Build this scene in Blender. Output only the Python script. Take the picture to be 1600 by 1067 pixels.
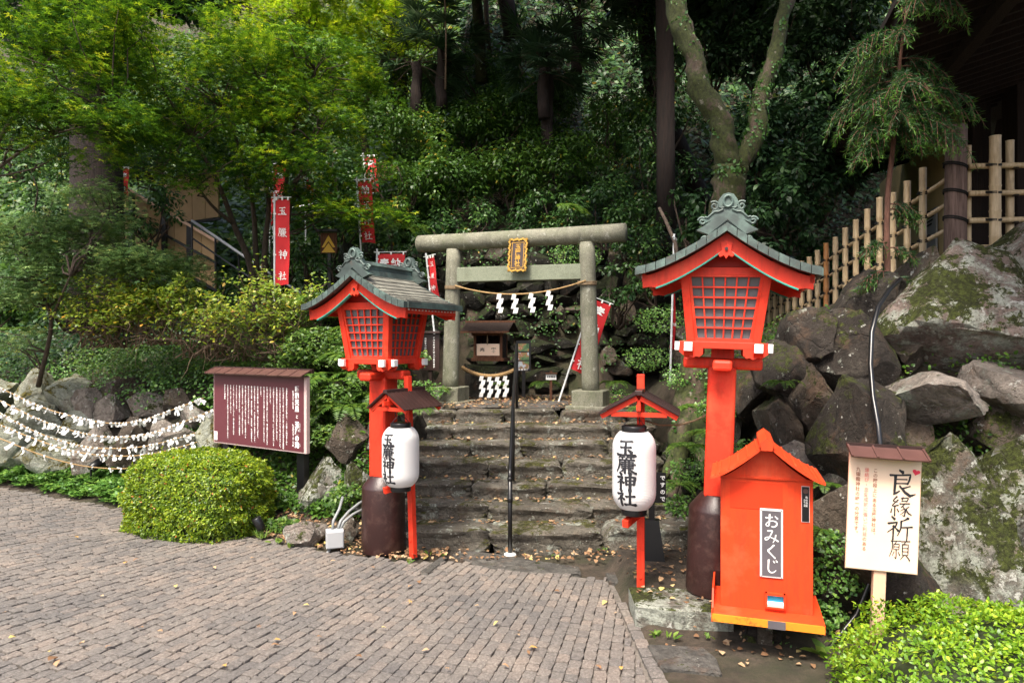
import bpy, math, random
import numpy as np
from mathutils import Vector, Matrix, Euler
R = math.radians
SC = bpy.context.scene
for o in list(SC.objects): bpy.data.objects.remove(o)
COL = SC.collection
rng = np.random.default_rng(7)
random.seed(7)

# ------------------------------------------------------------------ camera
H = 2.0; F = 1066.7
cam = bpy.data.cameras.new('camera'); cam.lens = 24.0; cam.sensor_width = 36.0
cam.clip_end = 400; cam.clip_start = 0.05
camo = bpy.data.objects.new('camera', cam); COL.objects.link(camo)
camo.location = (0, 0, H); camo.rotation_euler = (R(90), 0, 0)
SC.camera = camo
def P(px, py, d):
    """a place in the garden read off the photograph: pixel and distance ahead"""
    return Vector(((px-800)/F*d, d, H-(py-533.5)/F*d))

# ------------------------------------------------------------------ light
W = bpy.data.worlds.new('World'); SC.world = W; W.use_nodes = True
nt = W.node_tree; bg = nt.nodes['Background']
sky = nt.nodes.new('ShaderNodeTexSky'); sky.sky_type = 'NISHITA'; sky.sun_disc = False
SUN_EL, SUN_AZ = 60, 206      # behind and a little left of the camera
sky.sun_elevation = R(SUN_EL); sky.sun_rotation = R(SUN_AZ)
sky.air_density = 1.0; sky.dust_density = 6.0; sky.ozone_density = 0.6
nt.links.new(sky.outputs[0], bg.inputs[0]); bg.inputs[1].default_value = 0.14
sun = bpy.data.lights.new('sun', 'SUN'); sun.energy = 2.5; sun.angle = R(13); sun.color = (1, .94, .84)
suno = bpy.data.objects.new('sun', sun); COL.objects.link(suno)
az = R(SUN_AZ)
sd = Vector((math.sin(az)*math.cos(R(SUN_EL)), math.cos(az)*math.cos(R(SUN_EL)), math.sin(R(SUN_EL))))
suno.rotation_euler = sd.to_track_quat('Z', 'Y').to_euler()
vs = SC.view_settings
vs.view_transform = 'Standard'; vs.look = 'None'; vs.gamma = 1; vs.use_curve_mapping = False
vs.exposure = 1.35
cy = SC.cycles
cy.max_bounces = 6; cy.diffuse_bounces = 3; cy.glossy_bounces = 3; cy.transmission_bounces = 4; cy.transparent_max_bounces = 6
cy.use_denoising = True; cy.caustics_reflective = False; cy.caustics_refractive = False
cy.sample_clamp_indirect = 6

# ------------------------------------------------------------------ materials
def lin(h):
    h = h.lstrip('#'); c = [int(h[i:i+2], 16)/255 for i in (0, 2, 4)]
    return tuple(((x/12.92) if x <= .04045 else ((x+.055)/1.055)**2.4) for x in c)
class NB:
    def __init__(s, name):
        s.m = bpy.data.materials.new(name); s.m.use_nodes = True
        s.t = s.m.node_tree; s.n = s.t.nodes; s.bs = s.n['Principled BSDF']; s.out = s.n['Material Output']
        s.co = None
    def coord(s):
        if s.co is None:
            tc = s.n.new('ShaderNodeTexCoord'); oi = s.n.new('ShaderNodeObjectInfo')
            mul = s.n.new('ShaderNodeMath'); mul.operation = 'MULTIPLY'; mul.inputs[1].default_value = 37.0
            s.t.links.new(oi.outputs['Random'], mul.inputs[0])
            ad = s.n.new('ShaderNodeVectorMath'); ad.operation = 'ADD'
            s.t.links.new(tc.outputs['Object'], ad.inputs[0]); s.t.links.new(mul.outputs[0], ad.inputs[1])
            s.co = ad.outputs[0]
        return s.co
    def world(s):
        g = s.n.new('ShaderNodeNewGeometry'); return g.outputs['Position']
    def L(s, a, b): s.t.links.new(a, b)
    def noise(s, scale, detail=4, rough=.6, vec=None, stretch=None):
        n = s.n.new('ShaderNodeTexNoise'); n.inputs['Scale'].default_value = scale
        n.inputs['Detail'].default_value = detail; n.inputs['Roughness'].default_value = rough
        v = vec or s.coord()
        if stretch:
            mp = s.n.new('ShaderNodeMapping'); mp.inputs['Scale'].default_value = stretch; s.L(v, mp.inputs['Vector']); v = mp.outputs[0]
        s.L(v, n.inputs['Vector']); return n.outputs['Fac']
    def vor(s, scale, feature='F1', vec=None):
        n = s.n.new('ShaderNodeTexVoronoi'); n.inputs['Scale'].default_value = scale; n.feature = feature
        s.L(vec or s.coord(), n.inputs['Vector']); return n.outputs['Distance']
    def ramp(s, fac, stops, interp='LINEAR'):
        r = s.n.new('ShaderNodeValToRGB'); cr = r.color_ramp; cr.interpolation = interp
        while len(cr.elements) < len(stops): cr.elements.new(.5)
        for e, (p, c) in zip(cr.elements, stops):
            e.position = p; e.color = (*c, 1) if len(c) == 3 else c
        s.L(fac, r.inputs[0]); return r.outputs[0]
    def mix(s, fac, a, b, mode='MIX'):
        m = s.n.new('ShaderNodeMix'); m.data_type = 'RGBA'; m.blend_type = mode
        def put(v, i):
            if isinstance(v, (tuple, list)): m.inputs[i].default_value = (*v, 1)
            else: s.L(v, m.inputs[i])
        if isinstance(fac, (int, float)): m.inputs[0].default_value = fac
        else: s.L(fac, m.inputs[0])
        put(a, 6); put(b, 7); return m.outputs[2]
    def math(s, op, a, b=None):
        m = s.n.new('ShaderNodeMath'); m.operation = op
        for i, v in enumerate((a, b)):
            if v is None: continue
            if isinstance(v, (int, float)): m.inputs[i].default_value = v
            else: s.L(v, m.inputs[i])
        return m.outputs[0]
    def bump(s, h, strength=.3, dist=.01):
        b = s.n.new('ShaderNodeBump'); b.inputs['Strength'].default_value = strength; b.inputs['Distance'].default_value = dist
        s.L(h, b.inputs['Height']); s.L(b.outputs[0], s.bs.inputs['Normal']); return b
    def base(s, c):
        if isinstance(c, (tuple, list)): s.bs.inputs['Base Color'].default_value = (*c, 1)
        else: s.L(c, s.bs.inputs['Base Color'])
    def rough(s, v):
        if isinstance(v, (int, float)): s.bs.inputs['Roughness'].default_value = v
        else: s.L(v, s.bs.inputs['Roughness'])
    def up(s):
        g = s.n.new('ShaderNodeNewGeometry'); sp = s.n.new('ShaderNodeSeparateXYZ'); s.L(g.outputs['Normal'], sp.inputs[0]); return sp.outputs[2]
BK, WH = (0, 0, 0), (1, 1, 1)
def simple(name, c, rough=.5, var=.15, scale=6, bump=.1, bscale=60, dirt=None, metal=0, spec=None):
    b = NB(name)
    d = tuple(x*(1-var) for x in c); l = tuple(min(1, x*(1+var)) for x in c)
    col = b.ramp(b.noise(scale, 5), [(.3, d), (.7, l)])
    if dirt:
        col = b.mix(b.ramp(b.noise(scale*2.3, 6, .7), [(.52, BK), (.68, WH)]), col, dirt)
    if name in ('vermilion_paint', 'orange_red_paint'):
        col = b.mix(b.ramp(b.noise(3.2, 6, .75, stretch=(5, 5, .7)), [(.48, BK), (.72, (.65,)*3)]), col, (.38, .032, .012))
        col = b.mix(b.ramp(b.noise(2.0, 7, .7), [(.54, BK), (.72, (.5,)*3)]), col, (.74, .14, .06))
        col = b.mix(b.ramp(b.noise(38, 6, .8), [(.67, BK), (.70, (.8,)*3)]), col, (.14, .03, .02))
    b.base(col); b.rough(rough); b.bs.inputs['Metallic'].default_value = metal
    if spec is not None: b.bs.inputs['Specular IOR Level'].default_value = spec
    if bump: b.bump(b.noise(bscale, 3), bump, .005)
    return b.m
def leafmat(name, stops, rough=.42, trans=.35, spec=.5):
    b = NB(name)
    a = b.n.new('ShaderNodeAttribute'); a.attribute_name = 'tint'
    col = b.ramp(a.outputs['Fac'], stops)
    b.base(col); b.rough(rough); b.bs.inputs['Specular IOR Level'].default_value = spec
    tr = b.n.new('ShaderNodeBsdfTranslucent')
    tc = b.mix(.6, col, (.75, .9, .25), 'MULTIPLY')
    br = b.n.new('ShaderNodeBrightContrast'); b.L(col, br.inputs[0]); 
    hs = b.n.new('ShaderNodeHueSaturation'); hs.inputs['Value'].default_value = 1.9; hs.inputs['Hue'].default_value = .485; b.L(col, hs.inputs['Color'])
    b.L(hs.outputs[0], tr.inputs[0])
    mx = b.n.new('ShaderNodeMixShader'); mx.inputs[0].default_value = trans
    b.L(b.bs.outputs[0], mx.inputs[1]); b.L(tr.outputs[0], mx.inputs[2]); b.L(mx.outputs[0], b.out.inputs['Surface'])
    return b.m
def rockmat(name, lo, mid, hi, moss=.5, lichen=.3, mosscol=(.05, .06, .01)):
    b = NB(name)
    wv = b.mix(.25, b.coord(), b.noise(3, 5, .7))
    col = b.ramp(b.noise(2.2, 8, .65), [(.25, lo), (.5, mid), (.75, hi)])
    col = b.mix(b.ramp(b.noise(9, 6, .7), [(.42, BK), (.62, (.75,)*3)]), col, tuple(x*.35 for x in mid))
    if lichen:
        lf = b.ramp(b.noise(4.5, 8, .72), [(.66-lichen*.28, BK), (.72-lichen*.22, WH)])
        col = b.mix(lf, col, (.36, .38, .32))
        col = b.mix(b.ramp(b.noise(34, 7, .85), [(.36, (.85,)*3), (.50, BK)]), col, tuple(x*.30 for x in mid))
        col = b.mix(b.ramp(b.noise(3.3, 6, .7), [(.55, BK), (.66, (.5,)*3)]), col, (.13, .075, .045))
        lf2 = b.ramp(b.noise(14, 5, .7), [(.66-lichen*.1, BK), (.69-lichen*.1, (.8,)*3)])
        col = b.mix(lf2, col, (.5, .5, .45))
    if moss:
        u = b.ramp(b.up(), [(.0, (.25,)*3), (.8, WH)])
        mn = b.math('ADD', b.noise(2.6, 10, .78), b.math('MULTIPLY', b.math('SUBTRACT', b.noise(24, 5, .8), .5), .35))
        mf = b.ramp(mn, [(.64-moss*.3, BK), (.69-moss*.3, WH)])
        mm = b.math('MULTIPLY', mf, u)
        mc = b.ramp(b.noise(26, 6, .75), [(.32, (.022, .014, .006)), (.45, tuple(x*.45 for x in mosscol)), (.7, tuple(x*1.8 for x in mosscol))])
        col = b.mix(b.ramp(mm, [(.25, BK), (.45, WH)]), col, mc)
    b.base(col); b.rough(.85); b.bs.inputs['Specular IOR Level'].default_value = .3
    h = b.math('ADD', b.noise(6, 9, .78), b.math('MULTIPLY', b.noise(45, 4), .25))
    h = b.math('SUBTRACT', h, b.math('MULTIPLY', b.ramp(b.vor(3.5, 'DISTANCE_TO_EDGE', vec=wv), [(0, WH), (.05, BK)]), .18))
    b.bump(h, 1., .07)
    return b.m
M = {}
M['red'] = simple('vermilion_paint', (.70, .040, .016), .5, .08, 3, .06, 40, dirt=(.50, .030, .010), spec=.3)
M['redbox'] = simple('orange_red_paint', (.66, .050, .010), .55, .06, 2.2, .04, 50, spec=.3)
M['redpatch'] = simple('fresh_orange_paint', (.60, .036, .007), .55, .03, 2, .03, 50, spec=.3)
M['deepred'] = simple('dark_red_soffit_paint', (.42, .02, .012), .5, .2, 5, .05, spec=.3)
M['white'] = simple('white_cap_paint', (.8, .8, .76), .5, .05)
M['teal'] = simple('verdigris_trim_paint', (.04, .33, .26), .6, .2)
def m_copper():
    b = NB('weathered_copper')
    c = b.ramp(b.noise(3.5, 7, .7), [(.25, (.020, .028, .026)), (.48, (.055, .075, .068)), (.6, (.10, .15, .13)), (.78, (.17, .30, .25))])
    c = b.mix(b.ramp(b.noise(8, 4), [(.62, BK), (.75, (.6,)*3)]), c, (.10, .055, .035))
    b.base(c); b.rough(.55); b.bs.inputs['Metallic'].default_value = .15; b.bump(b.noise(25, 5), .3, .004); return b.m
M['copper'] = m_copper()
def m_coppertile():
    b = NB('aged_copper_tile')
    c = b.ramp(b.noise(2.5, 7, .7), [(.25, (.07, .065, .052)), (.5, (.15, .145, .12)), (.72, (.25, .25, .20))])
    b.base(c); b.rough(.6); b.bump(b.noise(25, 5), .3, .004); return b.m
M['ctile'] = m_coppertile()
M['maroonbase'] = simple('dark_brown_paint', (.026, .009, .008), .40, .3, 4, .35, 60, dirt=(.06, .03, .025))
M['black'] = simple('black_paint', (.006, .006, .007), .35, .2, 6, .08)
M['darkbrown'] = simple('dark_brown_sheet', (.028, .012, .010), .45, .25, 6, .1)
M['plasticblack'] = simple('black_plastic', (.008, .008, .009), .3, .1)
def m_paper(name, c, tr=.3):
    b = NB(name); b.base(b.ramp(b.noise(3, 3), [(.3, tuple(x*.96 for x in c)), (.7, c)])); b.rough(.6)
    t = b.n.new('ShaderNodeBsdfTranslucent'); t.inputs[0].default_value = (*c, 1)
    mx = b.n.new('ShaderNodeMixShader'); mx.inputs[0].default_value = tr
    b.L(b.bs.outputs[0], mx.inputs[1]); b.L(t.outputs[0], mx.inputs[2]); b.L(mx.outputs[0], b.out.inputs['Surface']); return b.m
M['paper'] = m_paper('white_lantern_vinyl', (.84, .83, .81), .25)
M['shide'] = m_paper('white_folded_paper', (.82, .82, .80), .2)
M['pane'] = simple('grey_lantern_pane', (.105, .108, .115), .25, .12, 5, .02)
M['ink'] = simple('black_ink', (.012, .012, .016), .6, .1, bump=0)
M['inkred'] = simple('faded_red_ink', (.75, .24, .20), .6, .1, bump=0)
M['inkbrown'] = simple('faded_brown_ink', (.30, .12, .07), .6, .1, bump=0)
M['inkwhite'] = simple('white_lettering', (.8, .79, .77), .6, .03, bump=0)
M['gold'] = simple('gold_leaf', (.42, .23, .03), .4, .25, 20, .2, metal=.3)
M['heart'] = simple('pink_red_sticker', (.72, .03, .07), .5, .05, bump=0)
M['maroon'] = simple('maroon_sign_face', (.105, .024, .032), .42, .06, 2, .02)
M['signframe'] = simple('pale_aluminium_frame', (.58, .42, .40), .4, .1)
M['cream'] = simple('cream_sign_board', (.80, .60, .45), .5, .04, 3, .04)
M['creampost'] = simple('pale_pink_timber', (.62, .40, .27), .6, .12, 5, .2)
M['brownroof'] = simple('brown_sheet_roof', (.085, .040, .034), .4, .2, 7, .1)
M['grey_metal'] = simple('grey_plastic_box', (.36, .37, .38), .45, .06, 4, .03)
M['conduit'] = simple('grey_conduit', (.20, .21, .21), .5, .1)
M['granite'] = None
def m_granite():
    b = NB('weathered_granite')
    c = b.ramp(b.noise(70, 5, .8), [(.3, (.10, .10, .07)), (.5, (.20, .195, .145)), (.7, (.31, .30, .23))])
    c = b.mix(b.ramp(b.noise(2.4, 6, .7), [(.45, BK), (.7, (.75,)*3)]), c, (.09, .105, .05))
    c = b.mix(b.ramp(b.noise(5, 7, .75, stretch=(1, 1, .25)), [(.5, BK), (.66, (.7,)*3)]), c, (.07, .066, .05))
    c = b.mix(b.ramp(b.noise(11, 5, .7), [(.60, BK), (.64, (.7,)*3)]), c, (.38, .38, .32))
    c = b.mix(b.ramp(b.vor(60), [(.10, (.75,)*3), (.25, BK)]), c, (.035, .035, .025))
    b.base(c); b.rough(.85); b.bump(b.noise(60, 5, .8), .9, .01); return b.m
M['granite'] = m_granite()
def m_granitemoss():
    b = NB('green_stained_granite')
    c = b.ramp(b.noise(70, 5, .8), [(.3, (.10, .12, .08)), (.5, (.19, .21, .15)), (.7, (.27, .29, .21))])
    c = b.mix(b.ramp(b.noise(3, 6, .7), [(.5, BK), (.7, (.6,)*3)]), c, (.07, .08, .045))
    b.base(c); b.rough(.85); b.bump(b.noise(60, 5, .8), .6, .006); return b.m
M['granite2'] = m_granitemoss()
M['rock_dark'] = rockmat('dark_wet_rock', (.018, .014, .011), (.045, .036, .029), (.10, .085, .068), .35, .12)
M['rock_brown'] = rockmat('brown_rock', (.045, .034, .026), (.12, .095, .072), (.23, .19, .15), .35, .3)
M['rock_pale'] = rockmat('pale_lichened_rock', (.18, .15, .125), (.28, .24, .205), (.41, .365, .32), .25, .4)
M['rock_moss'] = rockmat('mossy_lichened_rock', (.045, .035, .028), (.15, .135, .11), (.33, .31, .265), .62, .72)
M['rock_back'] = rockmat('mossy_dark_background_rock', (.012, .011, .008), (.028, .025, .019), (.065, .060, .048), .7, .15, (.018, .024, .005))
M['rock_big'] = rockmat('lichened_pink_grey_rock', (.07, .05, .042), (.22, .165, .14), (.40, .33, .285), .55, .68)
M['rock_left'] = rockmat('green_grey_rock', (.12, .12, .09), (.34, .35, .27), (.52, .55, .44), .45, .55, (.13, .11, .02))
M['step'] = rockmat('worn_step_stone', (.07, .06, .047), (.155, .138, .11), (.26, .235, .195), .42, .36, (.07, .07, .014))
M['slab'] = rockmat('grey_flagstone', (.075, .07, .062), (.13, .122, .108), (.19, .175, .155), .1, .05)
def m_paver():
    b = NB('granite_sett')
    w = b.world()
    oi = b.n.new('ShaderNodeObjectInfo')
    c = b.ramp(b.noise(55, 6, .8), [(.28, (.058, .052, .046)), (.5, (.134, .122, .110)), (.72, (.275, .255, .233))])
    blk = b.ramp(b.noise(1.1, 3, .5, vec=w), [(.3, (.70, .71, .73)), (.7, (1.12, 1.06, 1.0))])
    c = b.mix(1.0, c, blk, 'MULTIPLY')
    a = b.n.new('ShaderNodeAttribute'); a.attribute_name = 'tint'
    sm = b.math('ADD', oi.outputs['Random'], a.outputs['Fac']); fr = b.math('FRACT', sm)
    c = b.mix(1.0, c, b.ramp(fr, [(0, (.80, .80, .82)), (.5, (1, 1, 1)), (1, (1.18, 1.10, 1.05))]), 'MULTIPLY')
    b.base(c); b.rough(.8); b.bump(b.noise(60, 5, .8), .8, .006); return b.m
M['paver'] = m_paver()
M['drain'] = simple('grey_concrete_channel', (.17, .175, .18), .7, .15, 5, .2)
def m_soil():
    b = NB('leaf_littered_soil'); w = b.world()
    c = b.ramp(b.noise(5, 8, .75, vec=w), [(.3, (.022, .016, .010)), (.5, (.055, .040, .026)), (.7, (.11, .08, .055))])
    c = b.mix(b.ramp(b.noise(1.3, 6, .7, vec=w), [(.45, BK), (.65, (.8,)*3)]), c, (.03, .036, .010))
    b.base(c); b.rough(.95); b.bump(b.noise(20, 7, .8, vec=w), 1, .04); return b.m
M['soil'] = m_soil()
def m_sand():
    b = NB('joint_sand'); w = b.world()
    c = b.ramp(b.noise(40, 4, .75, vec=w), [(.3, (.07, .06, .05)), (.7, (.17, .15, .13))])
    c = b.mix(b.ramp(b.noise(2.3, 6, .7, vec=w), [(.55, BK), (.7, (.6,)*3)]), c, (.045, .055, .012))
    b.base(c); b.rough(.95); return b.m
M['sand'] = m_sand()
def m_bark(name, lo, hi, moss=0., mc=(.10, .12, .01), stretch=(6, 6, 1.2)):
    b = NB(name)
    n = b.noise(4, 7, .7, stretch=stretch)
    c = b.ramp(n, [(.3, lo), (.7, hi)])
    if moss:
        mf = b.ramp(b.noise(3.2, 7, .75), [(.60-moss*.3, BK), (.66-moss*.3, WH)])
        c = b.mix(mf, c, b.ramp(b.noise(30, 4), [(.3, tuple(x*.35 for x in mc)), (.7, tuple(x*1.5 for x in mc))]))
        c = b.mix(b.ramp(b.noise(9, 5), [(.64, BK), (.7, (.7,)*3)]), c, (.28, .25, .20))
    b.base(c); b.rough(.9); b.bump(n, .9, .03); return b.m
M['bark'] = m_bark('brown_bark', (.03, .02, .013), (.10, .07, .05))
M['bark_dark'] = m_bark('dark_cedar_bark', (.006, .004, .003), (.032, .017, .012), stretch=(10, 10, .8))
M['bark_moss'] = m_bark('mossy_bark', (.045, .030, .020), (.10, .072, .048), .62, mc=(.034, .042, .007), stretch=(3, 3, 1.5))
M['bark_red'] = m_bark('reddish_young_bark', (.07, .03, .018), (.20, .09, .06))
M['twig'] = m_bark('pale_twig', (.08, .05, .03), (.22, .15, .10))
M['post_wood'] = m_bark('weathered_post_wood', (.09, .055, .042), (.32, .21, .17), stretch=(14, 14, .8))
M['timber'] = m_bark('dark_stained_timber', (.012, .006, .004), (.034, .017, .011), stretch=(12, 12, .8))
M['timber_mid'] = m_bark('brown_shrine_timber', (.06, .022, .010), (.16, .065, .03), stretch=(12, 12, .8))
M['tan'] = simple('tan_plaster', (.74, .56, .28), .8, .10, 2.0, .1)
M['tan2'] = simple('tan_corrugated_sheet', (.42, .27, .13), .7, .12, 2.0, .1)
def m_bamboo(name, a, c2):
    b = NB(name); n = b.noise(6, 5, .6, stretch=(8, 8, 1))
    c = b.ramp(n, [(.3, a), (.7, c2)])
    c = b.mix(b.ramp(b.noise(5, 5), [(.6, BK), (.75, (.6,)*3)]), c, tuple(x*.45 for x in a))
    b.base(c); b.rough(.5); return b.m
M['bamboo'] = m_bamboo('dried_bamboo', (.36, .25, .13), (.60, .46, .28))
M['bamboo_o'] = m_bamboo('orange_bamboo', (.30, .12, .03), (.48, .22, .07))
M['cord'] = simple('black_hemp_cord', (.006, .006, .006), .8, .2)
M['straw'] = simple('straw_rope', (.30, .19, .08), .85, .25, 30, .5, 120)
M['straw_dark'] = simple('weathered_straw_rope', (.20, .14, .08), .9, .3, 30, .5, 120)
M['banner'] = simple('red_banner_cloth', (.50, .012, .016), .75, .12, 4, .1)
M['pole'] = simple('white_plastic_pole', (.60, .62, .62), .4, .1)
M['steel'] = simple('galvanised_tube', (.35, .36, .38), .35, .1, metal=.6)
M['yellow'] = simple('yellow_arrow_paint', (.62, .36, .02), .5, .1)
M['yelloworange'] = simple('worn_yellow_orange_edge', (.66, .22, .015), .5, .1, 4, .1, dirt=(.10, .02, .012))
M['greytag'] = simple('dark_grey_nameplate', (.10, .09, .10), .4, .1)
M['silver'] = simple('brushed_silver', (.55, .55, .54), .35, .05)
M['blue'] = simple('blue_tray_lining', (.02, .26, .42), .4, .1)
M['photo'] = None
def m_photo():
    b = NB('printed_photographs')
    c = b.ramp(b.noise(9, 5, .7), [(.3, (.02, .05, .02)), (.45, (.10, .20, .08)), (.55, (.35, .12, .05)), (.62, (.35, .42, .45)), (.75, (.65, .68, .7))])
    b.base(c); b.rough(.4); return b.m
M['photo'] = m_photo()
# leaves (colour ramps over the leaf tint)
M['L_maple'] = leafmat('maple_leaf', [(0, (.010, .040, .005)), (.4, (.035, .105, .007)), (.75, (.12, .24, .010)), (.93, (.24, .36, .015)), (1, (.34, .28, .02))], .5, .30, .2)
M['L_mapley'] = leafmat('backlit_tone_leaf', [(0, (.05, .13, .006)), (.5, (.18, .33, .010)), (1, (.44, .52, .02))], .55, .5, .2)  # bright lime stands in for backlight through the leaves
M['L_maplep'] = leafmat('soft_green_maple_leaf', [(0, (.05, .11, .035)), (.5, (.12, .22, .065)), (.92, (.28, .40, .13)), (1, (.28, .22, .04))], .5, .25, .3)
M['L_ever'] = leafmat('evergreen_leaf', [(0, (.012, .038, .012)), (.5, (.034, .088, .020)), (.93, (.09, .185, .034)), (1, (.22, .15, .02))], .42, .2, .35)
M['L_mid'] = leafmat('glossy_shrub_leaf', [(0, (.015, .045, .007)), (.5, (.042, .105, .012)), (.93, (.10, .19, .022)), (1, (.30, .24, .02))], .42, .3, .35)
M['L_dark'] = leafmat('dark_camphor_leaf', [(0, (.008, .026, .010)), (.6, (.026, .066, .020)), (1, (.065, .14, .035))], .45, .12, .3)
M['L_azalea'] = leafmat('azalea_leaf', [(0, (.035, .085, .008)), (.4, (.125, .21, .012)), (.8, (.29, .38, .018)), (.965, (.36, .40, .03)), (1, (.45, .16, .04))], .42, .3)
M['L_azalea2'] = leafmat('bright_azalea_leaf', [(0, (.05, .13, .010)), (.4, (.13, .26, .012)), (.8, (.25, .38, .02)), (1, (.42, .48, .04))], .42, .3)
M['L_cover'] = leafmat('pachysandra_leaf', [(0, (.035, .10, .018)), (.5, (.09, .21, .035)), (1, (.20, .34, .06))], .4, .25)
M['L_fern'] = leafmat('fern_leaf', [(0, (.025, .07, .010)), (.5, (.07, .15, .018)), (1, (.18, .27, .04))], .5, .35)
M['L_yellow'] = leafmat('yellowing_shrub_leaf', [(0, (.06, .13, .012)), (.5, (.17, .25, .02)), (.8, (.34, .36, .03)), (1, (.50, .26, .03))], .45, .35)
M['L_palm'] = leafmat('palm_blade', [(0, (.012, .035, .015)), (.6, (.035, .075, .035)), (1, (.11, .17, .085))], .3, .2)
M['L_conif'] = leafmat('conifer_needle', [(0, (.012, .042, .012)), (.6, (.03, .10, .018)), (1, (.12, .27, .03))], .5, .35)
M['L_litter'] = leafmat('dry_fallen_leaf', [(0, (.10, .05, .025)), (.5, (.26, .15, .08)), (.8, (.42, .30, .18)), (.95, (.45, .38, .10)), (1, (.35, .05, .04))], .8, .1, .2)
# ------------------------------------------------------------------ builders
class MB:
    def __init__(s): s.v = []; s.f = []; s.n = 0
    def add(s, v, f):
        v = np.asarray(v, dtype=np.float64).reshape(-1, 3)
        s.v.append(v); n = s.n; s.f.extend([tuple(i+n for i in q) for q in f]); s.n += len(v); return s
    def box(s, c, sz, rot=None, top=None, shear=None):
        x, y, z = [q/2 for q in sz]; tx, ty = (top if top else (1, 1))
        v = np.array([(-x,-y,-z),(x,-y,-z),(x,y,-z),(-x,y,-z),(-x*tx,-y*ty,z),(x*tx,-y*ty,z),(x*tx,y*ty,z),(-x*tx,y*ty,z)])
        if rot is not None:
            v = v @ np.array(rot.to_matrix() if hasattr(rot, 'to_matrix') else rot).T
        return s.add(v+np.array(c), [(0,3,2,1),(4,5,6,7),(0,1,5,4),(1,2,6,5),(2,3,7,6),(3,0,4,7)])
    def bar(s, a, b, w, h, up=(0,0,1)):
        a = Vector(a); b = Vector(b); d = (b-a); L = d.length; d.normalize(); u = Vector(up)
        x = d.cross(u)
        if x.length < 1e-4: x = Vector((1,0,0))
        x.normalize(); u2 = x.cross(d)
        m = Matrix((x, u2, d)).transposed()
        return s.box((a+b)/2, (w, h, L), m)
    def tube(s, pts, r, n=8, cap=True, jit=0):
        pts = [np.array(p, float) for p in pts]; k = len(pts)
        rs = [r]*k if isinstance(r, (int, float)) else list(r)
        V = []; t0 = pts[1]-pts[0]; t0 /= np.linalg.norm(t0)+1e-9
        ref = np.array((0,0,1.)) if abs(t0[2]) < .9 else np.array((1.,0,0))
        x = np.cross(t0, ref); x /= np.linalg.norm(x)
        for i in range(k):
            t = pts[min(i+1,k-1)]-pts[max(i-1,0)]; t = t/(np.linalg.norm(t)+1e-9)
            x = x-t*np.dot(x,t); x /= np.linalg.norm(x)+1e-9; y = np.cross(t, x)
            for j in range(n):
                a = 2*math.pi*j/n; rr = rs[i]*(1+(jit*math.sin(3*a+i*1.3)+jit*random.uniform(-.6,.6) if jit else 0))
                V.append(pts[i]+rr*(math.cos(a)*x+math.sin(a)*y))
        Fc = [(i*n+j, i*n+(j+1)%n, (i+1)*n+(j+1)%n, (i+1)*n+j) for i in range(k-1) for j in range(n)]
        if cap: Fc += [tuple(reversed(range(n))), tuple((k-1)*n+j for j in range(n))]
        return s.add(V, Fc)
    def lathe(s, prof, n=24, c=(0,0,0), phase=0):
        V = [(c[0]+r*math.cos(2*math.pi*j/n+phase), c[1]+r*math.sin(2*math.pi*j/n+phase), c[2]+z) for r, z in prof for j in range(n)]
        k = len(prof)
        Fc = [(i*n+j, i*n+(j+1)%n, (i+1)*n+(j+1)%n, (i+1)*n+j) for i in range(k-1) for j in range(n)]
        Fc += [tuple(reversed(range(n))), tuple((k-1)*n+j for j in range(n))]
        return s.add(V, Fc)
    def prism(s, poly, y0, y1):
        """polygon in xz, extruded along y"""
        n = len(poly)
        V = [(x, y0, z) for x, z in poly]+[(x, y1, z) for x, z in poly]
        ar = sum(poly[i][0]*poly[(i+1)%n][1]-poly[(i+1)%n][0]*poly[i][1] for i in range(n))
        Fc = [tuple(range(n)), tuple(reversed(range(n, 2*n)))]+[((i+1)%n, i, n+i, n+(i+1)%n) for i in range(n)]
        if (ar < 0): Fc = [tuple(reversed(q)) for q in Fc]
        return s.add(V, Fc)
    def strip(s, top, bot, y0, y1):
        """band between two xz polylines of equal length, extruded along y"""
        n = len(top); V = []
        for y in (y0, y1):
            V += [(x, y, z) for x, z in top]+[(x, y, z) for x, z in bot]
        Fc = []
        for i in range(n-1):
            Fc.append((i, n+i, n+i+1, i+1)); Fc.append((2*n+i, 2*n+i+1, 3*n+i+1, 3*n+i))
            Fc.append((i, i+1, 2*n+i+1, 2*n+i)); Fc.append((n+i, 3*n+i, 3*n+i+1, n+i+1))
        Fc.append((0, 2*n, 3*n, n)); Fc.append((n-1, 2*n-1, 4*n-1, 3*n-1))
        return s.add(V, Fc)
    def xf(s, m):
        m = np.array(m); s.v = [a @ m[:3,:3].T + m[:3,3] for a in s.v]; return s
    def build(s, name, mat, parent=None, smooth=False, bevel=0, ws=True, **tags):
        V = np.vstack(s.v); c = (V.min(0)+V.max(0))/2
        me = bpy.data.meshes.new(name); me.from_pydata((V-c).tolist(), [], s.f); me.update()
        if mat: me.materials.append(mat)
        if smooth: me.polygons.foreach_set('use_smooth', [True]*len(me.polygons))
        o = bpy.data.objects.new(name, me); COL.objects.link(o)
        place(o, c, parent)
        if bevel:
            b = o.modifiers.new('bevel', 'BEVEL'); b.width = bevel; b.segments = 2; b.limit_method = 'ANGLE'; b.angle_limit = R(40)
        for k, v in tags.items(): o[k] = v
        return o
def wloc(o):
    """sum of the offsets of the parents that were placed without turning"""
    v = Vector(o.location)
    return v+wloc(o.parent) if o.parent else v
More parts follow.
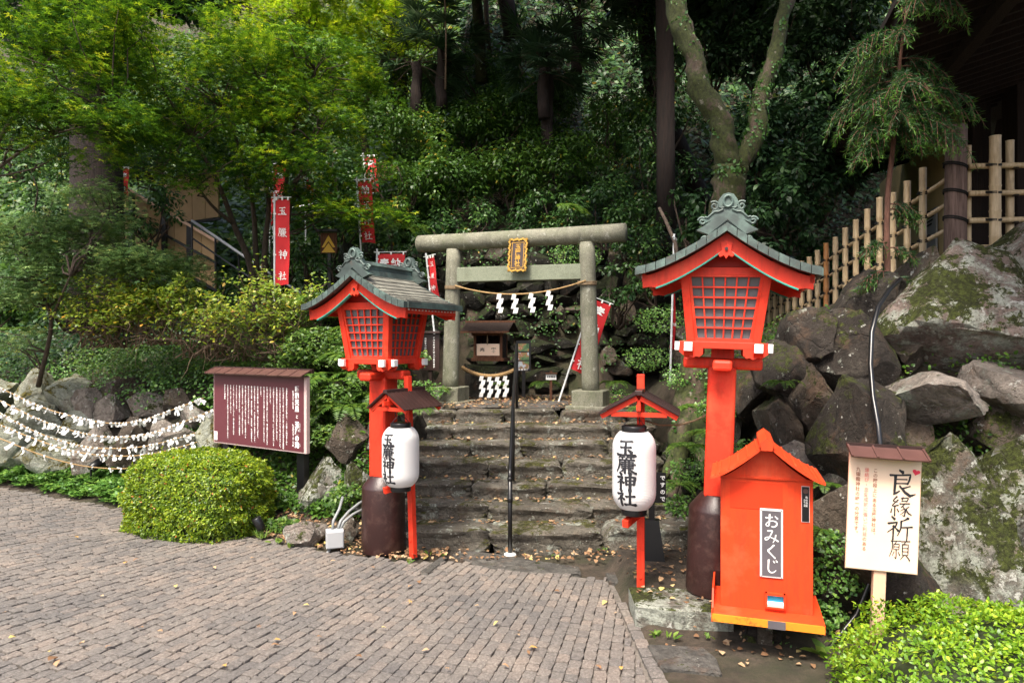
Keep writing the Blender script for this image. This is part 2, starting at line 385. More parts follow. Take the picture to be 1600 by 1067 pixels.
def place(o, c, parent):
    if parent is None: o.location = c; return
    o.parent = parent
    root = parent
    while root.parent: root = root.parent
    if root.get('_loc'):       # parts given in the thing's own frame
        off = Vector((0,0,0)); q = parent
        while q is not root: off += q.location; q = q.parent
        o.location = Vector(c)-off
    else:
        o.location = Vector(c)-wloc(parent)
THINGS = []
def thing(name, label, cat, loc, rz=0, group=None, local=True):
    o = bpy.data.objects.new(name, None); COL.objects.link(o); o.empty_display_size = .1
    o.location = loc; o.rotation_euler = (0, 0, R(rz))
    o['_loc'] = 1 if local else 0
    return tag(o, label, cat, group)
def tag(o, label=None, cat=None, group=None, kind=None):
    if label: o['label'] = label
    if cat: o['category'] = cat
    if group: o['group'] = group
    if kind: o['kind'] = kind
    return o
def npmesh(name, V, T, mat, tint=None, parent=None, smooth=False, quads=False):
    """fast triangle mesh from numpy, origin at its own middle"""
    V = np.asarray(V, np.float32).reshape(-1, 3); c = (V.min(0)+V.max(0))/2; k = T.shape[1]
    me = bpy.data.meshes.new(name); nf = len(T)
    me.vertices.add(len(V)); me.vertices.foreach_set('co', (V-c).ravel())
    me.loops.add(nf*k); me.loops.foreach_set('vertex_index', T.astype(np.int32).ravel())
    me.polygons.add(nf); me.polygons.foreach_set('loop_start', np.arange(0, nf*k, k, dtype=np.int32))
    if smooth: me.polygons.foreach_set('use_smooth', np.ones(nf, bool))
    me.update(calc_edges=True)
    if tint is not None:
        a = me.attributes.new('tint', 'FLOAT', 'POINT'); a.data.foreach_set('value', np.asarray(tint, np.float32))
    me.materials.append(mat)
    o = bpy.data.objects.new(name, me); COL.objects.link(o); place(o, Vector(c.tolist()), parent); return o
def copy_part(src, parent, loc, rot=None, scale=None, name=None):
    o = src.copy(); COL.objects.link(o); o.parent = parent; o.location = loc
    if rot is not None: o.rotation_euler = rot
    if scale is not None: o.scale = scale
    return o
def unit(a): return a/(np.linalg.norm(a, axis=-1, keepdims=True)+1e-9)

# leaves --------------------------------------------------------------
def leaf_geo(Pc, N, D, L, w=.45, kind='oval', fold=.15):
    """Pc base points, N leaf normals, D pointing directions, L lengths -> verts, tris, leaf index per vert"""
    n = len(Pc); N = unit(N); D = unit(D-N*np.sum(D*N, 1, keepdims=True)); S = np.cross(D, N); L = np.asarray(L).reshape(-1, 1)
    if kind == 'oval':
        prof = np.array([(0,0,0), (.30,-.5*w,fold*w), (.34,.5*w,fold*w), (1,0,-.06), (.72,-.36*w,fold*w*.5), (.72,.36*w,fold*w*.5)])
        tri = np.array([(0,2,1), (1,2,5), (1,5,4), (4,5,3)])
    elif kind == 'diamond':
        prof = np.array([(0,0,0), (.42,-.5*w,fold*w), (1,0,-.05), (.42,.5*w,fold*w)])
        tri = np.array([(0,2,1), (0,3,2)])
    elif kind == 'maple':
        prof = []; tri = []
        for k, (an, ln) in enumerate(((-98,.55), (-48,.85), (0,1.0), (48,.85), (98,.55))):
            a = R(an); c, s_ = math.cos(a), math.sin(a)
            prof += [(.12*c+.11*s_, .12*s_-.11*c, 0), (ln*c, ln*s_, -.10*ln), (.12*c-.11*s_, .12*s_+.11*c, 0)]
            prof[-3] = (prof[-3][0], prof[-3][1], .0); tri.append((3*k, 3*k+1, 3*k+2))
        prof = np.array(prof)*np.array([.62, .62, 1]); tri = np.array(tri)
    k = len(prof)
    V = Pc[:,None,:]+L[:,None,:]*(prof[None,:,0:1]*D[:,None,:]+prof[None,:,1:2]*S[:,None,:]+prof[None,:,2:3]*N[:,None,:])
    T = (tri[None]+(np.arange(n)*k)[:,None,None]).reshape(-1, 3)
    return V.reshape(-1, 3), T, np.repeat(np.arange(n), k)
def leaves(name, Pc, N, D, L, mat, tint, parent=None, w=.45, kind='oval', fold=.15):
    V, T, idx = leaf_geo(Pc, N, D, L, w, kind, fold)
    return npmesh(name, V, T, mat, np.asarray(tint)[idx], parent)
def rnd(n, s=1): return rng.normal(0, s, (n, 3))
def spray_cloud(centres, radii, per, thick=.07, tilt=.25, L=(.05, .075), out=None):
    """flat layered sprays, as maples carry them"""
    Ps, Ns, Ds, Ls, Ts = [], [], [], [], []
    for c, r in zip(centres, radii):
        n = int(per*rng.uniform(.7, 1.3)); a = rng.uniform(0, 2*np.pi, n); q = r*np.sqrt(rng.uniform(0, 1, n))
        # pull leaves on to a few twigs
        k = rng.integers(4, 7); ta = rng.uniform(0, 2*np.pi, k); a = ta[rng.integers(0, k, n)]+rng.normal(0, .28, n)
        nn = unit(np.array([rng.normal(0, tilt), rng.normal(0, tilt), 1.])+(0 if out is None else 0))
        x = unit(np.cross(nn, (0.3,1,.2))); y = np.cross(nn, x)
        lobe = rng.uniform(.7, 1.15)
        p = c+(q*np.cos(a))[:,None]*x*lobe+(q*np.sin(a))[:,None]*y+rng.normal(0, thick, n)[:,None]*nn-np.array([0,0,1.])*(q**2/r*.22)[:,None]
        Ps.append(p); Ns.append(nn+rnd(n, .30)); Ds.append((p-c)+rnd(n, .3*r)+np.array([0,0,-.12])); Ls.append(rng.uniform(*L, n))
        Ts.append(np.clip(rng.normal(.47, .25, n)+rng.normal(0, .14), 0, .955))
    return np.vstack(Ps), np.vstack(Ns), np.vstack(Ds), np.concatenate(Ls), np.concatenate(Ts)
def clump_cloud(centres, radii, per, L=(.06, .1), up=.7, shell=.75, squash=.8):
    Ps, Ns, Ds, Ls, Ts = [], [], [], [], []
    for c, r in zip(centres, radii):
        n = int(per*rng.uniform(.8, 1.2)*(r**1.6)/(.4**1.6)) if per > 0 else 10
        d = unit(rnd(n)); q = r*(shell+(1-shell)*rng.uniform(-1, 1, n))
        p = c+d*q[:,None]*np.array([1,1,squash]); Ps.append(p)
        Ns.append(d*.7+np.array([0,0,up])+rnd(n, .35)); Ds.append(d+rnd(n, .5)+np.array([0,0,-.35])); Ls.append(rng.uniform(*L, n))
        Ts.append(np.clip(rng.normal(.45, .2, n)+rng.normal(0, .1), 0, 1))
    return np.vstack(Ps), np.vstack(Ns), np.vstack(Ds), np.concatenate(Ls), np.concatenate(Ts)
def wander(a, b, n=6, amp=.1, sag=0):
    a = np.array(a, float); b = np.array(b, float); t = np.linspace(0, 1, n)[:,None]
    p = a+(b-a)*t; j = rng.normal(0, amp, (n, 3)); j[0] = 0; j[-1] = 0
    return p+j-np.array([0,0,1.])*sag*4*t*(1-t)

# rocks ---------------------------------------------------------------
import bmesh
_ico = {}
def ico(k):
    if k not in _ico:
        bm = bmesh.new(); bmesh.ops.create_icosphere(bm, subdivisions=k, radius=1)
        _ico[k] = (np.array([v.co[:] for v in bm.verts]), [tuple(v.index for v in f.verts) for f in bm.faces]); bm.free()
    return _ico[k]
def fbm(v, seed, sc=1.0):
    r = np.random.default_rng(seed); o = np.zeros(len(v))
    for k in range(14):
        f = sc*(1.2+k*.55); d = r.normal(size=3); d /= np.linalg.norm(d)
        o += np.sin(v@d*f*2.2+r.uniform(0, 6.3))/(1.4+k*.8)
    return o
def rock(seed, size, k=3, cuts=9, rough=.06):
    """a broken stone: a ball cut by planes, then chipped"""
    r = np.random.default_rng(seed); v, f = ico(k); v = v.copy()
    v *= (1+.10*fbm(v, seed, .9))[:,None]
    for _ in range(cuts+5):
        n = r.normal(size=3); n /= np.linalg.norm(n); d = r.uniform(.42, .80); e = np.maximum(0, v@n-d); v -= e[:,None]*n
    v *= (1+rough*.55*fbm(v, seed, 2.0)+rough*.30*fbm(v, seed+1, 6)-rough*.9*np.exp(-(fbm(v, seed+2, 1.5)/.10)**2))[:,None]
    v /= np.abs(v).max(0); v *= np.array(size)/2
    return v, f
def rotm(rx, ry, rz): return np.array(Euler((rx, ry, rz)).to_matrix())
def put_rock(name, c, size, mat, parent=None, seed=0, rot=(0,0,0), k=3, cuts=9):
    v, f = rock(seed, size, k, cuts); v = v@rotm(*rot).T
    o = MB().add(v+np.array(c), f).build(name, mat, parent, smooth=True); o.data.set_sharp_from_angle(angle=R(24)); return o

# lettering -----------------------------------------------------------
_gl = {}
def glyph(ch, bold=0.0, res=2):
    key = (ch, bold, res)
    if key in _gl: return _gl[key]
    c = bpy.data.curves.new('glyph', 'FONT'); c.body = ch; c.resolution_u = res; c.offset = bold
    o = bpy.data.objects.new('glyph', c); COL.objects.link(o); bpy.context.view_layer.update()
    m = bpy.data.meshes.new_from_object(o.evaluated_get(bpy.context.evaluated_depsgraph_get()))
    v = np.array([q.co[:] for q in m.vertices]) if len(m.vertices) else np.zeros((0,3))
    f = [tuple(p.vertices) for p in m.polygons]
    bpy.data.objects.remove(o); bpy.data.curves.remove(c); bpy.data.meshes.remove(m)
    full = ord(ch) > 0x2000
    if len(v): v = v-np.array([.5, .38, 0]) if full else v-np.array([(v[:,0].min()+v[:,0].max())/2, .36, 0])
    _gl[key] = (v, f); return _gl[key]
def put_glyph(mb, ch, x, z, s, bold=0, sx=1.0, y=0.0, vertical=True, rot=0, res=2):
    v, f = glyph(ch, bold, res)
    if not len(v): return
    v = v.copy()
    if vertical and ch in '、。': v[:,0] += .55; v[:,1] += .55
    if vertical and ch in 'ー（）()「」': v = v[:,[1,0,2]]*np.array([1,-1,1])
    if rot: c_, s_ = math.cos(rot), math.sin(rot); v = v@np.array([[c_,s_,0],[-s_,c_,0],[0,0,1]])
    mb.add(np.stack([x+v[:,0]*s*sx, np.full(len(v), y), z+v[:,1]*s], 1), f)
def column(mb, text, x, ztop, s, pitch=None, **k):
    pitch = pitch or s*1.05
    for i, ch in enumerate(text):
        if ch != ' ': put_glyph(mb, ch, x, ztop-s*.5-i*pitch, s, **k)
# brush strokes for the large hand-written signs: each stroke is (x,y,width)... on a unit square, y up
BR = {
 '玉': [[(.18,.86,.075),(.50,.87,.06),(.80,.89,.09)], [(.24,.54,.07),(.50,.55,.05),(.74,.57,.08)], [(.50,.86,.07),(.49,.5,.075),(.49,.14,.08)], [(.06,.12,.08),(.35,.12,.06),(.72,.13,.08),(.94,.10,.10)], [(.62,.42,.05),(.72,.33,.09),(.78,.27,.10)]],
 '神': [[(.20,.95,.06),(.29,.86,.09)], [(.08,.70,.07),(.36,.74,.06),(.30,.58,.06),(.06,.36,.03)], [(.25,.60,.07),(.25,.30,.08),(.25,.02,.08)], [(.30,.52,.04),(.40,.42,.08)], [(.50,.74,.06),(.52,.50,.07),(.53,.30,.06)], [(.50,.73,.06),(.75,.77,.06),(.93,.74,.09),(.90,.48,.07),(.88,.32,.06)], [(.54,.54,.055),(.72,.56,.05),(.88,.56,.06)], [(.54,.34,.055),(.72,.35,.05),(.88,.36,.06)], [(.71,.97,.08),(.71,.5,.075),(.70,.0,.09)]],
 '社': [[(.20,.95,.06),(.30,.86,.09)], [(.08,.70,.07),(.38,.74,.06),(.30,.57,.06),(.06,.34,.03)], [(.26,.60,.07),(.26,.30,.08),(.26,.02,.08)], [(.32,.52,.04),(.42,.42,.08)], [(.52,.58,.07),(.70,.60,.06),(.90,.62,.08)], [(.70,.92,.08),(.70,.55,.07),(.69,.12,.07)], [(.44,.10,.08),(.70,.12,.06),(.97,.10,.10)]],
 '簾': [[(.22,.99,.05),(.14,.86,.03)], [(.20,.93,.045),(.45,.95,.05)], [(.30,.92,.04),(.35,.86,.06)], [(.60,.99,.05),(.54,.87,.03)], [(.60,.94,.045),(.88,.96,.05)], [(.70,.93,.04),(.76,.87,.06)],
   [(.52,.86,.05),(.56,.80,.06)], [(.18,.76,.055),(.5,.78,.045),(.90,.79,.06)], [(.20,.76,.06),(.18,.45,.06),(.04,.08,.03)], [(.30,.63,.045),(.60,.65,.04),(.84,.66,.05),(.83,.44,.045)], [(.24,.53,.045),(.60,.54,.04),(.94,.55,.055)], [(.30,.43,.045),(.60,.44,.04),(.84,.45,.05)], [(.48,.74,.05),(.48,.35,.055),(.47,.03,.06)], [(.66,.74,.05),(.66,.35,.055),(.66,.03,.06)], [(.30,.32,.045),(.60,.33,.04),(.84,.34,.05)], [(.44,.30,.05),(.34,.16,.045),(.20,.05,.025)], [(.69,.30,.04),(.80,.16,.06),(.97,.04,.08)]],
 '良': [[(.44,1.0,.06),(.56,.93,.11)], [(.10,.80,.06),(.48,.82,.055),(.84,.86,.07),(.80,.66,.06),(.74,.50,.05)], [(.30,.66,.04),(.72,.68,.04)], [(.30,.50,.045),(.50,.52,.04),(.74,.53,.05)], [(.30,.80,.08),(.29,.45,.085),(.27,.10,.08),(.46,.24,.04)], [(.84,.44,.03),(.58,.34,.06)], [(.46,.42,.05),(.66,.20,.09),(.84,.08,.10),(1.04,.16,.02)]],
 '縁': [[(.34,.98,.06),(.18,.76,.05),(.36,.72,.05)], [(.40,.82,.05),(.14,.52,.05),(.42,.56,.05)], [(.26,.52,.06),(.26,.04,.06)], [(.12,.38,.04),(.08,.20,.06)], [(.36,.38,.04),(.44,.26,.06)], [(.62,.96,.05),(.60,.84,.04)], [(.54,.90,.04),(.86,.94,.05),(.80,.76,.045)], [(.56,.78,.035),(.80,.79,.035)], [(.48,.64,.045),(.94,.68,.05)], [(.70,.64,.04),(.54,.46,.03)], [(.62,.54,.03),(.76,.34,.06),(.72,.06,.06),(.62,.10,.02)], [(.72,.44,.035),(.52,.30,.02)], [(.74,.32,.035),(.52,.12,.02)], [(.92,.54,.03),(.78,.42,.045)], [(.78,.42,.04),(.88,.24,.06),(1.04,.14,.04)]],
 '祈': [[(.18,.98,.06),(.30,.88,.10)], [(.04,.68,.07),(.42,.76,.065),(.34,.56,.06),(.02,.30,.03)], [(.26,.60,.07),(.26,.30,.07),(.25,.0,.06)], [(.34,.52,.04),(.46,.40,.09)], [(.86,.96,.09),(.70,.86,.05),(.56,.82,.03)], [(.58,.82,.07),(.56,.50,.06),(.44,.18,.03)], [(.58,.54,.045),(1.04,.60,.06)], [(.84,.56,.05),(.84,.28,.06),(.82,-.04,.04)]],
 '願': [[(.06,.90,.06),(.30,.92,.045),(.52,.94,.05)], [(.12,.88,.055),(.12,.50,.055),(.0,.12,.03)], [(.32,.90,.04),(.26,.80,.035)], [(.20,.76,.045),(.46,.78,.045),(.45,.50,.045),(.20,.49,.04),(.20,.76,.04)], [(.22,.63,.035),(.44,.64,.035)], [(.32,.48,.045),(.32,.06,.05),(.24,.12,.02)], [(.22,.38,.04),(.14,.18,.03)], [(.42,.38,.035),(.50,.22,.06)], [(.56,.92,.05),(.98,.96,.05)], [(.78,.94,.04),(.70,.82,.035)], [(.62,.78,.05),(.90,.80,.05),(.90,.26,.05),(.62,.25,.045),(.62,.78,.05)], [(.64,.60,.035),(.88,.61,.035)], [(.64,.43,.035),(.88,.44,.035)], [(.68,.22,.045),(.54,.02,.025)], [(.82,.22,.04),(.94,.10,.05),(.98,.0,.07)]],
 'お': [[(.14,.72,.07),(.34,.74,.06),(.56,.78,.06)], [(.38,.96,.07),(.37,.60,.07),(.34,.22,.06),(.22,.14,.05),(.14,.26,.05),(.30,.44,.045),(.58,.52,.05),(.82,.44,.07),(.84,.24,.07),(.66,.10,.06),(.50,.12,.04)], [(.74,.84,.05),(.90,.70,.08)]],
 'み': [[(.26,.86,.06),(.54,.88,.07),(.46,.62,.06),(.30,.32,.055),(.12,.22,.06),(.10,.36,.05),(.34,.44,.045),(.66,.34,.055),(.94,.18,.07)], [(.78,.60,.06),(.74,.34,.06),(.60,.06,.03)]],
 'く': [[(.66,.95,.07),(.46,.72,.075),(.28,.54,.09),(.48,.30,.07),(.74,.04,.06)]],
 'じ': [[(.32,.95,.08),(.30,.60,.075),(.30,.28,.075),(.42,.10,.07),(.62,.10,.06),(.80,.26,.03)], [(.62,.90,.04),(.70,.80,.07)], [(.80,.95,.04),(.88,.85,.07)]],
}
def catmull(p, m=7):
    p = np.array(p, float)
    if len(p) == 2: t = np.linspace(0, 1, m)[:,None]; return p[0]+(p[1]-p[0])*t
    q = np.vstack([2*p[0]-p[1], p, 2*p[-1]-p[-2]]); out = []
    for i in range(1, len(q)-2):
        for t in np.linspace(0, 1, m, endpoint=False):
            out.append(.5*((2*q[i])+(-q[i-1]+q[i+1])*t+(2*q[i-1]-5*q[i]+4*q[i+1]-q[i+2])*t*t+(-q[i-1]+3*q[i]-3*q[i+1]+q[i+2])*t**3))
    out.append(q[-2]); return np.array(out)
def brush(mb, ch, x, z, s, fat=1.0, y=0.0, m=7, seedy=0.0):
    """one brush-written character centred on (x, z)"""
    for st in BR[ch]:
        st = [list(q) for q in st]
        # soft corners only for flowing kana, sharp for kanji with 4+ points
        if ch in 'おみくじ' or len(st) <= 3: p = catmull(st, m)
        else: p = np.vstack([catmull(st[i:i+2], 4)[:-1] for i in range(len(st)-1)]+[np.array(st[-1:])])
        w = np.maximum(p[:,2], .012)*fat
        k = len(p); t = np.linspace(0, 1, k)
        w = w*(1+.30*np.exp(-(t/.10)**2)+.22*np.exp(-((1-t)/.09)**2))
        d = np.gradient(p[:,:2], axis=0); d = d/(np.linalg.norm(d, axis=1, keepdims=True)+1e-9)
        nrm = np.stack([-d[:,1], d[:,0]], 1)
        c0 = p[:,:2]
        a = c0+nrm*w[:,None]*.62+d*0; b = c0-nrm*w[:,None]*.62
        e0 = c0[0]-d[0]*w[0]*.55+nrm[0]*w[0]*.25; e1 = c0[-1]+d[-1]*w[-1]*.55-nrm[-1]*w[-1]*.15
        pts = np.vstack([e0, np.stack([a, b], 1).reshape(-1, 2), e1])
        X = x+(pts[:,0]-.5)*s; Z = z+(pts[:,1]-.5)*s
        f = [(0, 2, 1)]+[(1+2*i, 2+2*i, 4+2*i, 3+2*i) for i in range(k-1)]+[(2*k-1, 2*k, 2*k+1)]
        mb.add(np.stack([X, np.full(len(X), y), Z], 1), f)
def bow(mb, cx, cy, r, ang, off):
    """wrap a flat xz drawing on to an upright cylinder or lantern whose radius at height z is r(z)"""
    out = []
    for v in mb.v:
        th = ang+v[:,0]/np.array([r(.0)]); rr = np.array([r(z) for z in v[:,2]])+off
        out.append(np.stack([cx+rr*np.sin(th), cy-rr*np.cos(th), v[:,2]], 1))
    mb.v = out; return mb
# ------------------------------------------------------------------ the lie of the land
BXL = np.array([-30, -14, -7.06, -4.5, -2.38, -1.43, -.92, 0.]); BYL = np.array([13., 11.6, 9.42, 8.05, 6.88, 6.34, 6.20, 6.15])
PLs = np.array([-9, 0, .35, .8, 1.25, 1.8, 3, 5, 8, 12, 20, 60]); PLz = np.array([-.03, -.03, .05, .14, .95, 1.35, 1.8, 2.6, 4.6, 8.2, 16, 50])
PMs = np.array([0, 6.57, 6.85, 8.95, 11.2, 12.1, 14, 60]); PMz = np.array([-.03, -.03, -.30, .82, 1.12, 3.1, 5.0, 58])
# right bank: how far a point is past the foot of the rocks
RFX = np.array([1.4, 1.75, 1.9, 2.15, 2.7, 3.6, 5, 30]); RFY = np.array([12, 9, 6.6, 5.6, 5.05, 4.6, 4.3, 3.])
PRs = np.array([-9, 0, .3, .9, 1.6, 2.2, 3, 30]); PRz = np.array([.12, .12, .5, 1.5, 2.35, 2.72, 2.78, 2.78])
def sstep(a, b, x):
    t = np.clip((x-a)/(b-a), 0, 1); return t*t*(3-2*t)
def right_s(x, y):
    """distance past the foot line, roughly"""
    d = np.full(np.shape(x), 1e9)
    for i in range(len(RFX)-1):
        ax, ay, bx, by = RFX[i], RFY[i], RFX[i+1], RFY[i+1]; L2 = (bx-ax)**2+(by-ay)**2
        t = np.clip(((x-ax)*(bx-ax)+(y-ay)*(by-ay))/L2, 0, 1)
        q = np.hypot(x-ax-t*(bx-ax), y-ay-t*(by-ay)); d = np.minimum(d, q)
    xf = np.interp(y, RFY[::-1], RFX[::-1])
    return np.where(x > xf, d, -d)
def ground_z(x, y, bumps=True):
    x = np.asarray(x, float); y = np.asarray(y, float)
    s = (y-np.interp(x, BXL, BYL))*.9
    zl = np.interp(s, PLs, PLz)
    zm = np.interp(y, PMs, PMz)
    rs = right_s(x, y)
    base = np.where((x > .9), .12*sstep(4.74, 4.84, y)+.0, -.03)
    zr = np.interp(rs, PRs, PRz)-.12+base-np.where(rs > .5, np.clip(y-6.5, 0, 8)*.15*sstep(.5, 2, rs), 0)
    zr = np.maximum(zr, np.where(y > 13, 1.9+(y-13)*1.05, -9))
    zmid = np.where(y > 6.25, zm, -.03)
    a = sstep(-1.7, -1.25, x); z = zl*(1-a)+zmid*a
    b = sstep(1.55, 1.95, x)*(y > 6.3)+(y <= 6.3)*(x > .9)
    z = z*(1-b)+zr*b
    if bumps:
        st = np.clip((z-.2)/1.5, 0, 1)
        z = z+st*(.10*np.sin(x*2.3+1)*np.cos(y*1.9)+.05*np.sin(x*6.1)*np.sin(y*5.3+2))
    return z
def sheet(name, x0, x1, y0, y1, nx, ny, mat, zf, kind='structure'):
    xs = np.linspace(x0, x1, nx); ys = np.linspace(y0, y1, ny); X, Y = np.meshgrid(xs, ys)
    Z = zf(X, Y); V = np.stack([X, Y, Z], 2).reshape(-1, 3)
    i = (np.arange(ny-1)[:,None]*nx+np.arange(nx-1)[None]).ravel()
    T = np.stack([i, i+1, i+nx+1, i+nx], 1)
    o = npmesh(name, V, T, mat, smooth=True); o['kind'] = kind; return o
# dense part near, coarse ring beyond
xs = np.concatenate([np.linspace(-60, -13, 12), np.arange(-12.6, 9, .14), np.linspace(9.5, 60, 12)])
ys = np.concatenate([np.linspace(-40, 2, 10), np.arange(2.4, 16, .14), np.arange(16.5, 60, 1.5)])
X, Y = np.meshgrid(xs, ys); Z = ground_z(X, Y); nx, ny = len(xs), len(ys)
V = np.stack([X, Y, Z], 2).reshape(-1, 3); i = (np.arange(ny-1)[:,None]*nx+np.arange(nx-1)[None]).ravel()
o = npmesh('ground', V, np.stack([i, i+1, i+nx+1, i+nx], 1), M['soil'], smooth=True); o['kind'] = 'structure'

# pavement ------------------------------------------------------------
ex = [(-30,13.), (-14,11.6), (-7.06,9.42), (-5.6,8.62), (-4.5,8.05), (-3.3,7.3), (-2.38,6.85), (-1.43,6.36), (-.92,6.2), (-.55,6.22), (0.3,5.95), (.84,5.75), (.86,5.19), (.87,4.6), (.90,4.0), (.95,2), (1.0,-12), (-30,-12)]
mb = MB(); mb.add([(x, y, -.018) for x, y in ex], [tuple(range(len(ex)))][::-1])
pav = mb.build('pavement', M['sand']); pav['kind'] = 'structure'
def inside(x, y, poly=ex):
    c = np.zeros(np.shape(x), bool); n = len(poly); j = n-1
    for i in range(n):
        xi, yi = poly[i]; xj, yj = poly[j]
        if yi != yj:
            k = ((yi > y) != (yj > y)) & (x < (xj-xi)*(y-yi)/(yj-yi)+xi); c ^= k
        j = i
    return c
Q = np.array((3.23, 16.7))          # the sett rows fan out from a far point
def paver_mesh(seed, nx=1.0, ny=1.0):
    r = np.random.default_rng(seed); w = .5; v = []
    top = [(-.46, -.46), (0, -.5), (.46, -.46), (.5, 0), (.46, .46), (0, .5), (-.46, .46), (-.5, 0)]
    j = r.uniform(-.045, .045, (8, 2)); top = np.array(top)+j
    v = [(x, y, -.45) for x, y in top]+[(x, y, -.05+r.uniform(-.02, .02)) for x, y in top]+[(x*.96, y*.96, .0+r.uniform(-.03, .02)) for x, y in top]+[(0, 0, .03)]
    f = []
    for a in (0, 8):
        for i in range(8): f.append((a+i, a+(i+1)%8, a+8+(i+1)%8, a+8+i))
    f += [(16+i, 16+(i+1)%8, 24) for i in range(8)]
    return np.array(v), f
PV = [paver_mesh(s) for s in range(10)]
PM = []
for v, f in PV:
    me = bpy.data.meshes.new('sett'); me.from_pydata((v*.1).tolist(), [], f); me.materials.append(M['paver']); me.update()
    a = me.attributes.new('tint', 'FLOAT', 'POINT'); PM.append(me)
cells = []
dth = .0064; ang0 = math.atan2(1, .0)
row = 0
for k in range(-190, 230):
    th = R(90)+k*dth      # direction from Q back towards the camera
    r_ = 6.0+rng.uniform(0, .09)
    while r_ < 21:
        ln = .095*rng.uniform(.80, 1.3); rc = r_+ln/2
        x = Q[0]-math.cos(th)*rc; y = Q[1]-math.sin(th)*rc
        r_ += ln+.005
        if y < 3.3 or x < -12 or abs(x/y) > .84: continue
        if not inside(np.array(x), np.array(y)) or x > .835: continue
        if x > .755:
            left = x-.040; wn = .797-left
            if wn < .018: continue
            cells.append(((left+.797)/2, y, th, ln, wn-.004, k, rc)); continue
        cells.append((x, y, th, ln, dth*rc*rng.uniform(.985,1.0)-.001, k, rc))
# border course along the right edge
y = 3.3
while y < 5.15:
    ln = .12*rng.uniform(.9, 1.15); cells.append((.845+.02*(5.2-y), y+ln/2, R(90), ln, .088, 999, 0)); y += ln+.006
cells.sort(key=lambda c: c[1]+abs(c[0])*.15)
bk = MB(); bt = []; drain = MB()
nobj = 0
for (x, y, th, ln, w, k, rc) in cells:
    dx = x-Q[0]
    if k == 61 and rc > 11.6:
        zz = rng.uniform(-.002, 0)
        drain.box((x, y, -.012+zz), (ln*1.05, w*1.1, .03), rotm(0, 0, th)); continue
    zt = .002+rng.uniform(-.005, .004)+.004*math.sin(x*2.1)*math.sin(y*1.7)
    kk = int(rng.integers(10)); rz = th+rng.normal(0, .025); tx, ty = rng.normal(0, .017, 2)
    if nobj < 295:
        o = bpy.data.objects.new('sett', PM[kk]); COL.objects.link(o); o.parent = pav
        o.location = Vector((x, y, zt))-pav.location; o.rotation_euler = (tx, ty, rz); o.scale = (ln*10, w*10, 1); nobj += 1
    else:
        v, f = PV[kk]; v = v*np.array((ln, w, .1)); v = v@rotm(tx, ty, rz).T+np.array((x, y, zt)); bk.add(v, f); bt.append(np.full(len(v), rng.uniform()))
far = bk.build('sett', M['paver'], pav); far['kind'] = 'stuff'
a = far.data.attributes.new('tint', 'FLOAT', 'POINT'); a.data.foreach_set('value', np.concatenate(bt).astype(np.float32))
if drain.n: drain.build('drain_channel', M['drain'], pav)
# slabs let into the ground at the foot of the steps
def slab(name, pts, z, th, mat, parent=None, seed=0, **k):
    r = np.random.default_rng(seed); n = len(pts); c = np.mean(pts, 0)
    V = [(x, y, z-th) for x, y in pts]+[(x, y, z-.012) for x, y in pts]+[(c[0]+(x-c[0])*.95, c[1]+(y-c[1])*.93, z+r.uniform(-.004, .004)) for x, y in pts]
    f = [tuple(range(2*n, 3*n))]
    for a in (0, n): f += [(a+i, a+(i+1)%n, a+n+(i+1)%n, a+n+i) for i in range(n)]
    return MB().add(V, f).build(name, mat, parent, **k)
def gp(px, py, z=0.0):
    d = (H-z)*F/(py-533.5); return ((px-800)/F*d, d)
o = slab('paving_slab', [gp(*q) for q in ((706,866),(730,861),(790,868),(850,879),(905,886),(908,896),(870,896),(800,893),(745,884))], .012, .05, M['slab'], seed=3)
tag(o, 'long curved grey flagstone laid where the paving meets the steps', 'paving slab')
o = slab('paving_slab', [gp(*q) for q in ((946,897),(985,895),(1000,903),(985,914),(952,910))], .015, .05, M['slab'], seed=4)
tag(o, 'small dark flagstone beside the foot of the right red lantern stand', 'paving slab')
o = slab('paving_slab', [gp(*q, .02) for q in ((1012,1008),(1098,1012),(1120,1030),(1128,1052),(1032,1042))], .03, .08, M['slab'], seed=5)
tag(o, 'flat grey stone lying in the soil below the fortune box', 'paving slab')
o = slab('paving_slab', [gp(*q) for q in ((655,896),(690,870),(700,872),(668,899))], .012, .05, M['slab'], seed=9)
tag(o, 'narrow tilted stone edging by the foot of the left red lantern stand', 'paving slab')
# kerb block that carries the right lantern
v = [(.865, 4.78), (1.15, 4.70), (1.52, 4.68), (1.56, 5.0), (1.2, 5.12), (.88, 5.15)]
o = slab('kerb_stone', v, .155, .22, M['rock_moss'], seed=6); tag(o, 'long stained kerb block under the tall lantern at the right', 'kerb stone')

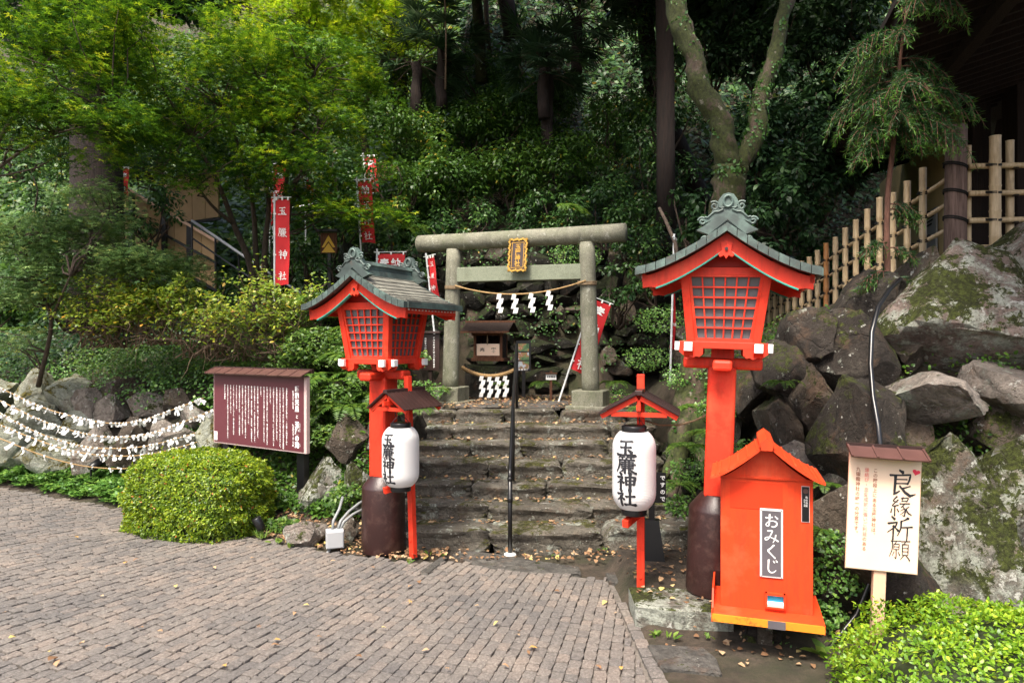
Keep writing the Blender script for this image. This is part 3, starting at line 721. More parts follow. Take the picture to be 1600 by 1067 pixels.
# steps ----------------------------------------------------------------
steps = thing('stone_steps', 'worn flight of rough stone steps climbing to the torii', 'steps', (0, 6.5, 0), local=False)
SY = [6.52, 6.88, 7.24, 7.60, 7.97, 8.34, 8.70]; SZ = [.19, .335, .48, .65, .81, .97, 1.125]
SX = [(-1.25, 1.72), (-1.3, 1.62), (-1.38, 1.62), (-1.4, 1.62), (-1.42, 1.66), (-1.45, 1.7), (-1.5, 1.75)]
for i, (y, z) in enumerate(zip(SY, SZ)):
    x = SX[i][0]; rise = z-(SZ[i-1] if i else .02)
    while x < SX[i][1]-.1:
        w = min(rng.uniform(.45, 1.15), SX[i][1]-x+.05)
        bow_y = .16*((x+w/2-.1)/1.4)**2*(1 if i < 4 else .3)
        v, f = ico(4); pw_ = 15.0; sd_ = int(rng.integers(1e6)); q = v/((np.abs(v)**pw_).sum(1)**(1/pw_))[:,None]
        q = q*(1+.014*fbm(q, sd_, 1.2)+.012*fbm(q, sd_+1, 4)-.03*np.exp(-(fbm(q, sd_+2, .9)/.09)**2))[:,None]
        q = q*np.array([(w+.004)/2, .27, (rise+.10)/2]); q[:,1] += np.where(q[:,1] < 0, .028*(1-sstep(.35, .8, q[:,2]/((rise+.10)/2))), 0); q[:,0] += .05*rng.normal()*q[:,2]/.15
        q = q@rotm(rng.normal(0, .02), rng.normal(0, .015), rng.normal(0, .03)).T
        o = MB().add(q+np.array((x+w/2, y+.25+bow_y+rng.normal(0, .014), z-(rise+.10)/2+rng.normal(0, .006))), f).build('step_stone', M['step'], steps, smooth=True); o.data.set_sharp_from_angle(angle=R(38))
        x += w+.004
# terrace in front of the shrine
o = sheet('terrace', -1.6, 1.9, 8.95, 11.3, 40, 30, M['soil'], lambda x, y: 1.125+.012*np.sin(x*5)*np.sin(y*4)); 
for k, (x, y, w) in enumerate([(-1.15, 9.15, .5), (-.45, 9.2, .6), (.3, 9.15, .65), (1.05, 9.2, .6), (-.1, 9.65, .7), (.65, 9.7, .6)]):
    o = slab('paving_slab', [(x-w/2, y-.22), (x, y-.26), (x+w/2, y-.2), (x+w*.46, y+.2), (x-w*.1, y+.24), (x-w*.48, y+.18)], 1.15, .05, M['slab'], seed=20+k)
    tag(o, 'worn flat paving stone on the terrace between steps and torii', 'paving slab', 'flat stones on the terrace behind the steps')

# rock banks -------------------------------------------------------------
wallR = thing('rock_wall', 'tall bank of dark and mossy boulders below the bamboo fence', 'rock wall', (3, 5.5, 0), local=False)
def rk(px, py, d, w, h, dep, mat, seed, rot=(0, 0, 0), parent=None, k=4, cuts=9, **t):
    c = P(px, py, d); s = d/F
    o = put_rock('boulder', np.array(c), (w*s*1.06, dep, h*s*1.06), M[mat], parent or wallR, seed, rot, k, cuts)
    return o
RK = [ # px, py, distance, width px, height px, depth m, stone, seed, rotation
 (1490,500,5.9,262,262,1.6,'rock_big',11,(0,.12,.2)), (1600,470,6.1,150,240,1.6,'rock_big',12,(0,0,.3)),
 (1462,618,5.25,150,88,.9,'rock_pale',13,(0,.08,0)), (1580,612,5.3,120,110,1.0,'rock_pale',14,(0,-.3,0)),
 (1482,800,4.95,170,285,1.2,'rock_moss',15,(0,.05,.1)), (1575,790,5.05,160,220,1.1,'rock_moss',16,(0,.35,.2)),
 (1560,690,5.25,90,110,.8,'rock_brown',17,(0,.7,0)), (1400,660,5.5,110,90,.8,'rock_brown',18,(0,0,0)),
 (1335,680,5.3,120,185,1.0,'rock_dark',19,(0,.1,0)), (1310,850,4.95,110,190,.9,'rock_brown',20,(0,0,.3)),
 (1400,910,4.8,130,140,.8,'rock_dark',21,(0,0,.1)), (1330,560,5.9,120,170,1.0,'rock_dark',22,(0,-.25,0)),
 (1370,468,6.2,120,95,1.0,'rock_dark',123,(0,-.15,0)), (1395,520,6.1,90,120,.9,'rock_brown',24,(0,.15,0)),
 (1225,590,6.3,95,130,1.0,'rock_dark',25,(0,.5,0)), (1265,540,6.2,95,110,1.0,'rock_dark',26,(0,.2,0)),
 (1270,640,5.9,70,140,.8,'rock_brown',27,(0,-.35,0)), (1215,665,6.0,60,150,.8,'rock_brown',28,(0,-.2,0)),
 (1255,735,5.7,90,110,.8,'rock_pale',29,(0,.4,0)), (1300,755,5.5,60,90,.7,'rock_pale',30,(0,-.1,0)),
 (1200,570,7.0,80,70,.9,'rock_dark',31,(0,0,0)), (1175,610,6.9,70,110,.9,'rock_dark',32,(0,.3,0)),
 (1190,720,6.2,80,110,.8,'rock_dark',33,(0,0,0)), (1290,530,7.0,110,70,1.0,'rock_dark',34,(0,-.35,0)),
 (1490,950,4.55,70,45,.35,'rock_pale',35,(0,.1,0)), (1560,900,4.75,110,60,.5,'rock_brown',36,(0,0,0)),
 (1240,850,5.5,90,170,.8,'rock_dark',37,(0,0,0)), (1250,540,8.0,90,60,1.0,'rock_dark',38,(0,-.3,0)),
 (1215,575,8.6,90,70,1.0,'rock_back',39,(0,-.3,0)), (1175,590,9.0,80,90,1.0,'rock_back',40,(0,-.3,0)),
 (1560,400,6.6,140,50,1.4,'rock_moss',41,(0,0,0)), (1620,720,5.2,110,170,1.0,'rock_pale',42,(0,.2,0)),
 (1245,1000,4.75,60,60,.35,'rock_dark',43,(0,0,0)), (1165,1005,4.62,50,60,.3,'rock_dark',44,(0,0,0)),(1300,930,4.9,90,90,.5,'rock_dark',45,(0,0,0)),
 (1440,470,6.3,60,160,1.0,'rock_brown',46,(0,.2,0)), (1140,660,7.2,60,140,.8,'rock_back',47,(0,.2,0)),
]
for q in RK: rk(*q)
wallL = thing('rock_wall', 'low bank of pale green-stained rocks behind the strings of paper fortunes', 'rock wall', (-5, 9, 0), local=False)
LK = [
 (55,610,10.6,60,70,.7,'rock_left',61,(0,.2,0)), (105,622,10.4,75,90,.6,'rock_left',62,(0,-.45,0)), (145,640,10.2,55,70,.6,'rock_pale',63,(0,.1,0)),
 (60,650,10.2,95,60,.7,'rock_left',64,(0,.4,0)), (190,615,10.2,90,50,.7,'rock_brown',65,(0,0,0)), (180,645,9.9,60,60,.5,'rock_pale',66,(0,-.6,0)),
 (235,640,9.8,80,50,.6,'rock_pale',67,(0,.2,0)), (280,632,9.6,60,50,.5,'rock_brown',68,(0,0,0)), (310,655,9.3,60,60,.5,'rock_pale',69,(0,.1,0)),
 (20,680,10.0,80,110,.6,'rock_left',70,(0,0,0)), (80,705,9.7,100,70,.6,'rock_left',71,(0,-.15,0)), (150,700,9.5,80,80,.5,'rock_pale',72,(0,.2,0)),
 (210,690,9.3,80,80,.5,'rock_brown',73,(0,0,0)), (270,700,9.0,80,80,.5,'rock_pale',74,(0,.1,0)), (325,690,8.7,50,90,.5,'rock_left',75,(0,0,0)),
 (120,670,9.9,70,50,.5,'rock_left',76,(0,.3,0)), (360,700,9.4,70,70,.5,'rock_brown',77,(0,0,0)), (420,720,9.0,70,90,.5,'rock_moss',78,(0,0,0)),
 (510,760,7.7,85,110,.6,'rock_moss',79,(0,0,0)), (540,690,7.9,80,90,.6,'rock_brown',80,(0,0,0)), (505,690,8.3,60,80,.5,'rock_dark',81,(0,.2,0)),
 (590,690,7.9,70,80,.6,'rock_brown',82,(0,0,0)), (560,760,7.4,60,80,.5,'rock_moss',83,(0,0,0)), (620,740,7.5,60,90,.6,'rock_moss',84,(0,0,0)),
 (-40,640,10.6,110,120,.7,'rock_left',85,(0,0,0)), (-40,720,10.0,100,90,.6,'rock_left',86,(0,0,0)), (425,780,8.3,50,70,.4,'rock_moss',87,(0,0,0)),
 (500,620,8.6,70,60,.6,'rock_dark',88,(0,0,0)), (560,620,8.5,70,70,.6,'rock_dark',89,(0,0,0)), (645,690,8.3,50,90,.5,'rock_dark',90,(0,0,0)), (650,620,9.3,60,70,.6,'rock_back',91,(0,0,0)),
 (540,830,6.95,40,50,.25,'rock_brown',92,(0,0,0)), (496,560,9.3,60,60,.6,'rock_back',93,(0,0,0)), (520,515,9.8,50,50,.6,'rock_back',94,(0,0,0)),
]
for q in LK: rk(*q, parent=wallL, k=4)
o = rk(478,836,6.75,78,58,.36,'rock_pale',101,(0,-.1,.2), parent=None, k=4); o.parent = None
o.location = P(478,838,6.75); o.name = 'rock'; tag(o, 'squat pale brown rock with a yellow lichened corner beside the grey junction box', 'rock')
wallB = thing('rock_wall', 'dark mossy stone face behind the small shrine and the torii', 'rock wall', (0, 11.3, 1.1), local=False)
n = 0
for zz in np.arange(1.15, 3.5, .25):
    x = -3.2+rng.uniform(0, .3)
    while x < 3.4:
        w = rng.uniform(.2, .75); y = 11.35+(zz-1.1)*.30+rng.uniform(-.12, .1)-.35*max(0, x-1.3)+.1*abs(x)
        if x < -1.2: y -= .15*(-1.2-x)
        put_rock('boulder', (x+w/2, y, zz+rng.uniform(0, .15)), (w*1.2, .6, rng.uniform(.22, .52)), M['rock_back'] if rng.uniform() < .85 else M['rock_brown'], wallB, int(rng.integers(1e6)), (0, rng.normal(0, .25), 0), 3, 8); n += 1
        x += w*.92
for k in range(34):   # loose stones at the right of the steps, round the tree roots
    t = rng.uniform(); x = 1.75+rng.uniform(0, .7); y = 6.4+t*3.2; z = float(ground_z(x, y))
    put_rock('boulder', (x, y, z+.02), (rng.uniform(.2, .5), .4, rng.uniform(.15, .35)), M['rock_back'] if rng.uniform() < .6 else M['rock_moss'], wallB, int(rng.integers(1e6)), (0, rng.normal(0, .3), rng.uniform(0, 3)), 3, 8)
# ------------------------------------------------------------------ tall red lanterns
def roof_curve(hw, z0, rise, n=13, flare=1.75):
    """right half of a concave gable roof from ridge to eave, (x, z)"""
    t = np.linspace(0, 1, n); return [(hw*a, z0+rise*(1-a)**flare*1.0+.0) for a in t]
def full(c): return [(-x, z) for x, z in reversed(c)]+c[1:]
def shift(c, dz, ds=0):
    return [(x*(1+ds), z+dz) for x, z in c]
def spiral(cx, cz, r0, r1, turns, a0, sgn, n=22):
    return [(cx+(r0+(r1-r0)*t)*math.cos(a0+sgn*2*math.pi*turns*t), 0, cz+(r0+(r1-r0)*t)*math.sin(a0+sgn*2*math.pi*turns*t)) for t in np.linspace(0, 1, n)]
def ornament(parent, y, s=1.0, zb=2.62):
    """scrolled copper ridge-end ornament"""
    mb = MB()
    base = [(-.20,0),(-.15,.03),(-.075,.09),(0,.135),(.075,.09),(.15,.03),(.20,0),(.12,-.03),(0,.07),(-.12,-.03)]
    mb.prism([(x*s, zb+z*s) for x, z in base[:7]]+[(x*s, zb+z*s) for x, z in base[7:]], y-.03, y+.03)
    body = [(-.145,.05),(-.16,.085),(-.115,.10),(-.10,.14),(-.075,.165),(-.06,.21),(-.035,.245),(0,.255),(.035,.245),(.06,.21),(.075,.165),(.10,.14),(.115,.10),(.16,.085),(.145,.05),(.07,.085),(0,.13),(-.07,.085)]
    mb.prism([(x*s, zb+z*s) for x, z in body], y-.018, y+.022)
    ring = [(.030*s*math.cos(a), y-.024, zb+.195*s+.038*s*math.sin(a)) for a in np.linspace(0, 2*math.pi, 17)]
    mb.tube(ring, .0095*s, 6)
    for sg in (-1, 1):
        for (cx, cz, r, a0) in ((.088,.165,.034,0), (.165,.062,.03,-.6)):
            mb.tube([(sg*x*s, y-.012, zb+z*s) for x, _, z in spiral(cx, cz, r, .006, 1.4, a0+.8, 1)], .0085*s, 6)
        mb.tube([(sg*x*s, y-.02, zb+z*s) for x, z in ((.03,.14),(.06,.125),(.085,.125),(.11,.105),(.13,.085),(.15,.09))], .008*s, 6)
        mb.tube([(sg*x*s, y-.02, zb+z*s) for x, z in ((.02,.155),(.045,.15),(.06,.16))], .006*s, 6)
    return mb.build('ridge_ornament', M['copper'], parent)
def tall_lantern(loc, rz, label, lean=0):
    t = thing('tall_lantern', label, 'lantern', loc, rz, 'tall vermilion lanterns either side of the steps')
    t.rotation_euler = (Matrix.Rotation(R(lean), 3, 'Y') @ Matrix.Rotation(R(rz), 3, 'Z')).to_euler()
    MB().lathe([(.205,0),(.208,.01),(.205,.60),(.200,.62),(.125,.715),(.12,.72)], 40).build('base_drum', M['maroonbase'], t, True, bevel=.004)
    MB().box((0,0,1.18), (.20,.20,.96)).build('post', M['red'], t, bevel=.022)
    MB().box((0,-.0,1.685), (.56,.13,.085)).build('cross_beam', M['red'], t, bevel=.02)
    MB().box((0,0,1.672), (.135,.56,.078)).build('cross_beam', M['red'], t, bevel=.02)
    MB().box((0,0,1.755), (.16,.16,.07)).build('bearing_block', M['red'], t, bevel=.004)
    for sx in (-1,1):       # four scalloped corner brackets
        for sy in (-1,1):
            mb = MB()
            pr = [(.135,1.80),(.30,1.80),(.30,1.762),(.285,1.752),(.27,1.738),(.25,1.735),(.235,1.742),(.222,1.728),(.20,1.722),(.18,1.735),(.16,1.728),(.135,1.75)]
            mb.prism([(sx*x, z) for x, z in pr], sy*.235-.032, sy*.235+.032)
            mb2 = MB(); mb2.prism([(sx and sy*x, z+.002) for x, z in pr], -.032, .032)
            mb2.xf(Matrix.Translation((sx*.235, 0, 0)) @ Matrix.Rotation(R(90), 4, 'Z'))
            for v, in [(a,) for a in mb2.v]: mb.add(v, [])
            mb.f += [tuple(i+mb.n-len(mb2.v[0]) for i in q) for q in mb2.f]
            b = mb.build('bracket', M['red'], t)
            MB().box((sx*.235, sy*.315, 1.80), (.058,.034,.062)).build('end_cap', M['white'], b, bevel=.003)
            MB().box((sx*.315, sy*.235, 1.803), (.034,.058,.062)).build('end_cap', M['white'], b, bevel=.003)
    fr = MB()
    for sy in (-1,1): fr.box((0, sy*.235, 1.815), (.60,.055,.05)); 
    fr.build('tray_frame', M['red'], t, bevel=.004)
    fr = MB()
    for sx in (-1,1): fr.box((sx*.235, 0, 1.812), (.052,.598,.046))
    fr.build('tray_frame', M['red'], t, bevel=.004)
    zb, zt, wb, wt = 1.838, 2.32, .222, .282        # tapering lamp box
    for sx in (-1,1):
        for sy in (-1,1):
            MB().bar((sx*wb, sy*wb, zb), (sx*wt, sy*wt, zt), .055, .055, (0,1,0)).build('corner_post', M['red'], t, bevel=.004)
    for face in range(4):
        m = Matrix.Rotation(R(90)*face, 4, 'Z')
        pan = MB().add([(-wb+.01,-wb+.006,zb),(wb-.01,-wb+.006,zb),(wt-.01,-wt+.006,zt),(-wt+.01,-wt+.006,zt)], [(0,1,2,3)]); pan.xf(m)
        p = pan.build('pane', M['pane'], t)
        fm = MB()
        lo, hi = .035, .955
        for k, u in ((0,0.02),(1,.985)):
            z = zb+(zt-zb)*u; h = wb+(wt-wb)*u; fm.bar((-h+.02, -h-.002, z), (h-.02, -h-.002, z), .03, .036)
        for sg in (-1,1): fm.bar((sg*(wb-.037), -wb-.001, zb+.01), (sg*(wt-.037), -wt-.001, zt-.01), .022, .026, (0,1,0))
        fm.xf(m); fm.build('panel_frame', M['red'], t)
        for i in range(1, 6):
            u = i/6; a = (-1+2*u)
            MB().bar((a*(wb-.045), -wb-.003, zb+.015), (a*(wt-.045), -wt-.003, zt-.01), .010, .014, (0,1,0)).xf(m).build('lattice_bar', M['red'], t)
            z = zb+.03+(zt-zb-.055)*u; h = wb+(wt-wb)*(z-zb)/(zt-zb)
            MB().bar((-h+.045, -h-.006, z), (h-.045, -h-.006, z), .013, .011).xf(m).build('lattice_bar', M['red'], t)
    # head beams with white ends
    for sx in (-1,1):
        b = MB().box((sx*.275, 0, 2.352), (.055,.74,.062)).build('head_beam', M['red'], t, bevel=.003)
        for sy in (-1,1): MB().box((sx*.275, sy*.378, 2.352), (.062,.02,.066)).build('end_cap', M['white'], b)
    for sy in (-1,1):
        b = MB().box((0, sy*.275, 2.335), (.70,.05,.055)).build('head_beam', M['red'], t, bevel=.003)
    # gable infill, barge boards, pendant
    hw, D = .585, .45
    zc = 2.335
    cv = roof_curve(hw, zc, .30, flare=1.45)
    top = full(cv)
    for sy in (-1,1):
        inner = [(x, z) for x, z in full(roof_curve(hw*.62, zc+.045, .19, flare=1.45))]
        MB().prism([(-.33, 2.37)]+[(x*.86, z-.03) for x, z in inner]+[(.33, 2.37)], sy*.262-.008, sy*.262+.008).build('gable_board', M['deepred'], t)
        y0 = sy*(D-.05); y1 = sy*(D-.085)
        cb = full(roof_curve(hw*.955, zc, .30, flare=1.45))
        MB().strip(shift(cb, -.046), [(x, z-.046-(.105 if abs(x) < .5 else .085)) for x, z in cb], min(y0,y1), max(y0,y1)).build('barge_board', M['red'], t)
        y0b = sy*(D-.045)
        MB().strip([(x, z-.148) for x, z in cb if abs(x) < .5], [(x, z-.159) for x, z in cb if abs(x) < .5], min(y0b, y1), max(y0b, y1)).build('barge_trim', M['teal'], t)
        pd = [(-.03,.0),(-.04,.02),(-.022,.045),(-.028,.10),(0,.118),(.028,.10),(.022,.045),(.04,.02),(.03,0),(.012,.012),(0,-.012),(-.012,.012)]
        g = MB().prism([(x*1.35, 2.42+z*.95) for x, z in pd], min(y0b, y1)-(.012 if sy < 0 else -.0), max(y0b, y1)+(.012 if sy > 0 else 0)).build('gable_pendant', M['red'], t)
        MB().lathe([(.012,0),(.012,.006)], 10).xf(Matrix.Translation((0, sy*(D-.028), 2.475)) @ Matrix.Rotation(R(90), 4, 'X')).build('boss', M['darkbrown'], g)
    # roof deck, soffit, edge, rafters
    MB().strip(shift(top, -.012), shift(top, -.040), -D, D).build('roof_deck', M['darkbrown'], t)
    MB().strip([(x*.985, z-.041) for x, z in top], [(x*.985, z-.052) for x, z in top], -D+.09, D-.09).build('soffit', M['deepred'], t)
    for sx in (-1,1):
        MB().box((sx*(hw-.035), 0, zc-.062), (.028, 2*D-.10, .055)).build('eave_board', M['red'], t)
        for k in range(15):
            yy = -D+.09+k*(2*D-.18)/14
            MB().bar((sx*.30, yy, 2.392), (sx*(hw-.055), yy, zc-.058+.004), .014, .016).build('rafter', M['red'], t)
            MB().box((sx*(hw-.018), yy, zc-.052), (.010,.016,.018)).build('rafter_end', M['white'], t)
    # copper sheet edge blocks along both gables
    n = 9
    for sy in (-1,1):
        for sx in (-1,1):
            for k in range(n):
                a0, a1 = k/n, (k+1)/n-.008
                f = lambda a: (hw*1.03*a, zc+.30*(1-a)**1.45+.0)
                x0, z0 = f(a0); x1, z1 = f(a1)
                o_ = .0015*(k%2)
                pr = [(sx*x0, z0+.012), (sx*x1, z1+.012), (sx*x1, z1-.044), (sx*x0, z0-.044)]
                MB().prism(pr if sx > 0 else pr[::-1], sy*D-.024-o_, sy*D+.024+o_).build('edge_tile', M['copper'], t)
    for sx in (-1,1):
        MB().box((sx*(hw*1.03-.004), 0, zc-.016), (.030, 2*D-.052, .052)).build('eave_edge', M['copper'], t)
    # tiles in stepped courses, one mesh shared per course
    nc, nr = 8, 9
    for sx in (-1,1):
        for r_ in range(nr):
            a0, a1 = r_/nr*.97, ((r_+1)/nr)*.97+.018
            f = lambda a: Vector((sx*hw*1.025*a, 0, zc+.30*(1-min(a,1))**1.45))
            p0, p1 = f(a0), f(a1); tl = (2*D-.056)/nc; off = (r_%2)*tl/2
            me = None
            for k in range(nc+(r_%2)):
                w = tl-.004
                y = -D+.028+tl*(k+.5)-off
                ya, yb = max(y-w/2, -D+.028), min(y+w/2, D-.028)
                if me is None or ya != y-w/2 or yb != y+w/2:
                    mb = MB(); c0 = p0+Vector((0,0,.004)); c1 = p1+Vector((0,0,.020))
                    mb.add([(c0.x, ya, c0.z-.01), (c1.x, ya, c1.z-.016), (c1.x, yb, c1.z-.016), (c0.x, yb, c0.z-.01), (c0.x, ya, c0.z+.006), (c1.x, ya, c1.z+.002), (c1.x, yb, c1.z+.002), (c0.x, yb, c0.z+.006)], [(0,3,2,1),(4,5,6,7),(0,1,5,4),(1,2,6,5),(2,3,7,6),(3,0,4,7)])
                    o = mb.build('roof_tile', M['ctile'], t)
                    if ya == y-w/2 and yb == y+w/2: me = o
                else:
                    o = me.copy(); COL.objects.link(o); o.parent = t; o.location = (me.location.x, (ya+yb)/2, me.location.z+random.uniform(-.0015, .0015))
    # ridge and ornaments
    MB().prism([(-.07,2.60),(-.06,2.655),(-.045,2.66),(-.045,2.70),(-.06,2.705),(-.035,2.74),(.035,2.74),(.06,2.705),(.045,2.70),(.045,2.66),(.06,2.655),(.07,2.60)], -D+.05, D-.05).build('ridge', M['copper'], t)
    MB().prism([(-.15,2.585),(0,2.70),(.15,2.585),(.11,2.575),(0,2.66),(-.11,2.575)], -D+.012, -D+.06).build('ridge_cap', M['copper'], t)
    MB().prism([(-.15,2.585),(0,2.70),(.15,2.585),(.11,2.575),(0,2.66),(-.11,2.575)], D-.06, D-.012).build('ridge_cap', M['copper'], t)
    ornament(t, -D+.035, 1.0, 2.60); ornament(t, D-.035, 1.0, 2.60)
    return t
tall_lantern((1.50, 5.06, .155), -17, 'tall vermilion lantern on a dark drum base, nearer one, behind the fortune box', 2.0)
tall_lantern((-1.235, 6.56, 0), -28, 'tall vermilion lantern on a dark drum base beside the maroon notice board')

# ------------------------------------------------------------------ paper lanterns on their stands
def stand(loc, rz, hgt, label, side, lean=0, gw=.275):
    t = thing('lantern_stand', label, 'lantern stand', loc, rz, 'slim red roofed stands that carry the white lanterns')
    t.rotation_euler = (Matrix.Rotation(R(lean), 3, 'Y') @ Matrix.Rotation(R(rz), 3, 'Z')).to_euler()
    MB().bar((0,0,0), (0,.0,hgt), .058, .05, (0,1,0)).build('post', M['red'], t, bevel=.003)
    zr = hgt-.20
    b = MB()
    for sx in (-1,1): b.bar((sx*.012,-.235,zr+.036), (sx*gw,-.235,zr-.105), .022, .034)
    b.build('gable_rafter', M['red'], t)
    MB().bar((-.20,-.232,zr-.085), (.20,-.232,zr-.085), .02, .032).build('tie_beam', M['red'], t)
    MB().bar((0,-.233,zr-.08), (0,-.233,zr+.02), .022, .018).build('king_post', M['red'], t)
    MB().bar((0,-.30,zr-.03), (0,.17,zr-.03), .03, .04).build('ridge_beam', M['red'], t)
    b = MB()
    for sx in (-1,1): b.bar((sx*.012,.16,zr+.036), (sx*gw,.16,zr-.105), .022, .034)
    b.build('gable_rafter', M['red'], t)
    for sx in (-1,1):
        m = MB()
        n = 9; 
        for k in range(n):
            y0 = -.275+k*.052; m.box((0, y0+.026, .0), (gw+.04, .0505, .008)); m.box((0, y0, .006), (gw+.04, .008, .009))
        ang = math.atan2(.15, gw)*sx
        m.xf(Matrix.Translation((sx*(gw*.5+.0125), 0, zr-.008)) @ Matrix.Rotation(ang, 4, 'Y'))
        m.build('roof_panel', M['darkbrown'], t)
    MB().box((0,-.04,zr+.075), (.055,.47,.035)).build('ridge_cap', M['darkbrown'], t, bevel=.004)
    arm_z = .62 if side else .66
    MB().bar((0,.02,arm_z+.03), (-.10,-.24,arm_z-.01), .048, .055).build('arm', M['red'], t, bevel=.003)
    for z in (.16,): MB().lathe([(.012,0),(.012,.008)], 8).xf(Matrix.Translation((0,-.026,z)) @ Matrix.Rotation(R(90), 4, 'X')).build('bolt', M['red'], t)
    MB().tube([(0,-.16,zr-.03), (0,-.16,zr-.16)], .004, 6).build('hook', M['black'], t)
    return t, zr
def chochin(loc, rz, textang, label, hh=.60, rr=.158):
    t = thing('paper_lantern', label, 'lantern', loc, rz, 'white paper lanterns lettered in black brush')
    def rad(z):
        u = z/(hh/2); e = abs(u)
        if e > 1: e = 1
        return rr*(1-.0-.47*max(0, (e-.50)/.50)**2.6)-.004*0
    prof = []
    n = 150
    for i in range(n+1):
        z = -hh/2*.94+hh*.94*i/n; prof.append((rad(z)+(.0026 if i % 3 == 0 else 0), z))
    body = MB().lathe(prof, 48).build('lantern_body', M['paper'], t, True)
    MB().lathe([(.085,hh/2*.93),(.093,hh/2*.935),(.093,hh/2+.022),(.088,hh/2+.026)], 32).build('top_ring', M['plasticblack'], t, True, bevel=.002)
    MB().lathe([(.088,-hh/2-.032),(.093,-hh/2-.028),(.093,-hh/2*.935),(.085,-hh/2*.93)], 32).build('bottom_ring', M['plasticblack'], t, True, bevel=.002)
    MB().tube([(-.08,0,hh/2+.02), (-.05,0,hh/2+.06), (0,0,hh/2+.09), (.05,0,hh/2+.06), (.08,0,hh/2+.02)], .003, 6).build('bail', M['black'], t)
    s = .118*hh/.60
    for i, ch in enumerate('玉簾神社'):
        mb = MB(); zc = (.178-i*.119)*hh/.60
        brush(mb, ch, 0, zc, s*1.08, 1.38)
        mb.v = [v*np.array((1.22, 1, 1)) for v in mb.v]
        out = []
        for k, v in enumerate(mb.v):
            th = R(textang)+v[:,0]/rr; r_ = np.array([rad(z) for z in v[:,2]])+.0035+.0003*k
            out.append(np.stack([r_*np.sin(th), -r_*np.cos(th), v[:,2]], 1))
        mb.v = out; mb.build('character', M['ink'], t)
    return t
t, zr = stand((.985, 5.22, .05), -14, 1.70, 'slim red roofed post at the right of the steps', True)
chochin((.905, 5.06, .05+1.70-.20-.20-.31+.012), -9, -23, 'white paper lantern hung at the right of the steps with its brush lettering facing out')
t, zr = stand((-.915, 6.33, 0), -40, 1.68, 'slim red roofed post at the left of the steps', False, -1.8, .245)
chochin((-1.005, 6.16, 1.68-.20-.20-.31-.005), 9, -43, 'white paper lantern before the drum base, its lettering turned to the left', .555, .165)

# ------------------------------------------------------------------ torii
tor = thing('torii', 'grey-green weathered stone torii gate at the top of the steps', 'torii gate', (.08, 9.45, 1.125), 0, local=False)
pl = Vector((-.836, 9.8, 0)); pr = Vector((1.0, 9.1, 0)); ax = (pr-pl).normalized()
for k, p in enumerate((pl, pr)):
    lean = -1 if k == 0 else 1
    pts = [(p.x+lean*.05*(1-u), p.y, 1.30+u*2.02) for u in np.linspace(0, 1, 12)]
    MB().tube(pts, [.118-.014*u for u in np.linspace(0, 1, 12)], 32).build('pillar', M['granite'], tor, True)
    mm = rotm(0, 0, math.atan2(ax.y, ax.x))
    MB().box((p.x+lean*.05, p.y, 1.24), (.42,.40,.23), mm).build('base_block', M['granite'], tor, bevel=.012)
    MB().box((p.x+lean*.05, p.y, 1.125), (.56,.54,.06), mm).build('base_plinth', M['granite'], tor, bevel=.01)
a = pl-ax*.56+Vector((0,0,3.44-.015)); b = pr+ax*.52+Vector((0,0,3.42))
n = 14
MB().tube([a.lerp(b, i/n)+Vector((0,0,.0)) for i in range(n+1)], [.118+.006*(abs(i/n-.5)*2)**2 for i in range(n+1)], 32, jit=.004).build('top_beam', M['granite'], tor, True)
MB().bar(pl+Vector((0,0,2.95)), pr+Vector((0,0,2.93)), .13, .205).build('tie_beam', M['granite2'], tor, bevel=.008)
mid = (pl+pr)/2
pq = thing('shrine_plaque', 'black and gold name plaque hung between the beams of the torii', 'plaque', mid+Vector((-.0,-.17,3.17)), math.degrees(math.atan2(ax.y, ax.x)))
tilt = Matrix.Rotation(R(-9), 4, 'X')
MB().prism([(-.105,-.20),(.105,-.20),(.105,.20),(-.105,.20)], -.01, .012).xf(tilt).build('board', M['darkbrown'], pq)
fm = MB()
for (x0, z0, x1, z1) in ((-.12,-.215,.12,-.215), (-.12,.215,.12,.215), (-.12,-.215,-.12,.215), (.12,-.215,.12,.215)):
    L = math.hypot(x1-x0, z1-z0); nn = 9 if z1 == z0 else 15
    for i in range(nn+1):
        u = i/nn; off = .008*math.sin(i*2.1)
        fm.box((x0+(x1-x0)*u+(off if x1 == x0 else 0), -.012, z0+(z1-z0)*u+(off if z1 == z0 else 0)), (.026,.03,.026), rotm(0, i*.5, 0))
fm.xf(tilt).build('carved_frame', M['gold'], pq)
fi = MB()
for (cx, cz, w, h) in ((0,-.175,.18,.008), (0,.175,.18,.008), (-.085,0,.008,.34), (.085,0,.008,.34)): fi.box((cx,-.014,cz), (w,.006,h))
fi.xf(tilt).build('inner_border', M['gold'], pq)
for i, ch in enumerate('玉簾神社'):
    mb = MB(); put_glyph(mb, ch, 0, .118-i*.079, .082, bold=.025, y=-.0155)
    mb.xf(tilt).build('character', M['gold'], pq)
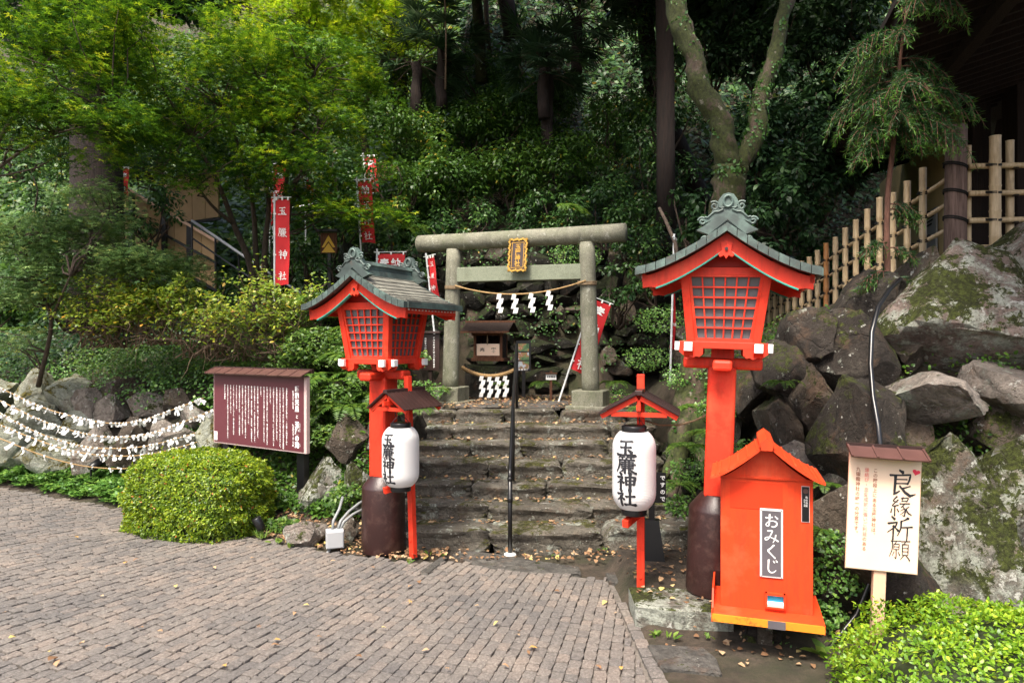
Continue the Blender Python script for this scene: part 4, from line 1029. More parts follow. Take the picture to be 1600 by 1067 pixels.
def shide(mb, x, y, z, w, h, n=4, ang=0, lean=0):
    """zigzag of folded paper"""
    st = h/n
    for k in range(n):
        ox = (w*.28 if k % 2 else -w*.10)+lean*k
        V = [(-w*.42+ox, 0, -k*st+.012), (w*.42+ox, 0, -k*st+.012), (w*.42+ox-.25*w, 0, -(k+1)*st), (-w*.42+ox-.25*w, 0, -(k+1)*st)]
        V = [(a_, (.004 if k % 2 else -.004)*(1 if q < 2 else -1)-.001*k, c_) for q, (a_, _, c_) in enumerate(V)]
        V2 = [(a_, b_+.0015, c_) for a_, b_, c_ in V]
        m = Matrix.Translation((x, y, z)) @ Matrix.Rotation(ang, 4, 'Z')
        A = [tuple(m @ Vector(q)) for q in V+V2]
        mb.add(A, [(0,1,2,3), (7,6,5,4), (0,4,5,1), (1,5,6,2), (2,6,7,3), (3,7,4,0)])
    return mb
rp0 = pl+Vector((.03,-.13,2.79)); rp1 = pr+Vector((-.03,-.13,2.80))
rope = thing('straw_rope', 'thin straw rope slung between the two pillars of the torii', 'rope', (mid.x, mid.y-.1, 2.7), 0, local=False)
rp = lambda u: rp0.lerp(rp1, u)-Vector((0,0,.30*4*u*(1-u)*.5))
MB().tube([rp(u) for u in np.linspace(0, 1, 20)], .011, 8).build('cord', M['straw'], rope, True)
for p in (pl, pr):
    s_ = MB()
    for k in range(3):
        s_.tube([(p.x+.124*math.cos(a_), p.y+.124*math.sin(a_), 2.76+.018*k+.01*math.sin(a_)) for a_ in np.linspace(0, 2*math.pi, 25)], .009, 6)
    s_.build('coil', M['straw_dark'], rope)
for k, u in enumerate((.36, .475, .605, .735)):
    q = rp(u); o = shide(MB(), 0, 0, 0, .072, .25, 4, R(-12+k*6)).build('paper_streamer', M['shide']); o.location = q+Vector((0,-.01,-.13))
    tag(o, '%s white zigzag paper streamer on the rope under the torii' % ('first from the left', 'second from the left', 'third from the left', 'rightmost')[k], 'paper streamer', 'zigzag paper streamers under the torii')

# ------------------------------------------------------------------ little shrine on its plinth
sh = thing('small_shrine', 'small brown wooden shrine with a shingled roof on a stone plinth', 'shrine', (-.33, 10.6, 1.69), -14)
MB().box((0,0,.035), (.52,.40,.05)).build('floor_board', M['timber_mid'], sh, bevel=.004)
for sx in (-1,1):
    for sy in (-1,1): MB().box((sx*.21, sy*.15, .24), (.035,.035,.38)).build('corner_post', M['timber_mid'], sh)
MB().box((0,-.17,.07), (.46,.02,.05)).build('front_rail', M['timber_mid'], sh)
MB().box((0,.155,.24), (.40,.012,.38)).build('back_wall', M['timber'], sh)
for sx in (-1,1): MB().box((sx*.212,0,.24), (.01,.27,.38)).build('side_wall', M['timber'], sh)
of = MB().box((0,-.150,.175), (.36,.012,.20)).build('offering_panel', M['cream'], sh)
mb = MB(); put_glyph(mb, '奉', -.09, .175, .085, y=-.1575, bold=.01); put_glyph(mb, '賽', .09, .175, .085, y=-.1575, bold=.01); mb.build('lettering', M['ink'], of)
MB().box((0,-.17,.42), (.50,.03,.04)).build('head_beam', M['timber_mid'], sh)
for sy, nm in ((-1,'front'), (1,'back')):
    m = MB()
    for k in range(7):
        a0, a1 = k/7, (k+1)/7+.03
        m.box((0, sy*(.02+.30*(a0+a1)/2), .60-.155*(a0+a1)/2+.004*k), (.74,.062,.014), rotm(-sy*.47, 0, 0))
    m.build('roof_slope', M['rock_moss'] if False else M['timber'], sh)
MB().box((0,0,.618), (.80,.07,.03)).build('ridge_board', M['timber_mid'], sh)
MB().box((0,-.335,.452), (.76,.02,.03)).build('eave_board', M['timber_mid'], sh)
MB().tube([(0,-.19,.41), (.004,-.20,.33), (0,-.195,.26)], [.004,.012,.006], 6).build('bell_cord', M['straw_dark'], sh)
v, f = rock(77, (1,1,1), 3, 4, .02); v = np.sign(v)*np.abs(v*2)**.35/2*np.array((.84,.6,.62))
o = MB().add(v+np.array((-.36,10.65,1.38)), f).build('stone_plinth', M['rock_back'], None, True); tag(o, 'dark mossy stone block that carries the small shrine', 'stone plinth')
r2 = thing('straw_rope', 'thick twisted straw rope across the front of the shrine plinth', 'rope', (-.33,10.3,1.6), 0, local=False)
A_, B_ = P(722,574,10.25), P(803,578,10.2)
for k in range(3):
    pts = []
    for u in np.linspace(0, 1, 60):
        q = A_.lerp(B_, u)-Vector((0,0,.11*4*u*(1-u))); a_ = u*42+k*2.094
        pts.append(q+Vector((0, .016*math.cos(a_), .016*math.sin(a_))))
    MB().tube(pts, .017, 7).build('strand', M['straw'], r2, True)
for k in range(4):
    q = P(754+k*12.3, 589+(1-abs(k-1.5)/1.5)*2, 10.2)
    o = shide(MB(), 0, 0, 0, .068, .30, 5).build('paper_streamer', M['shide']); o.location = q+Vector((-.005,-.015,-.14))
    tag(o, '%s white zigzag paper streamer on the plinth below the small shrine' % ('leftmost', 'second from the left', 'third from the left', 'rightmost')[k], 'paper streamer', 'zigzag paper streamers on the shrine plinth')
# ------------------------------------------------------------------ maroon notice board
def loc_z(x, y): return float(ground_z(x, y))
nb = thing('notice_board', 'wide maroon notice board of white vertical text under a shingled brown roof', 'notice board', (-2.98, 8.05, .0), -32)
nb.scale = (.95, 1, 1)
Wd = 1.76
MB().box((0,0,1.18), (Wd,.05,.86)).build('board', M['signframe'], nb, bevel=.003)
fc = MB().box((-.012,-.0265,1.182), (Wd-.062,.008,.83)).build('face', M['maroon'], nb)
BODY = ["小田急箱根湯本駅より徒歩にて、この玉簾の滝は古くから",
"箱根の名水として知られ、早川に注ぐ湯坂山の伏流水が岩肌を",
"つたい落ちる姿を玉のすだれになぞらえて名づけられました。",
"昭和天皇は皇太子の頃よりたびたび箱根に行幸になり、",
"この庭園をことのほかお気に召され、植物の観察をお楽しみ",
"になられました。","昭和二十年代に再びお越しの折には、滝の前にお立ちになり",
"水の清らかさと苔の美しさをお褒めになったと伝えられて",
"おります。","園内には飛烟の滝、玉簾神社、湯の花を祀る社があり、",
"四季折々の草木とともに、今も変わらぬ姿を見せています。",
"春は桜と山吹、夏は蛍と紫陽花、秋は紅葉、冬は雪景色と、",
"訪れる人の心を和ませてまいりました。","玉簾神社は箱根神社の分霊を祀り、縁結びと商売繁盛の",
"御利益があるとされ、多くの方がお参りになります。",
"滝の水は延命の水とも呼ばれ、一口飲めば一年長生き",
"するといわれております。","どうぞごゆっくりお過ごしのうえ、滝の音と緑の風を",
"心ゆくまでお楽しみください。","なお足元が滑りやすい所がございますのでご注意ください。","庭園管理事務所"]
tm = MB()
for i, s in enumerate(BODY):
    column(tm, s, .545-i*.0590, 1.475, .0245, .0251 if len(s) > 22 else .0262, bold=.035, y=-.032, res=1)
tm.build('body_text', M['inkwhite'], fc)
for i_, ch_ in enumerate("昭和天皇"): tm = MB(); put_glyph(tm, ch_, .725, 1.466-i_*.073, .068, bold=.06, y=-.032); tm.build('character', M['inkwhite'], fc)
for i_, ch_ in enumerate("玉簾の滝"): tm = MB(); put_glyph(tm, ch_, .725, 1.069-i_*.076, .072, bold=.06, y=-.032); tm.build('character', M['inkwhite'], fc)
tm = MB(); put_glyph(tm, 'と', .725, 1.50-.073*4-.05, .045, bold=.03, y=-.032)
column(tm, "たますだれ", .776, 1.09, .018, .021, bold=.03, y=-.032); column(tm, 'たき', .776, .86, .018, .021, bold=.03, y=-.032)
tm.build('title_text', M['inkwhite'], fc)
tm = MB()
for s, z0 in (("Emperor Showa", 1.44), ("Tamadare no taki", 1.06)):
    x_ = 0
    for ch in s:
        if ch == ' ': x_ += .012; continue
        put_glyph(tm, ch, .655, z0-x_, .030, bold=.05, y=-.032, vertical=False, rot=R(90), res=1); x_ += .0165
tm.build('latin_text', M['inkwhite'], fc)
ql = MB().box((-.822,-.0325,.84), (.066,.003,.105)).build('sticker', M['inkwhite'], fc)
lg = MB(); brush(lg, '良', -.822, .868, .045, .8, y=-.0355); lg.build('emblem', simple('violet_print', (.22,.03,.30), .5, 0, bump=0), ql)
for k in range(9):      # tilted shingle roof
    x0 = -Wd/2-.03+k*(Wd+.06)/9
    MB().box((x0+(Wd+.06)/18, -.060, 1.642+(.002 if k % 2 else 0)), ((Wd+.06)/9-.005, .155, .014), rotm(R(24),0,0)).build('roof_shingle', M['brownroof'], nb)
    MB().bar((x0, -.130, 1.616), (x0, .02, 1.684), .012, .016).build('roof_batten', M['brownroof'], nb)
MB().box((0,.035,1.668), (Wd+.08,.035,.05)).build('ridge_board', M['darkbrown'], nb)
MB().box((0,-.03,1.612), (Wd+.02,.06,.014)).build('roof_soffit', M['darkbrown'], nb)
for x in (.72, -.70): MB().box((x,.06,.60), (.125,.08,2.0)).build('post', M['black'], nb, bevel=.004)

# ------------------------------------------------------------------ fortune box
fb = thing('fortune_box', 'orange-red fortune slip box with a little gabled roof on a short post', 'fortune box', (1.685, 4.55, .108), -18)
fb.scale = (.93, .93, .93)
zb = .17
MB().box((0,-.0,.63), (.60,.36,.92)).build('cabinet', M['redbox'], fb, bevel=.004)
MB().box((-.065,-.1815,.965), (.345,.003,.185)).build('overpainted_patch', M['redpatch'], fb)
cv = full(roof_curve(.355, 1.09, .235, flare=1.35))
MB().prism([(-.30,1.085)]+[(x*.86, z-.01) for x, z in cv]+[(.30,1.085)], -.185, .18).build('gable', M['redbox'], fb)
MB().box((0,-.187,1.090), (.605,.012,.012)).build('gable_rail', M['redbox'], fb)
for sx in (-1,1):
    c_ = [(sx*x, z) for x, z in roof_curve(.365, 1.085, .245, flare=1.35)]
    MB().strip([(x, z+.018) for x, z in c_], c_, -.30, .25).build('roof_slope', M['redbox'], fb)
    for k in range(7):
        q = c_[2+k] if False else c_[min(12, 1+int(k*1.8))]
        MB().box((q[0], -.025, q[1]+.020), (.010,.55,.008)).build('roof_seam', M['redbox'], fb)
MB().prism([(-.048,1.318),(-.048,1.348),(0,1.385),(.048,1.348),(.048,1.318),(0,1.355)], -.315, .26).build('ridge_cap', M['redbox'], fb)
MB().prism([(-.034,1.30),(.034,1.30),(.044,1.345),(0,1.388),(-.044,1.345)], -.328, -.316).build('ridge_end', M['redbox'], fb)
MB().box((0,-.06,.17), (.70,.56,.012)).build('tray_floor', M['redbox'], fb)
MB().box((0,-.345,.150), (.71,.014,.050)).build('tray_front', M['yelloworange'], fb)
for sx in (-1,1): MB().prism([(-.16,.118),(.34,.118),(.34,.176),(-.04,.176),(-.06,.30),(-.16,.30)] if False else [(-.345,.118),(.22,.118),(.22,.30),(-.16,.30),(-.345,.176)], sx*.352-.006, sx*.352+.006).xf(Matrix.Rotation(R(90),4,'Z') if False else Matrix.Identity(4)).build('tray_side_tmp', M['redbox'], fb)
for o in [c for c in fb.children if c.name.startswith('tray_side_tmp')]: bpy.data.objects.remove(o)
for sx in (-1,1):
    m = MB(); m.prism([(-.345,.118),(.22,.118),(.22,.28),(-.14,.28),(-.24,.176),(-.345,.176)], -.006, .006) if sx < 0 else m.prism([(-.345,.118),(.22,.118),(.22,.18),(-.345,.176)], -.006, .006); m.xf(Matrix.Translation((sx*.352,0,0)) @ Matrix.Rotation(R(90),4,'Z')); m.build('tray_side', M['redbox'], fb)
MB().box((.06,-.356,.150), (.11,.006,.052)).build('catch_plate', M['greytag'], fb)
np_ = MB().box((.035,-.1855,.645), (.150,.010,.475)).build('nameplate', M['silver'], fb, bevel=.004)
MB().box((.035,-.1915,.645), (.122,.004,.447)).build('nameplate_face', M['greytag'], np_)
for i, ch in enumerate('おみくじ'):
    mb = MB(); brush(mb, ch, .035, .800-i*.104, .098, 1.05, y=-.1945); mb.v = [v-np.array((0,.0002*k,0)) for k, v in enumerate(mb.v)]; mb.build('character', M['inkwhite'], np_)
for sx in (-1,1):
    for sz in (-1,1): MB().box((.035+sx*.066,-.1915,.645+sz*.228), (.005,.003,.005)).build('rivet', M['greytag'], np_)
st_ = MB().box((.252,-.1835,.93), (.052,.005,.245)).build('sticker', M['signframe'], fb)
MB().box((.252,-.1865,.93), (.045,.003,.236)).build('sticker_face', M['black'], st_)
mb = MB(); mb.lathe([(.017,0),(.017,.001)], 18).xf(Matrix.Translation((.252,-.189,1.018)) @ Matrix.Rotation(R(90),4,'X')); mb.build('emblem', M['heart'] if False else M['brownroof'], st_)
mb = MB(); column(mb, '箱根温泉', .258, .985, .016, .019, y=-.1890); column(mb, '天山湯治郷' if False else '名産土産', .245, .965, .011, .013, y=-.1890); mb.build('sticker_text', M['inkwhite'], st_)
sl = MB()
for (cx, cz, w, h) in ((.06,.335,.13,.014), (.06,.245,.13,.014), (.0,.29,.014,.104), (.12,.29,.014,.104)): sl.box((cx,-.195,cz-.035), (w,.03,h))
sl.build('slot_frame', M['redbox'], fb)
sl2 = MB().box((.06,-.184,.255), (.106,.008,.08)).build('slot_recess', M['blue'], fb)
MB().box((.06,-.198,.227), (.104,.03,.030), rotm(R(18),0,0)).build('slot_lip', M['white'], sl2)
MB().box((.0,.0,.0), (.10,.10,.34)).build('post', M['rock_brown'], fb)
MB().box((0,.12,-.12), (.22,.24,.16)).build('footing', M['rock_dark'], fb)

# ------------------------------------------------------------------ blessing sign at the right
bs = thing('wooden_sign', 'cream upright sign with four large black brush characters and a pink heart', 'sign', tuple(P(1379, 790, 4.32))[:2]+(.0,), -12)
bs.location.z = 0.08; bs.location.x -= .025; bs.scale = (.87, .9, .93)
lean = Matrix.Rotation(R(2.2), 4, 'Y')
def L_(mb): return mb.xf(Matrix.Translation((0,0,.2)) @ lean @ Matrix.Translation((0,0,-.2)))
L_(MB().box((0,.028,.52), (.085,.05,1.15))).build('post', M['creampost'], bs, bevel=.004)
zc = .905
L_(MB().box((0,0,zc), (.475,.028,.79))).build('board', M['cream'], bs, bevel=.003)
nm = L_(MB().box((0,-.004,zc), (.482,.012,.797))).build('edge', M['creampost'], bs)
for k in range(3):
    x0 = -.25+k*.167
    L_(MB().box((x0+.0835,-.055,zc+.410), (.160,.155,.010), rotm(R(22),0,0))).build('roof_shingle', M['brownroof'], bs)
for k in range(4): L_(MB().bar((-.25+k*.167,-.130,zc+.385), (-.25+k*.167,.02,zc+.448), .014,.016)).build('roof_batten', M['brownroof'], bs)
L_(MB().box((0,.02,zc+.442), (.51,.03,.03))).build('ridge_board', M['darkbrown'], bs)
for i, (ch, z, s_) in enumerate((('良', .205, .182), ('縁', .052, .140), ('祈', -.095, .158), ('願', -.238, .134))):
    mb = MB(); brush(mb, ch, .108+(.0, .0, .0, .01)[i], zc+z, s_*1.0, .92 if i < 3 else .78, y=-.0155); mb.v = [v-np.array((0,.0002*k,0)) for k, v in enumerate(mb.v)]
    L_(mb).build('character', M['ink'], bs)
for txt, x, mt, z in (("この階段上にある玉簾神社は、", -.0625, 'inkbrown', .268), ("縁結び・恋愛成就に強いご利益", -.120, 'inkred', .268), ("九頭龍神社の唯一の分宮です。", -.178, 'inkbrown', .270)):
    mb = MB(); column(mb, txt, x, zc+z+.03, .031, .0335, bold=.012, y=-.0165); L_(mb).build('text_column', M[mt], bs)
mb = MB(); column(mb, "のある", -.120, zc+.298-14*.0335, .031, .0335, bold=.012, y=-.0165); L_(mb).build('text_column', M['inkbrown'], bs)
hp = [(16*math.sin(a)**3, 13*math.cos(a)-5*math.cos(2*a)-2*math.cos(3*a)-math.cos(4*a)) for a in np.linspace(0, 2*math.pi, 28, endpoint=False)]
c8 = math.cos(-.25); s8 = math.sin(-.25)
L_(MB().prism([(.205+(x*c8-z*s8)*.0016, zc+.290+(x*s8+z*c8)*.0014) for x, z in hp], -.0170, -.0150)).build('heart', M['heart'], bs)

# ------------------------------------------------------------------ small things round the steps
def flat_sign(name, label, cat, loc, rz, w, h, z, board, text, ink, roof=None, post=True, s=.05, pitch=None, cols=None, gap=None):
    t = thing(name, label, cat, loc, rz)
    b = MB().box((0,0,z), (w,.03,h)).build('board', board, t, bevel=.003)
    for i, c_ in enumerate(cols or text):
        mb = MB(); column(mb, c_, w*.22-i*(gap or w*.44), z+h*.42-i*.01, s, pitch or s*1.1, bold=.03, y=-.019, res=2); mb.build('text_column', ink, b)
    if roof: MB().box((0,-.02,z+h/2+.02), (w*1.1,.10,.03)).build('roof_board', roof, t, bevel=.003)
    if post: MB().box((0,.03,z/2), (.05,.05,z)).build('post', M['timber'], t)
    return t
c = P(672, 550, 9.75)
flat_sign('warning_sign', 'tall dark brown sign with two columns of white writing left of the torii pillar', 'sign', (c.x, c.y, 1.15), -8, .28, .52, c.z-1.15, M['darkbrown'], ["すべりやすくなっております", "お気をつけ下さいませ"], M['inkwhite'], M['darkbrown'], s=.031, pitch=.0345)
c = P(818, 556, 10.5)
t = thing('photo_board', 'small black framed board of photographs on the rocks right of the shrine', 'notice board', (c.x, c.y, 1.15), -6)
z = c.z-1.15
MB().box((0,0,z), (.225,.03,.47)).build('frame', M['black'], t)
for k in range(3): MB().box((0,-.018,z+.13-k*.135), (.17,.005,.115)).build('photograph', M['photo'], t)
mb = MB(); 
for k, ch in enumerate('玉簾神社'): put_glyph(mb, ch, -.065+k*.043, z-.205, .036, bold=.03, y=-.020)
mb.build('caption', M['inkwhite'], t); MB().box((0,.03,z/2-.1), (.05,.04,z)).build('post', M['black'], t)
c = P(861, 590, 10.0)
t = thing('stake_sign', 'tiny white label on a low wooden stake before the dark rocks', 'sign', (c.x, c.y, 1.13), 5)
MB().box((0,0,.35), (.15,.02,.08)).build('label', M['white'], t); MB().box((0,.015,.22), (.035,.03,.44)).build('stake', M['timber_mid'], t); MB().box((0,-.012,.405), (.17,.06,.015)).build('roof_board', M['timber_mid'], t)
mb = MB()
for k in range(5): mb.box((-.05+k*.025, -.0125, .355), (.012,.002,.03))
mb.build('lettering', M['ink'], t)
c = P(1022, 745, 5.9); t = thing('small_sign', 'low black board with white kana half hidden behind the right white lantern', 'sign', (c.x, c.y, .14), -10)
b = MB().box((0,0,.60), (.20,.02,.26)).build('board', M['black'], t)
mb = MB(); column(mb, 'ですので', .072, .71, .045, .06, bold=.03, y=-.0125); column(mb, '段差あり', -.01, .71, .045, .06, bold=.03, y=-.0125); mb.build('lettering', M['inkwhite'], b)
MB().box((-.02,.02,.15), (.22,.16,.34), top=(.55,.5)).build('base', M['black'], t); MB().box((-.02,.02,.40), (.05,.03,.2)).build('post', M['black'], t)
# handrail
hr = thing('handrail', 'slim black metal handrail up the middle of the stone steps', 'handrail', (-.01, 6.32, .03), local=False)
b0 = Vector(gp(797, 868)+(0.0,)); b1 = Vector((b0.x+.03, 7.35, .50)); b2 = Vector((b0.x+.08, 8.9, 1.14)); rh = .76
MB().tube([b0, b0+Vector((0,0,rh))], .021, 14).build('front_post', M['black'], hr, True)
MB().lathe([(.021,0),(.026,.004),(.026,.045),(.021,.05)], 14, tuple(b0+Vector((0,0,.50)))).build('joint_collar', M['black'], hr, True)
MB().lathe([(.021,0),(.026,.004),(.026,.03),(.021,.034)], 14, tuple(b0+Vector((0,0,.70)))).build('joint_collar', M['black'], hr, True)
MB().lathe([(.06,0),(.055,.02),(.02,.03)], 14, tuple(b0)).build('base_mortar', M['white'], hr, True)
for b_ in (b1, b2): MB().tube([b_, b_+Vector((0,0,.80))], .019, 12).build('rear_post', M['black'], hr, True)
MB().tube([b0+Vector((0,-.02,rh-.02)), b0+Vector((0,.05,rh+.03)), b1+Vector((0,0,.82)), b2+Vector((0,0,.82)), b2+Vector((0,.1,.80))], .019, 12).build('top_rail', M['black'], hr, True)
# junction box and conduits
c = P(523, 838, 6.55)
t = thing('junction_box', 'grey electrical junction box on the ground beside the left drum base', 'junction box', (c.x, c.y, 0), 18)
MB().box((0,0,.115), (.165,.13,.165)).build('casing', M['grey_metal'], t, bevel=.006); MB().box((0,-.067,.115), (.150,.008,.150)).build('cover', M['grey_metal'], t, bevel=.004)
for k, q in enumerate([[(-.02,.02,.19),(-.01,.05,.27),(.05,.12,.36),(.09,.2,.46)], [(.03,.02,.19),(.06,.06,.26),(.14,.12,.33),(.24,.2,.38),(.3,.25,.40)], [(.05,.03,.18),(.09,.06,.25),(.18,.12,.30),(.3,.2,.33)], [(-.03,0,.04),(-.06,-.03,0),(-.09,-.05,-.03)]]):
    MB().tube([Vector(a_) for a_ in q], .014, 10).build('conduit', M['conduit'], t, True)
c = P(409, 832, 6.95)
t = thing('garden_spotlight', 'small black garden spotlight in the grass by the right post of the notice board', 'spotlight', (c.x, c.y, 0.02), 20)
MB().lathe([(.04,0),(.045,.01),(.045,.13),(.04,.135)], 20).xf(Matrix.Translation((0,0,.07)) @ Matrix.Rotation(R(-25),4,'Y')).build('housing', M['plasticblack'], t, True)
MB().tube([(0,0,-.02),(0,0,.09)], .01, 8).build('spike', M['black'], t)
c = P(142, 734, 9.0)
t = thing('garden_spotlight', 'small black garden spotlight among the ground cover below the paper fortunes', 'spotlight', (c.x, c.y, c.z-.09), 70)
MB().lathe([(.05,0),(.06,.01),(.06,.15),(.05,.16)], 20).xf(Matrix.Translation((0,0,.1)) @ Matrix.Rotation(R(60),4,'Y')).build('housing', M['plasticblack'], t, True)
MB().tube([(0,0,-.1),(0,0,.12)], .012, 8).build('spike', M['black'], t)
# hose down the wall, lower hose by the bush, rope to the right lantern
pts = [P(*q) for q in ((1407,436,5.42),(1390,452,5.3),(1372,480,5.15),(1362,520,5.02),(1360,570,4.95),(1364,620,4.80),(1372,665,4.68),(1376,700,4.62),(1376,820,4.62),(1362,900,4.62),(1338,960,4.6),(1290,1020,4.45),(1235,1066,4.3),(1150,1110,4.1))]
o = MB().tube([tuple(p) for p in pts], .017, 10).build('hose', M['plasticblack'], None, True); tag(o, 'black rubber hose running down the boulders behind the cream sign', 'hose')
a_, b_ = Vector((1.0, 5.25, 1.27)), Vector((1.42, 5.15, 1.37))
o = MB().tube([P(1000,655,5.3), P(1030,664,5.28), P(1060,664,5.25), P(1085,657,5.2), P(1104,648,5.14)], .008, 6).build('barrier_rope', M['straw_dark'], None, True); tag(o, 'thin brown rope tied between right white lantern stand and tall lantern post', 'rope')

# ------------------------------------------------------------------ red banners
def banner(px, py_top, py_bot, d, wpx, label, text='奉納玉簾神社', lean_=0., rz=0, pole_px=None, arm=True, group='red prayer banners among the trees', base_py=None, tx=None):
    s_ = d/F; top = P(px, py_top, d); h = (py_bot-py_top)*s_; w = wpx*s_; base_py = base_py or py_bot+35
    t = thing('banner', label, 'banner', (top.x-w/2-.02-math.tan(lean_)*(base_py-py_top)*s_, d, H-(base_py-533.5)*s_), rz, group)
    zt = top.z-t.location.z; m = Matrix.Rotation(lean_, 4, 'Y'); m = m.to_4x4()
    r_ = np.random.default_rng(int(px)); nx_, nz_ = 5, 14; V = []; Fc = []
    for j in range(nz_+1):
        for i in range(nx_+1):
            u, v_ = i/nx_, j/nz_
            V.append((.02+w*u, .018*math.sin(u*5+v_*4+px)*(.3+v_)+.012*math.sin(v_*9+px), zt-h*v_-.01*math.sin(u*3+px)*v_))
    for j in range(nz_):
        for i in range(nx_): a0 = j*(nx_+1)+i; Fc.append((a0, a0+nx_+1, a0+nx_+2, a0+1))
    cl = MB().add(V, Fc).xf(m).build('cloth', M['banner'], t, True)
    n_ = max(len(text),1); sz = min(w*.62, h/n_*.95)
    mb = MB()
    for i, ch in enumerate(text):
        zz = zt-h*(i+.55)/n_
        sub = MB()
        if ch in BR: brush(sub, ch, .02+w*.5, zz, sz, .95)
        else: put_glyph(sub, ch, .02+w*.5, zz, sz, bold=.03)
        for k, v in enumerate(sub.v):
            u = (v[:,0]-.02)/w; vv = (zt-v[:,2])/h
            v[:,1] = .018*np.sin(u*5+vv*4+px)*(.3+vv)+.012*np.sin(vv*9+px)-.006-.0003*k
        sub.xf(m).build('character', M['inkwhite'], cl)
    MB().tube([(0,0,-.3),(0,0,zt+.08)], .014, 8).xf(m).build('pole', M['pole'], t)
    MB().tube([(-.05,0,zt+.03),(w+.05,0,zt+.03)], .008, 6).xf(m).build('cross_rod', M['pole'], t)
    lp = MB()
    for k in range(3): lp.box((.03+k*(w-.03)/2, 0, zt+.012), (.02,.022,.05))
    for k in range(4): lp.box((.008, 0, zt-h*(k+.7)/4.2), (.04,.022,.02))
    lp.xf(m).build('loop', M['white'], cl)
    return t
banner(442, 312, 446, 9.9, 22, 'red banner with white characters in front of the maple stems', '玉簾神社', rz=-5)
banner(437, 258, 322, 13.5, 19, 'short upper red banner glimpsed above the one by the maple stems', '奉納', rz=10)
banner(428, 300, 352, 13.2, 10, 'narrow red banner partly behind the leftmost maple stem', '奉納', rz=35)
banner(578, 246, 300, 13.0, 17, 'higher red banner left of the yellow timber screen', '奉納玉', lean_=-.10, rz=8)
banner(570, 284, 380, 10.9, 21, 'long red banner hanging above the left lantern roof', '納玉神社', lean_=-.06, rz=0)
banner(612, 397, 446, 10.6, 42, 'wide red banner with two white characters just behind the left lantern roof', '', rz=-4, arm=False)
bn = bpy.data.objects['cloth.005'] if 'cloth.005' in bpy.data.objects else None
par = [o for o in bpy.data.objects if o.get('label', '').startswith('wide red banner')][0]
cl = [c_ for c_ in par.children if c_.name.startswith('cloth')][0]
ztb = P(612,397,10.6).z-par.location.z
for ch_, x_ in (('奉', .13), ('納', .31)): mb = MB(); put_glyph(mb, ch_, x_, ztb-.15, .155, bold=.03, y=-.05); mb.build('character', M['inkwhite'], par)
banner(672, 402, 478, 10.4, 13, 'slender leaning red banner left of the torii pillar', '玉簾神社', lean_=-.13, rz=-30)
banner(948, 458, 574, 9.75, 30, 'leaning red banner partly behind the right torii pillar', '奉納玉社', lean_=.33, rz=12, base_py=612)
banner(194, 262, 302, 13.5, 15, 'red banner beside the dark cedar trunk at far left', '奉納', rz=5, lean_=.1)
banner(484, 280, 318, 14.0, 10, 'small faraway red banner between two others behind the maple', '奉', rz=20)
banner(1072, 372, 545, 8.9, 9, 'thin folded red banner on a white pole behind the right tall lantern', '奉納', lean_=.09, rz=60, base_py=560)
# yellow arrow board
c = P(514, 380, 10.8)
t = thing('arrow_sign', 'small brown roofed board painted with a yellow arrow above the left lantern', 'sign', (c.x, c.y, c.z-1.0), -5)
MB().box((0,0,1.0), (.26,.03,.32)).build('board', M['timber_mid'], t); MB().box((0,-.02,1.19), (.34,.16,.03)).build('roof_board', M['black'], t); MB().box((0,.03,.4), (.05,.05,1.1)).build('post', M['black'], t)
MB().prism([(-.11,.93),(0,1.12),(.11,.93),(.07,.93),(0,1.03),(-.07,.93)], -.024, -.016).build('arrow', M['yellow'], t)
MB().prism([(-.11,.85),(0,1.0),(.11,.85)], -.024, -.016).build('arrow', M['yellow'], t)

# ------------------------------------------------------------------ strings of paper fortunes
def fortune_mesh(seed):
    r = np.random.default_rng(seed); mb = MB(); L = r.uniform(.05, .10); w = .014
    mb.box((0,0,0), (.030,.022,.026), rotm(*r.uniform(-.5,.5,3)))
    for k in range(3 if r.uniform() < .6 else 2):
        a_ = r.uniform(-.8,.8); b_ = r.uniform(-.7,.7); x, y, z = 0, 0, 0; pts = []
        d = np.array((math.sin(a_)*.9, math.sin(b_)*.5, -math.cos(a_))); n_ = np.array((math.cos(a_), .2, math.sin(a_)))*w*r.uniform(.7,1.3)
        p = np.zeros(3); V = []
        for j in range(4):
            V += [p-n_, p+n_]; p = p+d*L/3; d = d+r.normal(0, .35, 3); d /= np.linalg.norm(d)
        mb.add(V, [(0,1,3,2),(2,3,5,4),(4,5,7,6)])
    V = np.vstack(mb.v); me = bpy.data.meshes.new('paper_fortune'); me.from_pydata(V.tolist(), [], mb.f); me.materials.append(M['shide']); me.update(); return me
FM = [fortune_mesh(s) for s in range(14)]
ROPES = [ # px,py,d points along; number of papers; label
 ([(-40,590,9.2),(0,606,9.1),(60,634,9.0),(120,652,8.9),(170,661,8.85),(220,657,8.8),(270,640,8.75),(318,622,8.7)], 62, 'topmost straw cord, thickly hung with white paper fortunes', .0),
 ([(-40,610,9.15),(0,626,9.1),(60,655,9.0),(110,672,8.9),(170,683,8.82),(230,678,8.75),(290,658,8.7),(340,638,8.68)], 62, 'second straw cord from the top, thickly hung with paper fortunes', .0),
 ([(-40,630,9.1),(0,646,9.0),(50,672,8.95),(100,690,8.9),(150,700,8.82),(220,698,8.75),(280,684,8.7),(340,666,8.66)], 56, 'middle straw cord of paper fortunes, with papers along its whole length', .0),
 ([(-40,650,9.05),(0,664,9.0),(50,684,8.92),(110,704,8.85),(170,712,8.8),(230,710,8.72),(290,696,8.68),(340,680,8.64)], 44, 'fourth cord down, with loosely spaced paper fortunes', .0),
 ([(-40,672,9.0),(0,685,8.95),(60,709,8.88),(120,726,8.8),(175,732,8.75),(215,731,8.7)], 10, 'lowest orange cord, with only a few paper fortunes', .0)]
